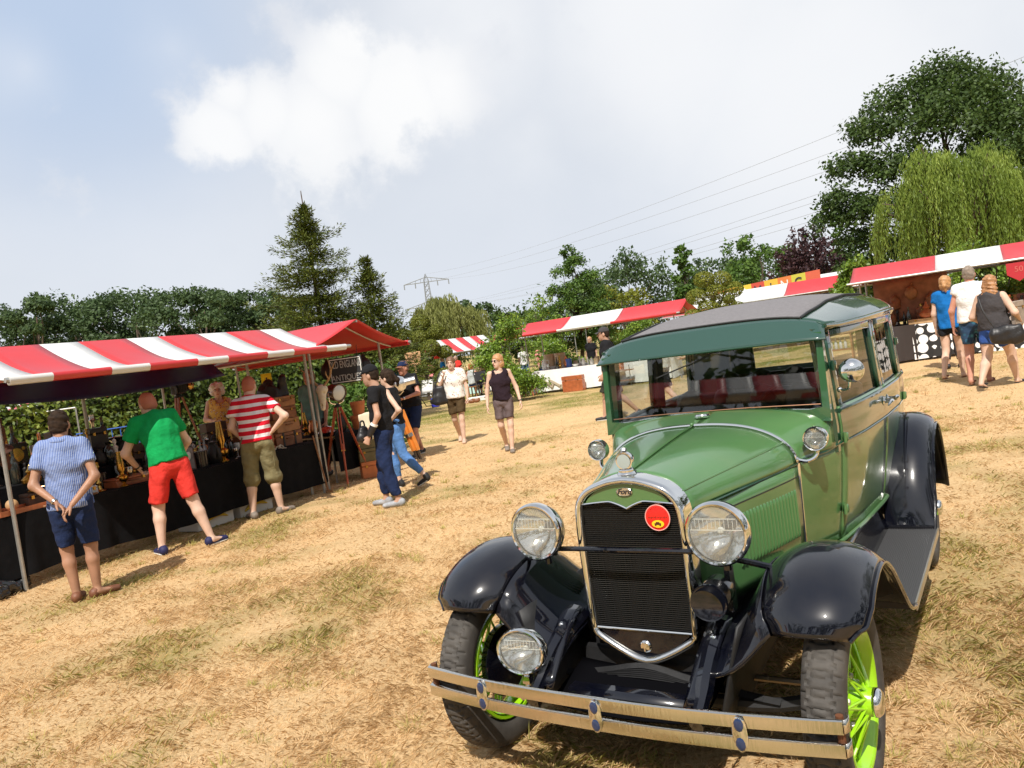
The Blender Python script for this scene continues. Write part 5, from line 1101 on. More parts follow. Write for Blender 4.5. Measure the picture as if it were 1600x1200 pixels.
# ------------------------------------------------------------------ pylon and wires
STEEL = mat('pylon_steel', (.30, .32, .34), .6, .4)
def pylon():
    D = 300.; top = ray_at(664, 428, D); bx = top[0]; Ht = top[2]; t = thing('power_pylon', 'grey lattice power pylon far off on the horizon', 'pylon', (bx, D, 0)); b = B()
    for sx in (-1, 1):
        for sy in (-1, 1): b.tube([(sx*3.2, sy*3.2, 0), (sx*1.2, sy*1.2, Ht*.6), (sx*.8, sy*.8, Ht*.93), (0, 0, Ht)], .16, 4)
    for k in range(16):
        z0, z1 = Ht*.9*k/16, Ht*.9*(k+1)/16; w0 = interp(z0, [0, Ht*.6, Ht], [3.2, 1.2, .6]); w1 = interp(z1, [0, Ht*.6, Ht], [3.2, 1.2, .6])
        for s in (1, -1): b.tube([(-s*w0, -w0, z0), (s*w1, -w1, z1)], .09, 4); b.tube([(-s*w0, w0, z0), (s*w1, w1, z1)], .09, 4)
    b.obj('lattice_mast', STEEL, t)
    for z, w_ in ((Ht*.93, 8.5), (Ht*.66, 8.8)):
        c = B(); c.tube([(-w_, 0, z-.7), (0, 0, z+1.2), (w_, 0, z-.7)], .16, 4); c.tube([(-w_, 0, z-.7), (w_, 0, z-.7)], .16, 4)
        for k in range(9): x = -w_+2*w_*k/8; c.tube([(x, 0, z-.7), (x*.9, 0, z-.7+1.9*(1-abs(x*.9)/w_))], .08, 4)
        for x in (-w_, -w_*.5, w_*.5, w_): c.tube([(x, 0, z-.7), (x, 0, z-2.6)], .2, 4)
        c.obj('cross_arm', STEEL, t)
    return bx, Ht, D
PX, PH, PD = pylon()
def wires():
    for i, (ax, z, px, py, D) in enumerate([(0, 1.0, 1600, 62, 60), (-8.5, .91, 1600, 103, 66), (8.5, .91, 1600, 132, 60), (-8.8, .62, 1600, 168, 66), (-4.4, .62, 1600, 182, 64), (8.8, .62, 1600, 200, 60), (4.4, .62, 1600, 222, 62)]):
        a = V(PX+ax, PD, PH*z); b = ray_at(px, py, D); b = a+(b-a)*1.12; pts = [a+(b-a)*t-V(0, 0, 3.2*4*t*(1-t)) for t in np.linspace(0, 1, 26)]
        o = B().tube(pts, .017, 4).obj('power_line', mat('cable', (.30, .31, .33), .6, .3)); tag(o, 'thin overhead power line, %s of seven from the top' % ['first', 'second', 'third', 'fourth', 'fifth', 'sixth', 'seventh'][i], 'power line', 'overhead power lines')
wires()
# trees behind the photographer: they show only as dark shapes in the paint and chrome
for i in range(13):
    a_ = pi+.55+(2*pi*.5-.1)*(i-1)/11.5; x, y, h_ = 24*cos(a_), 24*sin(a_)+4, 9.5+1.5*((i*7) % 3)
    tree('oak_tree', 'dark oak behind the photographer, mirrored in the paintwork, %s from the left of the row' % ['first', 'second', 'third', 'fourth', 'fifth', 'sixth', 'seventh', 'eighth', 'ninth', 'tenth', 'eleventh', 'twelfth', 'thirteenth'][i], (x, y, 0), h_, h_*1.05, blobs_round(np.random.default_rng(i), 13, 1.2, .12, .9), 1900, .6, LDARK, 400+i, .022, group='oaks mirrored in the car')
# ================================================================== market stalls
def pvc(name, c): return mat(name, c, .45, 0, .03, 2, bump=.25, bscale=6, bdist=.02, trans=.22, coat=.8, crough=.38, cior=1.7)
RED = pvc('canvas_red', (.66, .018, .022)); WHT = pvc('canvas_white', (.80, .80, .78))
POLE = mat('galvanised_pole', (.42, .42, .40), .45, .75, .12, 12)
WOOD = mat('wood_mid', (.26, .12, .05), .55, 0, .25, 9, bump=.2, bscale=30); WOODL = mat('wood_light', (.46, .28, .13), .6, 0, .2, 9); WOODR = mat('wood_red', (.36, .10, .035), .4, 0, .2, 9, coat=.3); WOODD = mat('wood_dark', (.07, .035, .02), .5, 0, .3, 9)
BCLOTH = mat('black_cloth', (.006, .006, .007), .9, 0, .2, 10, bump=.4, bscale=14, spec=.15); WCLOTH = mat('white_cloth', (.80, .80, .78), .85, 0, .03, 6, bump=.3, bscale=10)
def R2(rz): return V(cos(rz), sin(rz)), V(-sin(rz), cos(rz))
def stall(label, loc, rz, stripes, er=-.6, rd=.6, bk=1.8, ze=2.045, zr=2.46, poles=((0, 0), (4.19, 0), (0, 1.2), (4.19, 1.2)), table=None, sag=.09, roll=True, group=None, back=True):
    """local x along the stall, y inwards; stripes (x0, x1, material)"""
    t = thing('market_stall', label, 'market stall', tuple(loc), rz, group)
    def prof(v):     # 0 = front eave, 1 = back eave
        if v <= .5: q = v/.5; return er+(rd-er)*q, ze+(zr-ze)*q-sag*sin(pi*q)*(1-.35*q)
        q = (v-.5)/.5; return rd+(bk-rd)*q, zr+(ze-zr)*q-sag*.6*sin(pi*q)
    for x0, x1, m in stripes:
        b = B(); nv = 28 if back else 14
        def fn(u, v):
            x = x0+(x1-x0)*u; y, z = prof(v if back else v*.5); return (x, y, z+.006*sin(x*9+y*5)*sin(pi*min(1, v*2)))
        b.grid(fn, max(3, int((x1-x0)/.12)), nv, flip=False); o = b.obj('canopy_panel', m, t, solid=.003)
        if roll:
            q = B(); q.tube([(x0, er-.012, ze), (x1, er-.012, ze)], .034, 10, cap=True); q.tube([(x0, er-.006, ze-.02), (x1, er-.006, ze-.02)], .03, 8); q.obj('eave_roll', m, o)
    X0, X1 = stripes[0][0], stripes[-1][1]
    B().tube([(X0-.03, er-.012, ze), (X1+.10, er-.012, ze)], .024, 8).obj('eave_pole', POLE, t)
    B().tube([(X0, rd, zr-.03), (X1, rd, zr-.03)], .02, 8).obj('ridge_pole', POLE, t)
    if back: B().tube([(X0, bk, ze-.02), (X1, bk, ze-.02)], .02, 8).obj('back_pole', POLE, t)
    for x, y in poles:
        vv = .5*(y-er)/(rd-er) if y <= rd else .5+.5*(y-rd)/(bk-rd); zt = prof(vv)[1]-.03
        B().tube([(x, y, 0), (x, y, zt)], .021, 8).obj('pole', POLE, t)
    for x in sorted({p[0] for p in poles}):
        B().tube([(x, prof(v)[0], prof(v)[1]-.035) for v in np.linspace(.02, .5, 8)], .014, 6).obj('rafter', POLE, t)
        if back: B().tube([(x, prof(v)[0], prof(v)[1]-.035) for v in np.linspace(.5, .98, 8)], .014, 6).obj('rafter', POLE, t)
    if table:
        x0, x1, y0, y1, z = table; n = max(1, int(round((y1-y0)/.22)))
        for k in range(n): B().box(((x0+x1)/2, y0+(y1-y0)*(k+.5)/n, z-.012), (x1-x0, (y1-y0)/n-.008, .024)).obj('table_board', WOODL, t, smooth=False)
        for x in (x0+.15, x1-.15): B().tube([(x, y0+.1, 0), (x, y0+.1, z-.03)], .018, 6).tube([(x, y1-.1, 0), (x, y1-.1, z-.03)], .018, 6).tube([(x, y0+.1, z-.05), (x, y1-.1, z-.05)], .018, 6).obj('trestle', POLE, t)
    return t
def drape(name, label, loc, rz, x0, x1, y0, y1, z, drop, m, fold=.025, seed=0, cat_='tablecloth', left=True, right=True):
    """cloth over a table: flat top, front and ends hanging in folds"""
    rng = np.random.default_rng(seed); ph = rng.random(8)*6; b = B(); path = [(x0, y1), (x0, y0), (x1, y0), (x1, y1)]; pts = []
    segs = ([((x0, y1), (x0, y0))] if left else [])+[((x0, y0), (x1, y0))]+([((x1, y0), (x1, y1))] if right else [])
    b.grid(lambda u, v: (x0+(x1-x0)*u, y0+(y1-y0)*v, z+.004), 8, 4)
    for (ax, ay), (cx, cy2) in segs:
        L = math.hypot(cx-ax, cy2-ay); nx, ny = (cy2-ay)/L, -(cx-ax)/L
        def fn(u, v):
            s_ = u*L; w_ = fold*v**.7*(sin(s_*9+ph[0])+.6*sin(s_*17+ph[1])+.4*sin(s_*31+ph[2])); dz = drop*v*(1+.03*sin(s_*3+ph[3])); return (ax+(cx-ax)*u+nx*(.006+w_+.02*v), ay+(cy2-ay)*u+ny*(.006+w_+.02*v), z+.004-dz)
        b.grid(fn, int(L*22)+4, 10, flip=True)
    t = b.obj(name, m, None, loc, (0, 0, rz), solid=0); tag(t, label, cat_); return t
UA = math.atan2(.862, .507); NA = math.atan2(-.507, .862); MA = math.atan2(.507, -.862)
S1 = V(-5.02, 7.66, 0)
def s1(x, y, z=0.): a, c = R2(UA); return (S1[0]+a[0]*x+c[0]*y, S1[1]+a[1]*x+c[1]*y, z)
st1 = [(-.15, .25, WHT), (.25, .85, RED), (.85, 1.29, WHT), (1.29, 1.90, RED), (1.90, 2.33, WHT), (2.33, 2.94, RED), (2.94, 3.39, WHT), (3.39, 4.0, RED), (4.0, 4.40, WHT)]
stall('red and white striped stall with black cloth, nearest on the left', S1, UA, st1, table=(-.6, 4.25, .05, 1.15, .74), poles=((0, 0), (4.19, 0), (.05, 1.2), (1.6, 1.2), (2.9, 1.2), (4.19, 1.2)))
drape('tablecloth', 'black cloth hanging to the ground on the nearest left stall', S1, UA, -.6, 4.28, .03, 1.17, .745, .60, BCLOTH, .018, 2, left=False)
b = B(); b.grid(lambda u, v: (-.1+3.5*u, 1.0-.25*v, 2.10-.20*v-.09*sin(pi*u)*v-.03*u), 14, 5); tag(b.obj('blue_tarpaulin', mat('tarp_navy', (.010, .014, .075), .45, 0, .1, 5, bump=.3, bscale=9), None, S1, (0, 0, UA), solid=.004), 'dark blue tarpaulin hung under the striped canopy', 'tarpaulin')
G2 = V(-2.21, 12.0, 0)
stall('plain red stall with open gable behind the striped left stall', G2, MA, [(0, 1.4, RED), (1.4, 2.8, RED), (2.8, 4.2, RED)], er=-1.2, rd=0, bk=1.2, ze=2.03, zr=2.46, poles=((.35, -.85), (.35, .75), (3.8, -.85), (3.8, .75)), table=(.5, 3.6, -.55, .35, .74), sag=.05)
def s2(x, y, z=0.): a, c = R2(MA); return (G2[0]+a[0]*x+c[0]*y, G2[1]+a[1]*x+c[1]*y, z)
drape('tablecloth', 'dark cloth on the red gabled stall behind the tripod', G2, MA, .45, 3.6, -.57, .37, .745, .55, BCLOTH, .015, 4)
# centre stall
SC0 = V(.66, 26.9, 0)
stall('long red, white and red stall with white-clothed table in the centre', SC0, NA, [(-.15, 1.55, RED), (1.55, 3.45, WHT), (3.45, 5.6, RED)], table=(0, 5.0, .05, 1.1, .76), poles=((0, 0), (2.6, 1.1), (5.3, 0), (0, 1.2), (5.3, 1.2)), roll=True)
drape('tablecloth', 'white cloth hanging to the grass on the centre stall', SC0, NA, .0, 5.0, .0, 1.1, .765, .70, WCLOTH, .012, 5)
def sc(x, y, z=0.): a, c = R2(NA); return (SC0[0]+a[0]*x+c[0]*y, SC0[1]+a[1]*x+c[1]*y, z)
# right-hand stall
E_ = ray_at(1326, 445, 16.6); GR = .215; SR0 = V(E_[0]+.3, E_[1]+.52, GR)
stall('red, white and red stall above the three walkers on the right', SR0, NA, [(0, 1.62, RED), (1.62, 2.80, WHT), (2.80, 6.0, RED)], ze=1.80, zr=2.16, table=(.3, 5.6, .0, .9, .76), poles=((.15, 0), (4.6, 0), (.15, 1.2), (4.6, 1.2)), sag=.06, roll=False)
def sr(x, y, z=0.): a, c = R2(NA); return (SR0[0]+a[0]*x+c[0]*y, SR0[1]+a[1]*x+c[1]*y, GR+z)
def circles_mat():
    m = mat('circle_print_cloth', (.80, .80, .80), .85); N = m.node_tree.nodes; L = m.node_tree.links; tc = N.new('ShaderNodeTexCoord'); v = N.new('ShaderNodeTexVoronoi'); v.inputs['Scale'].default_value = 5.0; v.inputs['Randomness'].default_value = .35; L.new(tc.outputs['Object'], v.inputs[0])
    r = N.new('ShaderNodeValToRGB'); r.color_ramp.interpolation = 'CONSTANT'; e = r.color_ramp.elements; e[0].color = (.35, .35, .35, 1); e[0].position = 0; e[1].position = .05; e[1].color = (.82, .82, .82, 1)
    for p, c in ((.27, .45), (.29, .82), (.52, .82), (.56, .02)): q = e.new(p); q.color = (c, c, c, 1)
    L.new(v.outputs['Distance'], r.inputs[0]); L.new(r.outputs[0], N['Principled BSDF'].inputs['Base Color']); return m
drape('tablecloth', 'white cloth printed with black-edged circles on the right stall', SR0, NA, 1.05, 6.2, -.02, .9, .765, .72, circles_mat(), .02, 6)
drape('tablecloth', 'dark brown cloth draped over the left end of the right stall', SR0, NA, .25, 1.12, -.045, .92, .772, .74, mat('brown_cloth', (.030, .022, .020), .8, bump=.3, bscale=12), .03, 7)
b = B(); b.grid(lambda u, v: (.35+1.45*u, .62+.02*sin(u*9), 1.80-.95*v), 10, 6); tag(b.obj('brown_backdrop', mat('backdrop_brown', (.22, .10, .055), .8, 0, .3, 5), None, SR0, (0, 0, NA), solid=.01), 'brown hanging cloth at the back of the right stall', 'backdrop')
b = B(); b.poly([(-.2, 0), (.2, 0), (.2, -.22), (0, -.36), (-.2, -.22)], 0, .006, 1); o = b.obj('red_pennant', mat('pennant_red', (.42, .02, .03), .8), None, sr(3.02, -.64, 1.74), (0, 0, NA), smooth=False); tag(o, 'red pointed pennant hanging from the right stall eave', 'pennant')
text_mesh('50', 'lettering', .15, mat('pennant_print', (.55, .12, .10), .8), o, (0, -.004, -.13), (pi/2, 0, 0))
# far stalls
def far_stall(label, px, py, D, ang, L, cols, ze=1.95, zr=2.46, tbl=None):
    p = ray_at(px, py, D); n = len(cols); g = gz(p[0], p[1]); return stall(label, V(p[0], p[1], g), ang, [(L*i/n, L*(i+1)/n, RED if c == 'r' else WHT) for i, c in enumerate(cols)], ze=ze, zr=zr, poles=((.1, 0), (L-.1, 0), (.1, 1.2), (L-.1, 1.2)), table=(.1, L-.1, .1, 1.0, .74) if tbl else None, sag=.05, roll=False)
far_stall('narrow-striped red and white far stall left of the laurel', 692, 556, 40, UA-.25, 3.6, 'wrwrwrw', 1.86, 2.62, True)
far_stall('white-roofed far stall with a small flag, beside the topiary', 668, 548, 44, NA, 3.0, 'www', 2.05, 2.42)
far_stall('red-roofed far stall behind the laurel, left of the centre stall', 772, 540, 36, NA, 4.2, 'rwr', 2.05, 2.62, True)
far_stall('small plain red far stall roof behind the topiary', 642, 552, 48, NA, 2.2, 'rr', 1.9, 2.3)
far_stall('white and red stall whose roof shows above the car', 1085, 500, 30.5, NA, 7.0, 'wwrr', 2.0, 2.50)
far_stall('white stall roof carrying the letter banner, above the car', 1095, 486, 36.5, NA, 10, 'wwwww', 2.1, 2.75)
far_stall('red stall roof just right of the centre stall gable', 1040, 500, 33, NA, 3.2, 'rr', 1.9, 2.25)
far_stall('striped stall half seen under the near canopy, far left', -30, 640, 17.5, NA, 3.0, 'wrwrw', 1.85, 2.2, True)
# banner with letters
bl_, br_ = ray_at(1118, 475, 35), ray_at(1283, 442, 31.5); L_ = float(np.linalg.norm((br_-bl_)[:2])); ab = math.atan2(br_[1]-bl_[1], br_[0]-bl_[0])
bo = thing('letter_banner', 'colourful banner of big letters on the white stall roof', 'banner', tuple(bl_), ab); tl = (br_-bl_)[2]/L_
cols_ = [(.62, .10, .05), (.75, .45, .05), (.70, .55, .06), (.55, .08, .05), (.70, .45, .05), (.65, .20, .05), (.55, .50, .06), (.62, .12, .06)]
for k, ch in enumerate('VLAMING '):
    a, c = L_*k/8, L_*(k+1)/8; q = B(); q.add([(a, 0, tl*a-.1), (c, 0, tl*c-.1), (c, 0, tl*c+.55), (a, 0, tl*a+.55)], [(0, 1, 2, 3)]); pn = q.obj('banner_panel', mat('banner_%d' % k, cols_[k], .7), bo, smooth=False, solid=.02)
    text_mesh(ch, 'banner_letter', .55, mat('banner_ink', (.03, .03, .05), .7) if k % 3 != 2 else mat('banner_white', (.75, .75, .72), .7), pn, ((a+c)/2, -.03, tl*(a+c)/2+.2), (pi/2, 0, 0), 0, .005, .9)
# the same row of stalls goes on behind the photographer, as the windscreen mirrors it
stall('striped stall further along the left row, mirrored in the windscreen', s1(-9.4, 0), UA, [(k*.5, k*.5+.5, RED if k % 2 else WHT) for k in range(9)], table=(0, 4.3, .05, 1.15, .74))
stall('striped stall behind the photographer, mirrored in the windscreen', (-6.6, -5.0, 0), math.atan2(.787, -.617), [(k*.5, k*.5+.5, WHT if k % 2 else RED) for k in range(9)], table=(0, 4.3, .05, 1.15, .74))
# ================================================================== goods
BRASS = mat('brass', (.55, .33, .08), .25, 1.); SILV = mat('old_silver', (.55, .53, .5), .25, 1.); COPP = mat('copper', (.55, .22, .10), .3, 1.)
DGLASS = mat('dark_glass', (.02, .022, .018), .08, 0, coat=.5); CLGLASS = mat('clear_glass_look', (.55, .58, .57), .05, 0, coat=.8); PORC = mat('porcelain', (.75, .73, .68), .2, coat=.5); BAKE = mat('bakelite', (.018, .013, .012), .25, coat=.5); IRON = mat('iron', (.035, .033, .032), .5, .6); BLUEP = mat('blue_porcelain', (.05, .12, .42), .2, coat=.5)
TERRA = mat('terracotta', (.52, .17, .06), .75, 0, .12, 8); LEA = mat('leather_brown', (.22, .085, .035), .5, 0, .25, 8, bump=.2, bscale=40); LEAD = mat('leather_black', (.014, .013, .014), .45, bump=.3, bscale=40); CREAM = mat('cream_pot', (.55, .42, .27), .6, 0, .1, 6); PAPER = mat('paper_white', (.78, .77, .73), .8); ORANGE = mat('orange_wood', (.62, .21, .035), .35, 0, .12, 6, coat=.4); SKULLM = mat('bone', (.62, .54, .40), .7, 0, .15, 10)
ORD = ['first', 'second', 'third', 'fourth', 'fifth', 'sixth', 'seventh', 'eighth', 'ninth', 'tenth', 'eleventh', 'twelfth', 'thirteenth', 'fourteenth', 'fifteenth', 'sixteenth']
PROF = {
 'bottle': [(.03, 0), (.034, .01), (.034, .13), (.028, .16), (.012, .19), (.011, .25), (.014, .255), (.014, .265)],
 'jug': [(.035, 0), (.055, .03), (.062, .08), (.05, .13), (.032, .16), (.036, .19), (.04, .2)],
 'candlestick': [(.05, 0), (.052, .008), (.02, .02), (.012, .05), (.022, .07), (.011, .09), (.013, .18), (.024, .2), (.018, .215), (.02, .24)],
 'bowl': [(.035, 0), (.04, .008), (.07, .03), (.095, .065), (.1, .07), (.09, .066), (.05, .025), (.001, .018)],
 'vase': [(.03, 0), (.05, .04), (.06, .1), (.045, .17), (.022, .21), (.03, .24), (.034, .245)],
 'oil_lamp': [(.05, 0), (.05, .01), (.02, .03), (.05, .07), (.05, .1), (.02, .12), (.022, .14), (.035, .17), (.03, .24), (.022, .32), (.022, .34)],
 'urn': [(.05, 0), (.052, .01), (.02, .03), (.03, .05), (.085, .09), (.09, .12), (.06, .15), (.03, .17), (.045, .19), (.02, .22), (.012, .25), (.001, .26)],
 'goblet': [(.03, 0), (.03, .004), (.005, .012), (.005, .07), (.03, .1), (.034, .14), (.03, .16), (.028, .158), (.001, .08)],
 'figurine': [(.03, 0), (.03, .015), (.018, .02), (.026, .06), (.02, .1), (.028, .13), (.01, .15), (.018, .17), (.016, .19), (.001, .205)],
 'kettle': [(.06, 0), (.075, .03), (.07, .08), (.045, .11), (.02, .12), (.012, .135), (.014, .15), (.001, .155)],
 'tin': [(.05, 0), (.05, .11), (.052, .111), (.052, .13), (.048, .134), (.001, .136)]}
PM = {}
def pmesh(kind, m, k=18):
    if (kind, m.name) not in PM:
        b = B(); b.lathe(PROF[kind], k)
        if kind == 'jug': b.tube(cat([(.036, 0, .18), (.085, 0, .17), (.09, 0, .11), (.058, 0, .06)], 8), .008, 6)
        if kind == 'kettle': b.tube(cat([(.06, 0, .05), (.10, 0, .07), (.12, 0, .12)], 6), [.016, .014, .012, .011, .010, .009, .008], 6); b.tube(cat([(-.06, 0, .1), (-.05, 0, .18), (.05, 0, .18), (.06, 0, .1)], 8), .006, 6)
        PM[(kind, m.name)] = b.mesh(kind, m)
    return PM[(kind, m.name)]
CNT = {}
def good(kind, m, adj, pos, sc_=1., rz=0., where='on the near black table', group=None):
    o = link(kind, pmesh(kind, m), None, pos, (0, 0, rz)); o.scale = (sc_, sc_, sc_*random.uniform(.9, 1.15)); key = (kind, adj, where); CNT.setdefault(key, []).append(o); o['category'] = kind.replace('_', ' ').split()[-1]; o['group'] = group or kind.replace('_', ' ')+'s '+where; return o
def finish_labels():
    for (kind, adj, where), L in CNT.items():
        L.sort(key=lambda o: (o.location.x*CR[0]+o.location.y*CR[1])/max(.1, o.location.y)); n = len(L); kn = kind.replace('_', ' ')
        for i, o in enumerate(L): o['label'] = '%s %s %s' % (adj, kn, where) if n == 1 else '%s %s %s, %s from the left' % (adj, kn, where, ORD[i] if i < 16 else ORD[i-16]+' of the last ones')
def wood_box(name, label, cat_, pos, rz, d, m, lidm=None, group=None, handle=False, straps=False, tilt=None):
    t = thing(name, label, cat_, pos, rz, group)
    if tilt: t.rotation_euler = (*tilt, rz)
    B().box((0, 0, d[2]*.36), (d[0], d[1], d[2]*.72), bev=.006).obj('case', m, t); B().box((0, 0, d[2]*.865), (d[0]*1.01, d[1]*1.01, d[2]*.26), bev=.008).obj('lid', lidm or m, t)
    for x in (-.3, .3): B().box((x*d[0], -d[1]/2-.006, d[2]*.72), (.03, .012, .035)).obj('latch', BRASS, t)
    if handle: B().tube(cat([(-.06, -d[1]/2-.006, d[2]*.55), (-.05, -d[1]/2-.04, d[2]*.55), (.05, -d[1]/2-.04, d[2]*.55), (.06, -d[1]/2-.006, d[2]*.55)], 8), .008, 6).obj('handle', LEA, t)
    if straps:
        for x in (-.22, .22): B().box((x*d[0], 0, d[2]*.5), (.03, d[1]*1.02+.004, d[2]*1.012)).obj('strap', LEAD, t)
    return t
# ---- near table: step riser at the back, then goods
tag(B().box((.95, .92, .74+.12), (2.0, .36, .24), bev=.01).box((.95, 1.05, .74+.33), (2.0, .16, .20), bev=.01).obj('display_step', BCLOTH, None, S1, (0, 0, UA)), 'black stepped display riser on the left half of the near table', 'riser')
rs = random.Random(5); TB = 'on the near black table'
kinds = [('bottle', DGLASS, 'dark glass'), ('jug', IRON, 'black iron'), ('candlestick', BRASS, 'brass'), ('figurine', IRON, 'dark metal'), ('goblet', CLGLASS, 'clear glass'), ('bowl', SILV, 'silver'), ('vase', DGLASS, 'black'), ('oil_lamp', BRASS, 'old brass'), ('candlestick', SILV, 'silver'), ('kettle', COPP, 'copper'), ('tin', BAKE, 'dark'), ('figurine', PORC, 'white'), ('goblet', SILV, 'silver')]
for row, (y, z, n, x0, x1) in enumerate([(.30, .745, 13, 1.0, 3.5), (.52, .745, 15, .3, 3.5), (.70, .745, 12, 1.0, 3.55), (.86, .985, 15, .05, 1.9), (1.05, 1.175, 15, 0, 1.9), (.90, .745, 10, 2.2, 3.5), (1.06, .745, 9, 2.3, 3.5)]):
    for i in range(n):
        k, m, a = kinds[(i*5+row*3+rs.randrange(3)) % len(kinds)]; x = x0+(x1-x0)*(i+.5)/n+rs.uniform(-.05, .05)
        w_ = TB if row not in (3, 4) else 'on the riser of the near table'
        good(k, m, a, s1(x, y+rs.uniform(-.06, .06), z+(.0 if row not in (3, 4) else .0)), rs.uniform(1.0, 1.6), rs.random()*6, w_)
# bulkier dark stock standing along the back of the table
for i, (x, y, z, w_, h_, m, lab) in enumerate(((.15, 1.06, 1.175, .22, .30, WOODD, 'dark mantel clock'), (.62, 1.06, 1.175, .26, .24, BAKE, 'black radio'), (1.15, 1.06, 1.175, .24, .30, WOODD, 'dark wooden case'), (1.6, 1.06, 1.175, .22, .26, LEAD, 'black leather case'), (2.1, .95, .745, .34, .42, WOODD, 'tall dark cabinet'), (2.62, 1.05, .745, .30, .34, LEAD, 'black trunk'), (3.3, 1.05, .745, .34, .50, WOODD, 'dark wooden cupboard'), (3.42, .62, .745, .24, .36, WOOD, 'brown wooden box'))):
    t = wood_box('wooden_case', lab+' at the back of the near table', 'case', s1(x, y, z+.002), UA, (w_, .16, h_), m)
    if 'clock' in lab or 'radio' in lab: B().lathe([(.075, 0), (.075, .008), (.001, .010)], 20, (0, -.082, h_*.45), (0, -1, 0)).obj('dial', PORC if 'clock' in lab else BRASS, t)
# left end: pieces seen beside the man in the checked shirt
good('urn', BRASS, 'bulbous brass', s1(.42, .38, .745+.16), 1.1, 0, 'on a wooden block at the left end of the table')
wood_box('small_chest', 'dark wooden chest under the brass urn on the near table', 'chest', s1(.42, .38, .746), UA, (.22, .18, .15), WOODD)
wood_box('white_box', 'white carton lying at the left end of the near table', 'box', s1(.85, .26, .746), UA+.2, (.28, .18, .09), PAPER)
tag(B().box((0, 0, .012), (.55, .30, .024), bev=.006).box((0, -.15, .03), (.55, .02, .05)).box((0, .15, .03), (.55, .02, .05)).obj('wooden_tray', WOODR, None, s1(.15, .2, .748), (0, 0, UA+.1)), 'red-brown wooden tray at the left corner of the near table', 'tray')
tag(B().ball((0, 0, .06), (.06, .06, .058), 16).obj('wooden_ball', WOODL, None, s1(.10, .2, .775)), 'pale wooden ball in the tray on the near table', 'ball')
tag(B().box((0, 0, .012), (.62, .12, .02), bev=.004).obj('loose_plank', WOOD, None, s1(.62, .12, .748), (0, 0, UA+.12)), 'loose brown plank along the near table front edge', 'plank')
wood_box('wooden_case', 'flat orange-brown case between the two men at the near table', 'case', s1(1.45, .35, .746), UA, (.42, .26, .10), WOODR, handle=True)
# fur and hat hanging at the corner pole
def fur():
    S = SDF(.04); S.cone((0, 0, .0), (.03, 0, -.35), (.09, .05), (.07, .05)).cone((.03, 0, -.35), (.0, .02, -.55), (.07, .045), (.025, .03)).cone((.09, .02, 0), (.13, .02, -.75), .04, .035); o = sdf_obj(S, .018, 'fur_stole', mat('fur_brown', (.085, .032, .018), .9, 0, .4, 25, bump=.9, bscale=90), None, .008, 2, 40); o.location = s1(-.02, .16, 1.95); o.rotation_euler = (0, 0, UA); tag(o, 'brown fur stole hanging from the corner of the near stall', 'fur')
    b = B(); b.lathe([(.001, .16), (.06, .155), (.10, .12), (.115, .03), (.20, .005), (.215, -.01), (.19, -.012), (.10, .0)], 28); o = b.obj('felt_hat', mat('felt_brown', (.07, .028, .016), .9), None, s1(.02, .30, 1.40), (.25, .1, 0)); tag(o, 'wide brown felt hat on a stand at the near stall corner', 'hat')
    tag(B().tube([(0, 0, 0), (0, 0, .66)], .025, 8).lathe([(.09, 0), (.09, .015), (.03, .03)], 16).obj('hat_stand', WOOD, None, s1(.02, .30, .746)), 'turned wooden hat stand at the left end of the near table', 'stand')
fur()
# glass decanters and a framed picture, a black bag, the camera on its wooden tripod
for i, (x, y) in enumerate(((2.55, .75), (2.68, .78), (2.80, .74), (2.92, .80), (2.62, .62), (2.75, .60), (2.9, .62))): good('bottle', CLGLASS, 'clear glass', s1(x, y, .746), 1.05, 0, 'in the cluster of decanters on the near table')
pf = thing('framed_picture', 'grey framed picture leaning on the near table edge', 'picture', s1(2.20, .22, .755), UA); pf.rotation_euler = (-.35, .25, UA)
B().box((0, 0, .16), (.20, .02, .32)).obj('frame', WOODD, pf, smooth=False); B().box((0, -.013, .16), (.16, .006, .28)).obj('print', mat('old_print', (.16, .14, .13), .5, 0, .5, 9), pf, smooth=False)
def tripod(name, label, pos, rz, Ht, spread, m, legs3=True, cat_='tripod', splay=None):
    t = thing(name, label, cat_, pos, rz)
    for k in range(3):
        a = 2*pi*k/3+.5; f = V(cos(a)*spread, sin(a)*spread, 0); tp = V(cos(a)*.04, sin(a)*.04, Ht); s_ = V(-sin(a), cos(a), 0)*.022; md = f+(tp-f)*.45
        b = B(); b.tube([tp+s_, md+s_*.8], .012, 6).tube([tp-s_, md-s_*.8], .012, 6).tube([md+(tp-md)*.15, f+(tp-f)*.04], .017, 6); b.obj('leg', m, t); B().tube([f+(tp-f)*.05, f], [.012, .004], 6).tube([md-s_*1.3, md+s_*1.3], .012, 6).obj('foot', BRASS if m is not WOODD else IRON, t)
    B().lathe([(.06, 0), (.06, .02), (.035, .03), (.03, .06)], 16, (0, 0, Ht-.01)).obj('head_plate', IRON, t); return t
tripod('wooden_tripod', 'small wooden tripod standing on the near table', s1(2.85, 1.08, .746), 0, .92, .26, WOODR)
c = thing('plate_camera', 'black bellows camera on the small tripod', 'camera', s1(2.85, 1.08, 1.70), UA+.4); B().box((0, 0, .09), (.20, .10, .18), bev=.01).obj('camera_body', BAKE, c); b = B()
for k in range(6): b.box((0, -.06-.02*k, .09), (.15-.008*k, .012, .14-.008*k))
b.obj('bellows', LEAD, c, smooth=False); B().lathe([(.04, 0), (.045, .04), (.03, .05)], 16, (0, -.18, .09), (0, -1, 0)).obj('lens', BRASS, c)
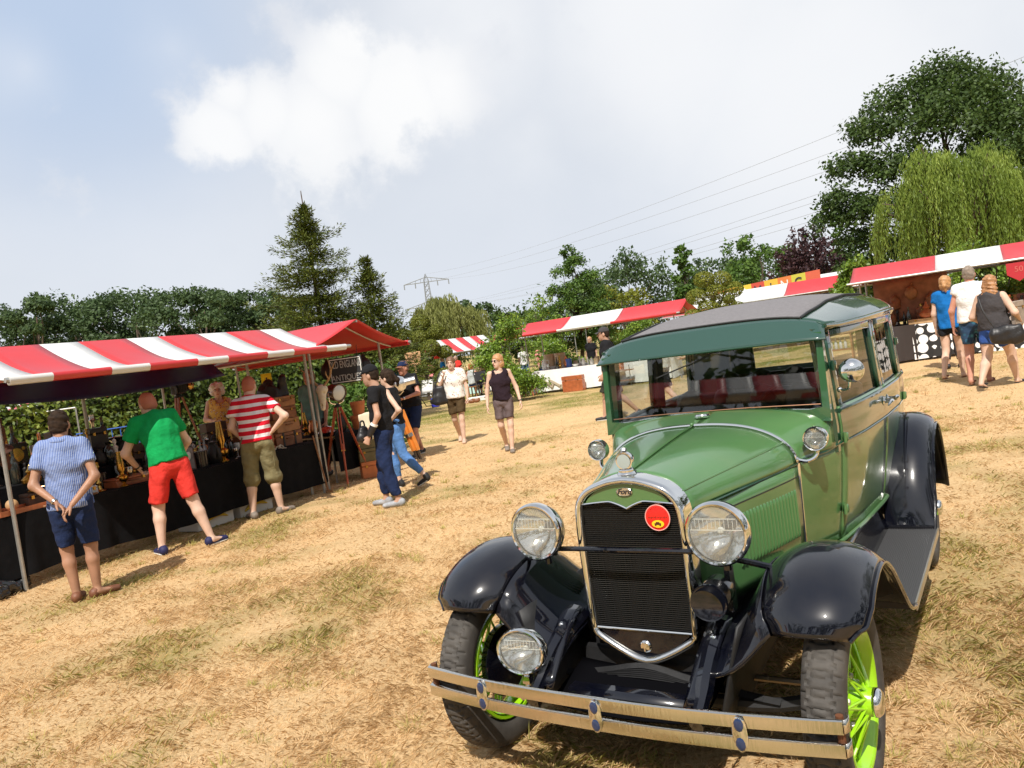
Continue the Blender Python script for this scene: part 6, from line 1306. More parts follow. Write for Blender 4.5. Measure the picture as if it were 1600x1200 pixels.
def bag(name, label, pos, rz, d, m, strap=True, droop=0.):
    S = SDF(.03); S.cone((0, 0, d[2]*.22), (0, 0, d[2]*.72), (d[0]/2, d[1]/2), (d[0]*.42, d[1]*.36)); S.cone((-d[0]*.36, 0, d[2]*.2), (d[0]*.36, 0, d[2]*.2), d[1]*.48, d[1]*.48); t = sdf_obj(S, .016, name, m, None, .004, 3, 25); t.location = pos; t.rotation_euler = (0, 0, rz); tag(t, label, 'bag')
    if strap: B().tube(cat([(-d[0]*.3, 0, d[2]*.75), (-d[0]*.2, 0, d[2]*1.25), (d[0]*.2, 0, d[2]*1.25), (d[0]*.3, 0, d[2]*.75)], 10), .011, 6).obj('bag_handle', m, t)
    return t
bag('doctor_bag', 'black leather bag on the near table before the white-haired woman', s1(3.15, .80, .748), UA, (.42, .22, .26), LEAD)
# suitcases stacked at the right end of the near table
for k, (w_, h_, dx) in enumerate(((.62, .20, 0), (.58, .19, .01), (.56, .17, -.01), (.50, .15, .02))):
    z = .748+[0, .202, .394, .566][k]; wood_box('suitcase', 'brown fibre suitcase, %s in the stack on the near table' % ['bottom', 'second from the bottom', 'third from the bottom', 'top'][k], 'suitcase', s1(4.02+dx, .62, z), UA+[0, .04, -.03, .05][k], (w_*.8, .52, h_), [LEA, mat('fibre_tan', (.36, .17, .07), .55, 0, .2, 8), LEA, MATS['fibre_tan']][k] if k else LEA, group='stacked suitcases', handle=True, straps=(k == 0))
wood_box('suitcase', 'brown suitcase standing beside the stack of suitcases', 'suitcase', s1(3.98, 1.04, .748), UA, (.5, .2, .38), LEA, handle=True)
S = SDF(.03); S.cone((-.1, 0, .05), (-.06, 0, .20), (.14, .12), (.08, .08)).cone((.12, .04, .04), (.16, .02, .26), (.10, .12), (.05, .07)).cone((0, -.1, .03), (.05, -.1, .12), (.16, .08), (.1, .05)); o = sdf_obj(S, .02, 'black_hat_pile', LEAD, None, .006, 4, 22); o.location = s1(4.08, .62, 1.463); tag(o, 'heap of black leather bags on top of the suitcases', 'bag')
for i, (x, y) in enumerate(((3.55, .18), (3.68, .22), (3.45, .3))):
    o = B().tube(cat([(0, 0, .01), (.05, .02, .05), (.1, 0, .02), (.16, .03, .012)], 8), [.008, .012, .012, .010, .009, .008, .007, .006, .003], 6).ball((0, 0, .012), (.025, .018, .012)).obj('antler_piece', SKULLM, None, s1(x, y, .748), (0, 0, i*1.3)); tag(o, 'pale antler piece on the near table, %s of three from the left' % ['middle', 'last', 'first'][i], 'antler', 'antler pieces')
for i in range(2): good('figurine', WOODR, 'tall wooden', s1(3.6+.12*i, .42, .748), 2.2, 0, 'before the suitcases')
# fruit cartons under the near table
for i, x in enumerate((2.35, 3.0)):
    t = thing('fruit_carton', 'pale fruit carton with yellow print under the near table, %s' % ['left one', 'right one'][i], 'carton', s1(x, .06, 0), UA, 'cartons under the near table'); B().box((0, .2, .11), (.55, .38, .20), bev=.005).obj('carton', mat('carton_white', (.55, .53, .48), .8), t); B().tube(cat([(-.2, .004, .08), (-.08, .0, .14), (.05, .0, .15), (.18, .004, .10)], 8), [.01, .022, .028, .03, .03, .028, .024, .016, .006], 6, flat=1).obj('banana_print', mat('banana_yellow', (.55, .36, .03), .7), t)
# crumpled black plastic at the left foot
S = SDF(.03); [S.ell((random.uniform(-.25, .25), random.uniform(-.1, .1), .07), (.14, .11, .09)) for _ in range(7)]; o = sdf_obj(S, .016, 'plastic_sack', mat('black_plastic', (.012, .012, .014), .18, coat=.3), None, .012, 8, 35); o.location = s1(-.15, .10, 0); o.rotation_euler = (0, 0, UA); tag(o, 'crumpled shiny black plastic sack by the left pole foot', 'sack')
# notice and rack behind
o = thing('yellow_notice', 'bright yellow notice with a small black figure hanging at the hedge', 'sign', tuple(ray_at(421, 622, 13.0)), UA*0); B().box((0, 0, .26), (.17, .01, .30)).obj('card', mat('notice_yellow', (.85, .78, .02), .6), o, smooth=False); B().ball((0, -.008, .33), (.016, .004, .016), 10).box((0, -.008, .26), (.007, .004, .13)).obj('printed_figure', BAKE, o); B().tube([(0, .01, .1), (0, .01, -1.6)], .012, 6).obj('stake', WOODD, o)
a_, c_ = ray_at(25, 650, 14.), ray_at(118, 637, 14.); t = thing('clothes_rack', 'thin grey metal rail frame behind the near stall', 'rack', (a_[0], 14., 0)); w_ = c_[0]-a_[0]
for x in (0, w_): B().tube([(x, 0, 0), (x, 0, 1.73)], .016, 6).box((x, 0, .01), (.04, .5, .02)).obj('upright', POLE, t)
B().tube([(0, 0, 1.73), (w_, 0, 1.73)], .016, 6).obj('rail', POLE, t)
for i, x in enumerate((ray_at(122, 690, 12.6)[0],)):
    t = thing('crowd_barrier', 'blue metal barrier at the hedge behind the near stall, %s' % ['left', 'right'][i], 'barrier', (x, 12.6, 0), .5, 'blue barriers'); b = B(); b.tube([(0, 0, .1), (0, 0, 1.3), (1.0, 0, 1.3), (1.0, 0, .1)], .018, 6); b.obj('barrier_frame', mat('barrier_blue', (.02, .10, .42), .5), t)
    for k in range(7): B().tube([(.12+.127*k, 0, .2), (.12+.127*k, 0, 1.3)], .008, 5).obj('bar', MATS['barrier_blue'], t)
# ---- red stall: sign, skull, studio lamp, pots, crates
sg = thing('chalk_sign', 'black sign lettered in white hanging under the red gable', 'sign', tuple(ray_at(541, 578, 12.1)), -.1); sg.rotation_euler = (0, -.10*0, -.1)
B().box((0, 0, 0), (.52, .03, .40), bev=.006).obj('board', mat('sign_black', (.018, .02, .022), .6), sg); 
for z in (-.19, .19): B().box((0, -.017, z*.93), (.49, .006, .012)).obj('border', PAPER, sg, smooth=False)
for x in (-.24, .24): B().box((x, -.017, 0), (.010, .006, .36)).obj('border', PAPER, sg, smooth=False)
CHK = mat('chalk', (.40, .40, .37), .8)
for s_, z, sz in (('OLD ENGLAND', .09, .16), ('ANTIQUES', -.115, .125)): text_mesh(s_, 'lettering', sz, CHK, sg, (0, -.018, z), (pi/2, 0, 0), 0, .001, {'OLD ENGLAND': .46, 'ANTIQUES': .82}[s_], bold=.001)
for x in (-.2, .2): B().tube([(x, 0, .2), (x, .05, .36)], .004, 5).obj('cord', IRON, sg)
sk = thing('deer_skull', 'white deer skull with antlers hanging at the pole of the red stall', 'skull', tuple(ray_at(507, 640, 11.5)), -.3)
S = SDF(.03); S.cone((0, 0, .28), (0, -.03, .02), (.075, .06), (.035, .035)).ell((0, .02, .30), (.085, .08, .07)); S.ell((.06, -.05, .24), (.028, .03, .03), sub=True).ell((-.06, -.05, .24), (.028, .03, .03), sub=True).ell((0, -.06, .06), (.02, .03, .03), sub=True); sdf_obj(S, .010, 'skull', SKULLM, sk)
for x in (-1, 1): B().tube(cat([(x*.04, 0, .34), (x*.12, .02, .42), (x*.20, 0, .55), (x*.19, -.03, .72)], 10), [.018]*4+[.015]*4+[.01, .007, .003], 6).tube(cat([(x*.13, .02, .44), (x*.16, -.08, .5), (x*.18, -.11, .56)], 6), [.012, .011, .01, .009, .007, .005, .002], 6).tube(cat([(x*.2, 0, .56), (x*.27, -.03, .62), (x*.30, -.02, .68)], 6), [.011, .01, .009, .008, .006, .005, .002], 6).obj('antler', mat('antler', (.36, .22, .11), .6, 0, .2, 12), sk)
def studio_lamp(label, pos, rz, legs, legm, Ht, bodym):
    t = tripod('studio_lamp', label, pos, rz, Ht, legs, legm, cat_='lamp'); b = B(); b.lathe([(.001, .17), (.06, .165), (.105, .12), (.125, .05), (.13, -.05), (.135, -.10), (.12, -.10), (.11, -.04), (.04, .04), (.001, .05)], 26, (0, 0, Ht+.22), (-.6, .75, .15)); b.obj('lamp_housing', bodym, t); B().lathe([(.12, -.085), (.09, -.10), (.001, -.108)], 24, (0, 0, Ht+.22), (-.6, .75, .15)).obj('lens', CLGLASS, t)
    B().tube(cat([(-.10, -.10, Ht+.22), (-.10, -.10, Ht+.08), (0, 0, Ht+.04), (.10, .10, Ht+.08), (.10, .10, Ht+.22)], 12), .012, 6).obj('yoke', CHROME, t); return t
tp_ = ray_at(545, 752, 11.9); studio_lamp('old chrome studio lamp on a red wooden tripod in front of the red stall', (tp_[0]+.0, 11.9, 0), .2, .42, mat('tripod_red', (.36, .075, .03), .4, 0, .15, 8), 1.18, mat('lamp_grey', (.10, .075, .07), .25, .9))
for i, (kx, z, r) in enumerate(((.0, 0, .14), (.01, .22, .12))):
    q = ray_at(563, 668, 12.6); o = B().lathe([(r*.72, 0), (r*.95, .17), (r, .175), (r, .225), (r*.92, .225), (r*.86, .16), (.001, .1)], 20).obj('terracotta_pot', TERRA, None, (q[0]+kx, 12.6, .746+z)); tag(o, '%s of two stacked brown pots on the red stall' % ['lower', 'upper'][i], 'pot', 'stacked pots')
for k, (m, d, z) in enumerate(((TERRA, (.40, .34, .26), 0), (mat('crate_olive', (.13, .11, .05), .7, 0, .2, 8), (.42, .34, .2), .262), (MATS['crate_olive'], (.40, .32, .18), .464))):
    q = ray_at(586, 745, 12.3); wood_box('storage_crate', '%s standing in front of the red stall' % ['bright terracotta-orange crate', 'lower olive green crate', 'upper olive green crate'][k], 'crate', (q[0], 12.3, z), .3, d, m)
o = B().lathe([(.02, 0), (.12, .01), (.15, .05), (.1, .12), (.001, .15)], 20).obj('silver_dish_cover', SILV, None, s2(.75, .2, .748)); tag(o, 'silver dome dish cover on the red stall', 'dish')
for i in range(7): good(['vase', 'jug', 'oil_lamp', 'kettle', 'urn', 'tin', 'bottle'][i], [IRON, COPP, BRASS, IRON, SILV, BAKE, DGLASS][i], ['iron', 'copper', 'brass', 'black iron', 'silver', 'dark', 'dark glass'][i], s2(.7+.4*i, -.1+.25*(i % 2), .748), 1.2, i, 'on the table of the red stall')
for i, (x, y) in enumerate(((.5, -.6), (.9, -.75), (1.4, -.7))):
    S = SDF(.03); S.ell((0, 0, -.2), (.12, .11, .15)).cone((0, 0, -.1), (0, 0, 0), .05, .02); o = sdf_obj(S, .018, 'hanging_hat', [IRON, LEA, IRON][i]); o.location = s2(x, y, 1.93); tag(o, 'dark bell-shaped thing hanging under the red gable, %s' % ['nearest the front', 'in the middle', 'furthest in'][i], 'lantern', 'hanging dark lanterns')
o = B().tube([(0, 0, 0), (-.12, .05, .85)], .012, 6).box((.01, 0, .02), (.10, .03, .04)).obj('wooden_stick', WOOD, None, (*ray_at(514, 770, 11.2)[:2], 0)); tag(o, 'wooden stick leaning at the right end pole of the near stall', 'stick')
# ---- wooden sign by the topiary
q = ray_at(657, 632, 30.9); t = thing('wooden_signpost', 'light wooden sign on a post beside the topiary', 'sign', (q[0], 30.9, 0)); B().box((0, 0, .8), (.09, .07, 1.6)).obj('post', mat('post_wood', (.42, .27, .14), .7), t, smooth=False); B().box((-.02, -.05, 1.82), (.62, .04, .52), bev=.02).obj('sign_board', mat('board_wood', (.52, .30, .15), .6, 0, .12, 4), t); text_mesh('Tala', 'lettering', .34, mat('burnt', (.16, .07, .03), .8), t, (-.02, -.073, 1.86), (pi/2, 0, 0), .35, .002, .8); B().box((0, -.073, 1.68), (.36, .004, .02), rotm('Y', -.1)).obj('underline', MATS['burnt'], t, smooth=False)
# ---- centre stall goods
CT = 'on the white table of the centre stall'
for i, (x, k, m, a, s_) in enumerate(((.9, 'bottle', DGLASS, 'black', 1.5), (1.25, 'tin', BLUEP, 'blue striped', 2.2), (1.6, 'bowl', PORC, 'white', 1.4), (1.9, 'bowl', PORC, 'white', 1.2), (2.2, 'jug', PORC, 'white', 1.2), (2.6, 'bowl', BLUEP, 'blue', 1.3), (.55, 'goblet', CLGLASS, 'clear', 1.3), (3.0, 'kettle', COPP, 'copper', 1.6), (3.4, 'vase', BRASS, 'brass', 1.4), (3.9, 'jug', COPP, 'copper', 1.4), (4.3, 'urn', SILV, 'silver', 1.3))): good(k, m, a, sc(x, .35+.2*(i % 2), .77), s_, i, CT)
for i in range(26):
    k, m, a = random.choice([('bottle', CLGLASS, 'clear'), ('bowl', PORC, 'white'), ('jug', PORC, 'white'), ('tin', CREAM, 'cream'), ('vase', COPP, 'copper'), ('candlestick', BRASS, 'brass'), ('kettle', SILV, 'silver'), ('oil_lamp', BRASS, 'brass'), ('figurine', PORC, 'white')]); good(k, m, a, sc(.3+4.5*i/26, random.uniform(.15, .95), .77), random.uniform(1.1, 1.8), i, 'among the small wares on the centre stall')
for i, x in enumerate((.2, .62)): o = B().lathe([(.19, 0), (.2, .02), (.2, .50), (.185, .52), (.17, .5), (.001, .45)], 20).obj('cream_crock', CREAM, None, sc(x+.1, 1.0, .77), (0, 0, 0)); tag(o, 'tall cream stoneware crock on the centre stall, %s one' % ['left', 'right'][i], 'crock', 'cream crocks')
def gramophone(label, pos, rz):
    t = thing('gramophone', label, 'gramophone', pos, rz); B().box((0, 0, .12), (.36, .36, .24), bev=.015).obj('cabinet', ORANGE, t); b = B(); b.lathe([(.012, 0), (.025, .08), (.05, .2), (.1, .32), (.2, .40), (.21, .405), (.19, .395), (.09, .31), (.04, .2)], 24, (0, .1, .34), (-.35, -.8, .5)); b.obj('horn', IRON, t); B().tube(cat([(0, .1, .34), (0, .17, .3), (0, .16, .24)], 6), .014, 6).lathe([(.14, 0), (.14, .012)], 24, (0, -.02, .245)).obj('turntable', IRON, t)
gramophone('gramophone with black horn on the centre stall', sc(2.85, .75, .77), NA+.3); gramophone('gramophone with dark horn further right on the centre stall', sc(3.7, .75, .77), NA-.3)
wood_box('suitcase', 'orange-brown suitcase standing on the grass before the centre stall', 'suitcase', sc(1.75, -.32, 0), NA, (.74, .22, .52), WOODR, handle=False)
B_ = thing('wooden_stool', 'dark wooden stool at the left front of the centre stall', 'stool', sc(.10, -.42, 0), NA)
B().box((0, 0, .60), (.46, .26, .035), bev=.01).obj('seat', WOODR, B_)
for sx in (-1, 1):
    for sy in (-1, 1): B().tube([(sx*.15, sy*.08, .59), (sx*.22, sy*.12, 0)], .019, 6).obj('leg', WOODR, B_)
t = thing('low_rack', 'low wooden two-shelf rack at the right of the centre stall front', 'rack', sc(3.4, -.35, 0), NA)
for z in (.18, .5): B().box((0, 0, z), (.9, .3, .03)).obj('shelf', WOOD, t, smooth=False)
for sx in (-1, 1): B().tube([(sx*.36, 0, 0), (sx*.36, 0, .66)], .014, 6).obj('leg', POLE, t)
o = B().box((0, 0, .12), (.30, .25, .24), bev=.01).obj('red_box', TERRA, None, sc(3.4, -.35, .52), (0, 0, NA)); tag(o, 'small orange-red box on the low rack', 'box')
for i, (x, y, w_) in enumerate(((.55, -.02, .62), (.95, -.02, .5))): o = B().box((0, 0, 0), (w_, .02, .07)).box((w_*.5, 0, .0), (.10, .02, .13)).obj('old_saw', mat('saw_wood', (.45, .38, .27), .7), None, sc(x, -.07, .42-.1*i), (0, .55, NA)); tag(o, 'old hand tool pinned to the white cloth, %s one' % ['upper', 'lower'][i], 'tool', 'tools on the white cloth')
o = B().grid(lambda u, v: (-.62+.62*u, -.10+.02*sin(u*14), .76-.72*v), 12, 5).obj('printed_cloth', spotted('grey_print', (.60, .60, .60), [(.10, .10, .10), (.35, .33, .33)], 13, .34), None, SC0, (0, 0, NA), solid=.006); tag(o, 'grey and white printed cloth left of the centre stall table', 'tablecloth')
# seats, boxes and things on the lawn left of the laurel
def chair(label, px, py, D, rz, seatm):
    q = ray_at(px, py, D); t = thing('folding_chair', label, 'chair', (q[0], D, 0), rz)
    for sx in (-1, 1): B().tube([(sx*.25, -.22, 0), (sx*.25, .12, .95)], .018, 6).obj('leg', BAKE, t); B().tube([(sx*.25, .25, 0), (sx*.25, -.2, .46)], .018, 6).obj('leg', BAKE, t)
    B().box((0, -.02, .46), (.5, .42, .03)).obj('seat', BAKE, t, smooth=False); B().grid(lambda u, v: (-.25+.5*u, .02+.13*v, .52+.45*v), 4, 4).obj('backrest', seatm, t, solid=.02)
chair('black folding chair with white canvas, left of the floral-shirted woman', 672, 642, 28.5, -.4, PAPER); chair('black folding chair right of the grey-topped seated person', 757, 628, 30.5, .5, BAKE)
q = ray_at(683, 648, 27.8); o = B().box((0, 0, .16), (.28, .22, .32), bev=.02).obj('blue_box', mat('box_blue', (.02, .03, .40), .5), None, (q[0], 27.8, 0)); tag(o, 'deep blue cool box on the lawn behind the floral-shirted woman', 'box')
q = ray_at(748, 634, 28.0); wood_box('white_crate', 'low white crate on the lawn between the two women', 'crate', (q[0], 28., 0), .2, (.75, .4, .14), PAPER)
for i, px in enumerate((726, 739, 747)): q = ray_at(px, 641, 27.0); o = B().ball((0, 0, .07), (.13, .07, .07), 10).ball((.08, 0, .10), (.05, .05, .06), 8).obj('leather_shoe', LEA, None, (q[0], 27., 0)); tag(o, 'brown leather shoe on the lawn between the women, %s of three' % ['left', 'middle', 'right'][i], 'shoe', 'shoes on the lawn')
for i, (px, py, D, w_, h_, m) in enumerate(((715, 610, 34, .9, .75, WCLOTH), (738, 612, 33, .8, .45, mat('mint_cloth', (.42, .62, .58), .8)), (790, 600, 33, 1.6, .75, WCLOTH), (640, 612, 36, 2.0, .75, WCLOTH))):
    q = ray_at(px, py, D); drape('covered_table', '%s' % ['small white-covered table behind the floral-shirted woman', 'mint-covered low table beside the grey-topped person', 'white-covered far table behind the laurel bush', 'white-covered far table behind the wooden sign'][i], (q[0], D, 0), 0, -w_/2, w_/2, 0, .7, h_, h_-.03, m, .012, 20+i, 'table')
fr = random.Random(9)
for i in range(26):
    k, m, a = fr.choice([('vase', PORC, 'white'), ('jug', COPP, 'copper'), ('oil_lamp', BRASS, 'brass'), ('bottle', DGLASS, 'dark'), ('urn', WOODR, 'red'), ('tin', CREAM, 'cream'), ('bowl', PORC, 'white')]); px, D, h_ = [(715, 34.3, .755), (790, 33.3, .755), (640, 36.3, .755), (738, 33.3, .455)][i % 4]; q = ray_at(px, 590, D); good(k, m, a, (q[0]+fr.uniform(-.4, .4), D+fr.uniform(-.2, .25), h_), fr.uniform(1, 1.8), 0, ['on the small white table behind the floral woman', 'on the white table behind the laurel', 'on the far white table behind the sign', 'on the mint table'][i % 4])
q = ray_at(687, 560, 42); t = thing('tricolour_flag', 'small red, white and blue flag on the far white stall', 'flag', (q[0], 42, q[2]))
for k, m in enumerate((mat('flag_red', (.6, .03, .03), .8), PAPER, mat('flag_blue', (.03, .08, .45), .8))): B().grid(lambda u, v: (-.3+.3*k+.3*u, .04*sin(u*3+k), .75*v), 3, 3).obj('flag_stripe', m, t, solid=.01)
# ---- right stall goods
RT = 'on the right-hand stall'
for i in range(44):
    k, m, a = fr.choice([('vase', WOOD, 'brown'), ('jug', COPP, 'copper'), ('oil_lamp', BRASS, 'brass'), ('bottle', DGLASS, 'dark'), ('urn', WOODR, 'red-brown'), ('tin', WOODL, 'tan'), ('candlestick', IRON, 'iron'), ('kettle', IRON, 'black')]); good(k, m, a, sr(.45+5.0*i/44, fr.uniform(.15, .75), .775), fr.uniform(1., 1.7), i, RT)
wood_box('wooden_tray_box', 'flat tan wooden box on the right stall behind the blue shirt', 'box', sr(1.35, .22, .775), NA, (.7, .3, .10), WOODL)
for i, (x, y, z, m) in enumerate(((.75, .56, 1.25, LEA), (1.1, .57, 1.45, WOOD), (1.45, .57, 1.2, LEA), (.55, .57, 1.0, WOODD), (1.25, .57, .98, LEA))):
    S = SDF(.03); S.ell((0, 0, 0), (.13, .06, .15)).cone((0, 0, .1), (.02, 0, .2), .03, .02); o = sdf_obj(S, .02, 'leather_satchel', m, None, .006, i, 30); o.location = sr(x, y, z); tag(o, 'brown leather satchel on the hanging cloth, %s' % ['upper left', 'topmost', 'right', 'lower left', 'lower right'][i], 'satchel', 'satchels on the right stall')
b = B(); b.tube([(-.13, 0, 0), (-.02, .1, .75)], .02, 5).tube([(.13, 0, 0), (.02, .1, .75)], .02, 5).tube([(0, .25, 0), (0, .1, .75)], .02, 5).box((0, .02, .28), (.2, .03, .03)); o = b.obj('small_easel', mat('easel_green', (.22, .36, .30), .6), None, sr(1.85, .45, .775), (0, 0, NA)); tag(o, 'pale green easel on the right stall', 'easel')
for i in range(5): o = B().tube(cat([(0, 0, 0), (.05, .02, .2), (.16, .03, .36), (.28, 0, .40)], 8), .014, 5).obj('antler', IRON, None, sr(2.0+.22*i, .5, 1.34), (0, 0, i*1.4)); tag(o, 'black curved bracket under the right canopy, %s from the left' % ORD[i], 'bracket', 'black brackets')
for i, x in enumerate((2.0, 3.2)): wood_box('parcel', 'grey-brown parcel on the right stall, %s' % ['left', 'right'][i], 'parcel', sr(x, .6, 1.1 if i == 0 else .775), NA, (.4, .1, .35), mat('parcel', (.30, .17, .13), .8))
q = sr(.1, .4, .25); t = thing('crate_shelf', 'wooden shelf of bottles seen through the car window', 'shelf', (q[0]-.6, q[1]+.2, gz(q[0], q[1])), NA)
for z in (.1, .45, .8): B().box((0, 0, z), (.7, .3, .03)).obj('shelf_board', WOOD, t, smooth=False)
for x in (-.35, .35): B().box((x, 0, .45), (.03, .3, .9)).obj('side_board', WOOD, t, smooth=False)
for i in range(6): good('bottle', CLGLASS, 'clear', (t.location.x-.25+.1*i*.86, t.location.y+.14-.1*i*.5, t.location.z+.47), 1., 0, 'on the shelf behind the car')
finish_labels()
# ================================================================== people
def gnd(px, py):
    z = 0.
    for _ in range(12):
        d = CF+CR*((px-800)/FPX)-CU*((py-600)/FPX); t = (z-CAMH)/d[2]; P = V(0, 0, CAMH)+d*t; z = gz(P[0], P[1])
    return (P[0], P[1], z)
HBR = mat('hair_brown_dark', (.028, .017, .011), .8, 0, .4, 30, spec=.15); HGR = mat('hair_grey', (.24, .19, .15), .8, 0, .3, 30); HWH = mat('hair_white', (.70, .68, .64), .6, 0, .1, 30); HBL = mat('hair_blond', (.42, .22, .09), .55, 0, .25, 30); HRED = mat('hair_red', (.36, .09, .03), .55, 0, .25, 30); HBRN = mat('hair_brown', (.15, .075, .035), .55, 0, .3, 30); STUB = mat('hair_stubble', (.40, .14, .085), .6)
NAVY = cloth('navy', (.012, .022, .065)); CHECK = banded('shirt_blue_stripe', [(.085, .14, .35), (.32, .38, .54)], [.008, .006], 0, wob=.0015)
GRN = cloth('green', (.004, .27, .070)); REDS = cloth('red_shorts', (.62, .040, .030)); STRP = banded('shirt_red_white', [(.62, .012, .030), (.74, .71, .74)], [.052, .042], 2, wob=.004)
KHAKI = cloth('khaki', (.19, .165, .085)); BLK = cloth('black', (.012, .012, .014)); JEAN = cloth('jeans', (.085, .19, .42)); DENIM = cloth('denim', (.035, .085, .30)); OLIVE = cloth('olive', (.075, .048, .022)); GREYB = cloth('grey_shorts', (.115, .085, .085)); PLUM = cloth('plum_black', (.022, .012, .018)); WHITE = cloth('white', (.78, .77, .76), .02); BLUET = cloth('blue', (.008, .13, .40)); BLUEB = cloth('bright_blue', (.02, .14, .60)); GREYT = cloth('grey', (.42, .44, .44)); TAUPE = cloth('taupe', (.24, .20, .17)); CHAR = cloth('charcoal', (.055, .05, .052)); PINK = cloth('pink', (.62, .22, .22)); TEAL = cloth('teal', (.12, .25, .24)); ORNG = cloth('rust', (.45, .16, .06)); CAMO = cloth('camo', (.035, .034, .026), .5)
FLOR = spotted('floral_white', (.75, .72, .66), [(.12, .10, .10), (.45, .28, .22)], 22, .30); SUNF = spotted('floral_yellow', (.62, .42, .10), [(.75, .70, .55), (.30, .12, .05)], 26, .42); SWIM = spotted('floral_swim', (.012, .04, .09), [(.05, .20, .26), (.02, .09, .16)], 14, .45)
BRSH = mat('shoe_brown', (.16, .060, .028), .6, 0, .2, 20); NVSH = mat('shoe_navy', (.012, .014, .070), .7); GYSH = mat('shoe_grey', (.30, .31, .33), .7, 0, .2, 20); BKSH = mat('shoe_black', (.012, .012, .013), .6); TPSH = mat('shoe_taupe', (.20, .165, .135), .7, 0, .2, 20); SOLE = mat('sole_white', (.72, .71, .68), .7); NUDE = mat('shoe_nude', (.55, .38, .28), .6)
def watch(side, m=SILV):
    def fn(t, j, Rh):
        a, b_ = j['wr'+side], j['el'+side]; d = (b_-a)/np.linalg.norm(b_-a); B().tube([a+d*.012, a+d*.03], .031, 14).obj('wristwatch', m, t)
    return fn
def pockets(m, pts):
    def fn(t, j, Rh):
        for (c, rz) in pts: B().box(c, (.012, .13, .15), rotm('Z', rz), bev=.004).obj('cargo_pocket', m, t)
    return fn
def both(*fs):
    def fn(*a):
        for f in fs: f(*a)
    return fn
NEAR = .0135
# man in blue striped shirt, hands clasped behind
person('man in blue striped shirt and navy shorts, hands clasped behind his back', gnd(136, 936), .30, 1.70, SKIN3, 1.02, .03, J={'ell': (-.250, -.095, 1.12), 'wrl': (-.065, -.21, .945), 'elr': (.250, -.095, 1.12), 'wrr': (.055, -.225, .905), 'anki': (0, 0, 0), 'ankr': (.10, .0, .085), 'toer': (.23, .10, .03), 'ankl': (-.07, -.02, .085), 'toel': (-.07, .13, .03)},
    top=(CHECK, .60, .11, .014, .02), bottom=(NAVY, .93, .018), shoes=(BRSH, 'low'), hair=(HBR, 'short'), h=NEAR, neck=.12, head=(.1, .12, 0), palm=((.2, -1, 0), (.2, -1, 0)), extra=both(watch('l'), lambda t, j, R: B().tube([j['neck']+V(.075*cos(a), .075*sin(a)*.95-.0, .035+.012*sin(a)) for a in np.linspace(0, 2*pi, 18, endpoint=False)], .020, 8, loop=True).obj('collar', CHECK, t)))
# man in green shirt, leaning to the table
person('man in green shirt and red shorts leaning over the stall table', gnd(286, 858), .62, 1.84, SKIN2, 1.12, .30, -.10, .18, neck=.12, J={'kneel': (-.16, .05, .49), 'ankl': (-.20, -.02, .085), 'toel': (-.22, .10, .03), 'kneer': (.16, -.06, .50), 'ankr': (.26, -.16, .085), 'toer': (.40, -.10, .03), 'ell': (-.36, .22, 1.08), 'wrl': (-.24, .36, .90), 'elr': (.27, .27, 1.10), 'wrr': (.19, .42, .90)},
    top=(GRN, .60, .055, .014, 0), bottom=(REDS, .90, .032), shoes=(NVSH, 'low', SOLE), hair=(STUB, 'buzz'), h=NEAR, head=(.3, .15, 0), extra=both(watch('l', BAKE), pockets(REDS, [((.175, -.03, .70), -.1), ((-.185, .02, .68), .1)])))
# man in striped shirt
person('man in red and white striped shirt and khaki cargo shorts, hand on hip', gnd(419, 807), .12, 1.82, SKIN2, 1.08, .12, -.02, .10, neck=.15, J={'ell': (-.27, .02, 1.14), 'wrl': (-.16, .16, .93), 'elr': (.40, -.10, 1.20), 'wrr': (.21, -.02, 1.03), 'ankl': (-.16, -.03, .085), 'toel': (-.24, .09, .03), 'ankr': (.16, .05, .085), 'toer': (.26, .18, .03), 'kneel': (-.13, .03, .49), 'kneer': (.13, .05, .49)},
    top=(STRP, .58, .05, .014, 0), bottom=(KHAKI, 1.18, .030), shoes=(TPSH, 'low'), hair=(STUB, 'buzz'), h=NEAR, head=(-.15, .2, 0), extra=pockets(KHAKI, [((-.180, .0, .66), 0), ((.180, .02, .66), 0)]))
# white-haired woman behind the table
pw = ray_at(337, 598, 14.4); person('white-haired woman in yellow flowered dress behind the near stall', (pw[0], 14.4, 0), -2.75, pw[2]-.02, SKIN2, 1.10, .05, J={'elr': (.26, .05, 1.14), 'wrr': (.12, .24, 1.10), 'ell': (-.26, .02, 1.12), 'wrl': (-.20, .18, .95)}, top=(SUNF, 0, .25, .02, .05), bottom=(SUNF, .9, .05), shoes=(BKSH, 'sandal'), hair=(HWH, 'curly'), h=.018, extra=both(glasses(LIP, False), lambda t, j, R: B().tube(cat([(.12, .02, 1.44), (.02, .145, 1.27), (-.12, .15, 1.08), (-.17, .08, .98)], 10), .008, 6).obj('bag_strap', LEAD, t)))
# person bending behind, far left
pb = ray_at(78, 655, 17.0); person('person in bright blue shirt bending forward, far behind the near stall', (pb[0], 17., 0), 1.35, 1.80, SKINR, 1.05, .22, neck=.25, top=(BLUEB, .6, .06, .02, 0), bottom=(CHAR, .9, .02), shoes=(BKSH, 'low'), hair=(STUB, 'buzz'), h=.022, head=(0, .4, 0))
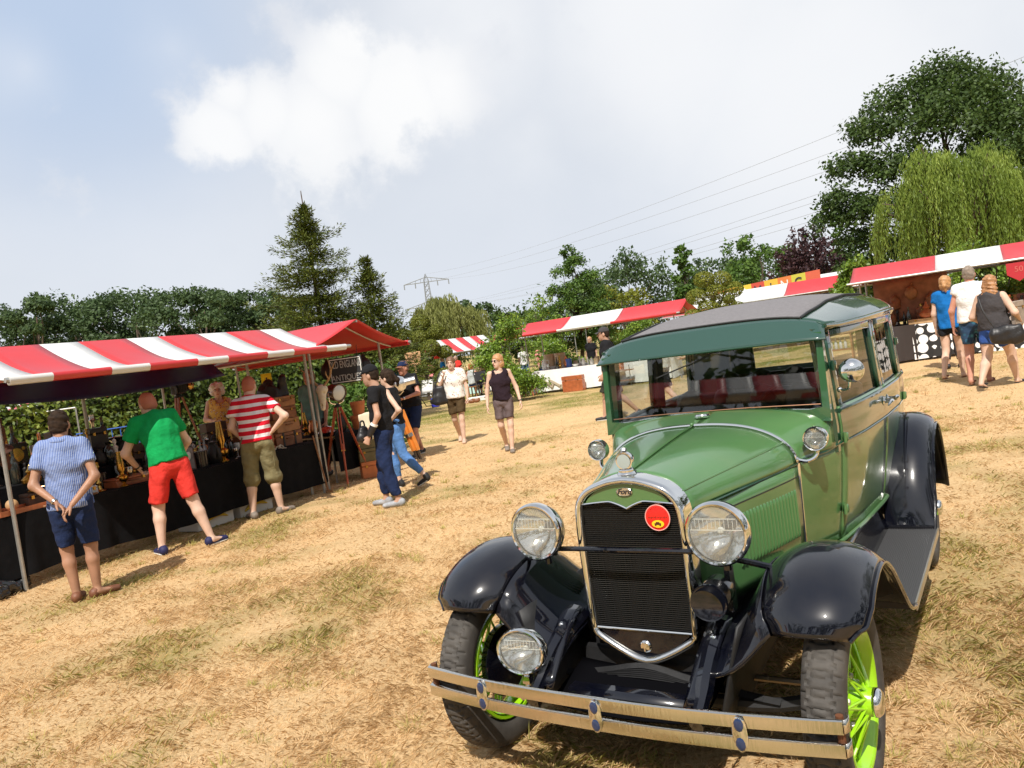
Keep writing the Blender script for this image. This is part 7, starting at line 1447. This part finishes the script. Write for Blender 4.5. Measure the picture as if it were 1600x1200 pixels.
# man with cap and camera
def brace(t, j, Rh):
    a, b_ = j['wrl'], j['ell']; d = b_-a; B().tube([a+d*.02, a+d*.30, a+d*.52], [.034, .042, .046], 12).obj('wrist_brace', LEAD, t); B().tube([a+d*.52, a+d*.62], [.045, .046], 12).obj('white_cuff', PAPER, t)
c1 = gnd(616, 789); person('man in black cap and black T-shirt in profile, wearing a wrist brace', c1, 1.42, 1.73, SKIN, .93, .04, neck=.15, head=(0, .12, 0), J={'ell': (-.24, -.04, 1.13), 'wrl': (-.25, .10, .90), 'elr': (.24, .02, 1.12), 'wrr': (.20, .20, .96), 'ankl': (-.10, -.10, .085), 'toel': (-.13, .06, .03), 'kneel': (-.10, .0, .49), 'ankr': (.10, .12, .085), 'toer': (.12, .27, .03), 'kneer': (.10, .10, .49)},
    top=(BLK, .50, .05, .008, .03), bottom=(NAVY, 1.88, .016), shoes=(GYSH, 'low'), hair=(HBR, 'buzz'), hat=(BLK, 'cap'), h=.015, hands=('grip', 'grip'), extra=brace)
a_ = c1; bag('camera_bag', 'black camera bag at the hip of the man in the black cap', (a_[0]-.22, a_[1]-.10, .84), 1.3, (.20, .14, .18), LEAD)
# woman in jeans
c2 = gnd(634, 762); person('woman in black tank top and light jeans walking behind the capped man', c2, 1.32, 1.64, SKIN2, .92, .05, J={'ell': (-.30, -.20, 1.16), 'wrl': (-.17, .0, 1.02), 'elr': (.25, .10, 1.14), 'wrr': (.18, .30, 1.05), 'kneel': (-.10, -.08, .50), 'ankl': (-.10, -.36, .17), 'toel': (-.10, -.27, .045), 'kneer': (.09, .16, .50), 'ankr': (.09, .12, .085), 'toer': (.09, .27, .03)},
    top=(BLK, 0, .03, .006, .05), bottom=(JEAN, 1.84, .0), shoes=(BKSH, 'high', SOLE), hair=(HBR, 'tail'), h=.016)
S = SDF(.03); S.cone((0, 0, .05), (0, 0, .36), (.15, .05), (.12, .03)); o = sdf_obj(S, .016, 'cloth_tote', mat('canvas_cream', (.62, .55, .40), .9), None, .005, 5, 20); o.location = (c2[0]-.38, c2[1]-.05, .72); tag(o, 'cream cloth tote bag held in front of the woman in jeans', 'bag')
# lamp carrier
c3 = gnd(655, 712); person('person in dark shirt and blue cap carrying the silver lamp', c3, 2.55, 1.74, SKINR, 1.05, .08, neck=.2, J={'elr': (.28, .12, 1.16), 'wrr': (.16, .34, 1.12), 'ell': (-.28, .10, 1.14), 'wrl': (-.12, .34, 1.08), 'kneel': (-.1, .12, .5), 'ankl': (-.1, .16, .085), 'ankr': (.1, -.22, .10), 'toer': (.1, -.08, .035), 'kneer': (.1, -.04, .49)}, top=(BLK, .55, .05, .02, 0), bottom=(NAVY, .95, .03), shoes=(BKSH, 'low', SOLE), hair=(HBRN, 'short'), hat=(NAVY, 'cap', LEA), h=.018, hands=('grip', 'grip'), extra=watch('l'))
lq = gnd(653, 724); t = thing('carried_lamp', 'silver studio lamp with folded orange tripod legs, being carried', 'lamp', lq, 0)
for k in range(3): B().tube([(-.20+.03*k, .03*(k % 2), .92), (-.03+.03*k, .03*(k % 2), .22)], .045, 4).obj('tripod_leg', ORANGE, t); B().tube([(-.03+.03*k, .03*(k % 2), .22), (.01+.03*k, .03*(k % 2), .06)], [.03, .012], 6).obj('tripod_foot', BAKE, t)
B().tube([(-.085, .01, .52), (-.07, .01, .46)], .075, 10).obj('clamp_ring', SILV, t); B().tube([(-.18, .01, .9), (-.15, .01, 1.22)], .02, 8).obj('post', IRON, t)
b = B(); b.lathe([(.001, -.17), (.08, -.15), (.13, -.07), (.135, .03), (.10, .10), (.065, .12), (.06, .28), (.075, .29)], 24, (-.13, 0, 1.36), (1, .1, .12)); b.obj('lamp_housing', mat('bright_alu', (.78, .78, .77), .28, 1.), t); B().tube(cat([(-.20, 0, 1.32), (-.20, 0, 1.22), (-.14, 0, 1.18), (-.06, 0, 1.24)], 8), .014, 6).obj('yoke', SILV, t)
# two women walking towards the camera
c4 = gnd(722, 692); person('woman in white flowered blouse and brown shorts with a black shoulder bag', c4, pi-.12, 1.68, SKIN2, 1.05, -.02, J={'elr': (.30, .04, 1.15), 'wrr': (.17, .14, 1.36), 'ell': (-.25, -.02, 1.12), 'wrl': (-.25, .05, .88), 'kneer': (.09, -.05, .49), 'ankr': (.07, -.28, .13), 'toer': (.06, -.16, .035), 'kneel': (-.08, .08, .49), 'ankl': (-.07, .10, .085), 'toel': (-.09, .25, .03)},
    top=(FLOR, .62, .05, .03, .04), bottom=(OLIVE, .70, .045), shoes=(NUDE, 'low'), hair=(HBRN, 'bun'), h=.018, hands=('grip', 'relax'))
S = SDF(.04); S.cone((0, 0, .08), (0, 0, .34), (.17, .08), (.10, .05)); o = sdf_obj(S, .018, 'shoulder_bag', LEAD, None, .006, 5, 22); o.location = (c4[0]-.30, c4[1]-.05, .78); tag(o, 'black shoulder bag on the woman in the flowered blouse', 'bag'); B().tube(cat([(-.06, 0, .36), (.06, .02, .62), (.12, .04, .64), (.06, .05, .36)], 10), .012, 6).obj('strap', LEAD, o)
c5 = gnd(797, 706); person('woman in dark sleeveless top and grey shorts walking, looking aside', c5, pi-.02, 1.62, SKIN2, 1.0, -.02, head=(-.75, .0, 0), J={'elr': (.255, -.03, 1.12), 'wrr': (.28, .06, .86), 'ell': (-.27, -.04, 1.12), 'wrl': (-.31, .06, .87), 'kneer': (.09, .02, .49), 'ankr': (.05, -.22, .12), 'toer': (.05, -.10, .035), 'kneel': (-.08, .08, .49), 'ankl': (-.05, .10, .085), 'toel': (-.05, .24, .03)},
    top=(PLUM, 0, .04, .012, .03), bottom=(GREYB, .72, .028), shoes=(TPSH, 'low'), hair=(HBL, 'bob'), h=.016, extra=both(glasses(BAKE), watch('l', BAKE)))
# behind the car
c6 = gnd(964, 655); person('man in grey cap, black T-shirt and dark shorts striding behind the car', c6, 1.40, 1.84, SKIN, 1.05, .04, J={'ell': (-.25, .02, 1.12), 'wrl': (-.25, .14, .88), 'kneel': (-.1, -.08, .49), 'ankl': (-.1, -.40, .14), 'toel': (-.1, -.28, .04), 'kneer': (.1, .16, .5), 'ankr': (.1, .22, .085), 'toer': (.1, .37, .03)}, top=(BLK, .55, .07, .02, 0), bottom=(CAMO, .98, .03), shoes=(BKSH, 'low', SOLE), hair=(HBR, 'buzz'), hat=(CHAR, 'cap'), h=.018, extra=glasses(BAKE))
c7 = gnd(1045, 648); person('person in light grey T-shirt and black shorts seen through the windscreen', c7, 1.3, 1.72, SKIN2, 1.0, J={'ell': (-.24, .0, 1.12), 'wrl': (-.24, .16, .92), 'kneel': (-.1, -.06, .49), 'ankl': (-.1, -.30, .14), 'toel': (-.1, -.18, .04), 'kneer': (.1, .14, .5), 'ankr': (.1, .2, .085)}, top=(GREYT, .6, .05, .02, 0), bottom=(BLK, .85, .03), shoes=(BKSH, 'low'), hair=(HBRN, 'short'), h=.02)
c8 = gnd(1098, 640); person('person in taupe shirt and rust shorts holding a camera, seen through the windscreen', c8, 1.5, 1.70, SKIN2, 1.0, J={'ell': (-.24, .08, 1.14), 'wrl': (-.12, .25, 1.08)}, top=(TAUPE, .6, .05, .02, 0), bottom=(ORNG, .7, .03), shoes=(BKSH, 'low'), hair=(HBRN, 'short'), h=.02)
# in the market
c9 = ray_at(838, 505, 32.); person('person in pink shirt standing at the far stall behind the laurel', (c9[0], 32., 0), pi+.6, 1.70, SKIN, 1.1, top=(PINK, .6, .1, .03, 0), bottom=(NAVY, 1.8, .01), shoes=(BKSH, 'low'), hair=(HBRN, 'short'), h=.026)
c10 = ray_at(741, 612, 31.); person('red-haired person in grey vest sitting with back to the camera', (c10[0], 31., 0), -.4, 1.70, SKINR, 1.1, J={k: (v[0], v[1], v[2]-.40) for k, v in {'pelvis': (0, 0, .94), 'waist': (0, 0, 1.08), 'chest': (0, .005, 1.26), 'neck': (0, -.015, 1.44), 'head': (0, .015, 1.625), 'hipl': (-.09, 0, .90), 'hipr': (.09, 0, .90), 'shl': (-.172, -.01, 1.40), 'shr': (.172, -.01, 1.40), 'ell': (-.26, .02, 1.12), 'elr': (.26, .02, 1.12), 'wrl': (-.2, .22, 1.02), 'wrr': (.2, .22, 1.02), 'kneel': (-.13, .42, .90), 'kneer': (.13, .42, .90), 'ankl': (-.13, .42, .485), 'ankr': (.13, .42, .485)}.items()}, top=(GREYT, 0, .05, .02, .03), bottom=(NAVY, 1.6, .01), shoes=(BKSH, 'low'), hair=(HRED, 'bob'), h=.026)
q = (c10[0], 31., 0); t = thing('wooden_bench_seat', 'low stool under the red-haired sitting person', 'stool', q, -.4); B().box((0, 0, .40), (.4, .36, .04)).obj('seat', WOOD, t, smooth=False)
for sx in (-.16, .16):
    for sy in (-.14, .14): B().box((sx, sy, .19), (.04, .04, .38)).obj('leg', WOOD, t, smooth=False)
c11 = sc(2.35, 1.45); person('dark-clothed seller behind the gramophones in the centre stall', (c11[0], c11[1], 0), pi+.5, 1.66, SKINR, 1.1, .1, top=(CHAR, .6, .1, .02, 0), bottom=(NAVY, 1.8, .01), shoes=(BKSH, 'low'), hair=(HGR, 'buzz'), h=.024, extra=glasses(BAKE))
# right-hand walkers
c12 = gnd(1494, 592); person('woman in blue T-shirt and black shorts, leftmost of the three walkers on the right', c12, -.75, 1.72, SKIN2, 1.02, J={'kneel': (-.1, -.02, .49), 'ankl': (-.12, -.22, .11), 'toel': (-.13, -.08, .035), 'kneer': (.09, .1, .5), 'ankr': (.09, .12, .085)}, top=(BLUET, .42, .10, .02, 0), bottom=(BLK, .38, .03), shoes=(LEA, 'sandal'), hair=(HBL, 'tail'), h=.018)
c13 = gnd(1533, 600); person('tall man in white sleeveless shirt and dark floral shorts among the walkers', c13, -.65, 1.82, SKINR, 1.10, J={'kneer': (.1, .08, .5), 'ankr': (.1, .10, .085), 'kneel': (-.1, -.02, .49), 'ankl': (-.1, -.18, .10), 'toel': (-.1, -.04, .035), 'ell': (-.27, -.02, 1.12), 'wrl': (-.28, .05, .88)}, top=(WHITE, .28, .04, .028, 0), bottom=(SWIM, .72, .03), shoes=(LEA, 'sandal'), hair=(HGR, 'buzz'), h=.018)
c14 = gnd(1563, 605); t14, j14, _ = person('woman with long wavy hair, grey top and denim shorts, nearest of the three walkers', c14, -.95, 1.63, SKIN2, 1.28, .06, J={'kneel': (-.11, -.06, .49), 'ankl': (-.12, -.34, .13), 'toel': (-.12, -.21, .04), 'kneer': (.12, .22, .52), 'ankr': (.13, .30, .09), 'toer': (.15, .45, .04), 'elr': (.33, -.02, 1.14), 'wrr': (.30, .22, .98), 'ell': (-.3, .02, 1.13), 'wrl': (-.24, .2, 1.0)}, top=(CHAR, 0, .07, .018, .05), bottom=(DENIM, .52, .035), shoes=(BKSH, 'sandal'), hair=(mat('hair_wavy', (.34, .17, .075), .5, 0, .35, 30), 'long'), h=.017, hands=('relax', 'grip'))
f_ = V(sin(.95), cos(.95)); r_ = V(cos(.95), -sin(.95)); 
S = SDF(.03); S.cone((-.15, 0, .10), (.15, 0, .10), (.12, .07), (.12, .07), (0, 0, 1)); S.cone((0, 0, .05), (0, 0, .2), (.17, .07), (.15, .05)); o = sdf_obj(S, .016, 'shoulder_bag', LEAD, None, .005, 4, 22); o.location = (c14[0]+r_[0]*.20-f_[0]*.16, c14[1]+r_[1]*.20-f_[1]*.16-.06, c14[2]+.66); o.rotation_euler = (0, 0, -.5); tag(o, 'black bag on the hip of the long-haired woman', 'bag'); B().tube(cat([(-.12, 0, .18), (-.25, .03, .45), (-.30, .10, .68)], 8), .012, 6).obj('strap', LEAD, o)
o = wood_box('carried_board', 'grey wooden box carried under the arm of the long-haired woman', 'box', (c14[0]+r_[0]*.27+f_[0]*.17, c14[1]+r_[1]*.27+f_[1]*.17, c14[2]+.88), -.95+pi/2, (.36, .05, .34), mat('box_greywood', (.30, .24, .19), .7, 0, .2, 8))
c15 = ray_at(1478, 455, 14.4); person('grey-haired man in black looking at the right stall, half hidden', (c15[0], 14.4, gz(c15[0], 14.4)), -.5, 1.70, SKIN, 1.1, .1, top=(BLK, .6, .08, .02, 0), bottom=(CHAR, 1.8, .01), shoes=(BKSH, 'low'), hair=(HGR, 'short'), h=.022)
c16 = ray_at(481, 578, 13.2); person('seller in teal shirt behind the suitcase stack', (c16[0], 13.2, 0), pi-.4, c16[2], SKINR, 1.1, top=(TEAL, .6, .08, .02, 0), bottom=(CHAR, 1.8, .01), shoes=(BKSH, 'low'), hair=(HGR, 'short'), h=.022)
for i, (px, D, m, m2, lab) in enumerate(((622, 24, BLUET, DENIM, 'far visitor in blue beyond the capped man'), (712, 37, REDS, BLK, 'far visitor in red at the striped far stall'), (602, 30, WHITE, BLK, 'far visitor in white behind the red gable'), (925, 30, BLK, BLK, 'far visitor in black at the back of the centre stall'), (755, 36, OLIVE, NAVY, 'far visitor in brown under the striped far stall'), (672, 38, PINK, CHAR, 'far visitor in pink left of the flowered woman'), (818, 35, WHITE, DENIM, 'far visitor in white left of the centre stall pole'), (790, 38, BLK, KHAKI, 'far visitor in black behind the laurel bush'), (1000, 31, TEAL, NAVY, 'far visitor in teal behind the centre stall'), (690, 45, BLUET, KHAKI, 'far visitor in blue under the white far stall'), (1400, 20.5, ORNG, CHAR, 'seller in rust behind the right stall backdrop'))):
    q = ray_at(px, 560, D); person(lab, (q[0], D, gz(q[0], D)), [0.4, 2.8, 1.0, 2.5, -.5, 2.2, .3, 1.4, 2.9, -1.2, 2.6][i], 1.70, SKIN, 1.05, top=(m, .6, .08, .02, 0), bottom=(m2, 1.8 if i % 2 else .9, .01), shoes=(BKSH, 'low'), hair=([HBRN, HGR, HBR, HBL, HBRN][i % 5], 'short'), h=.03)
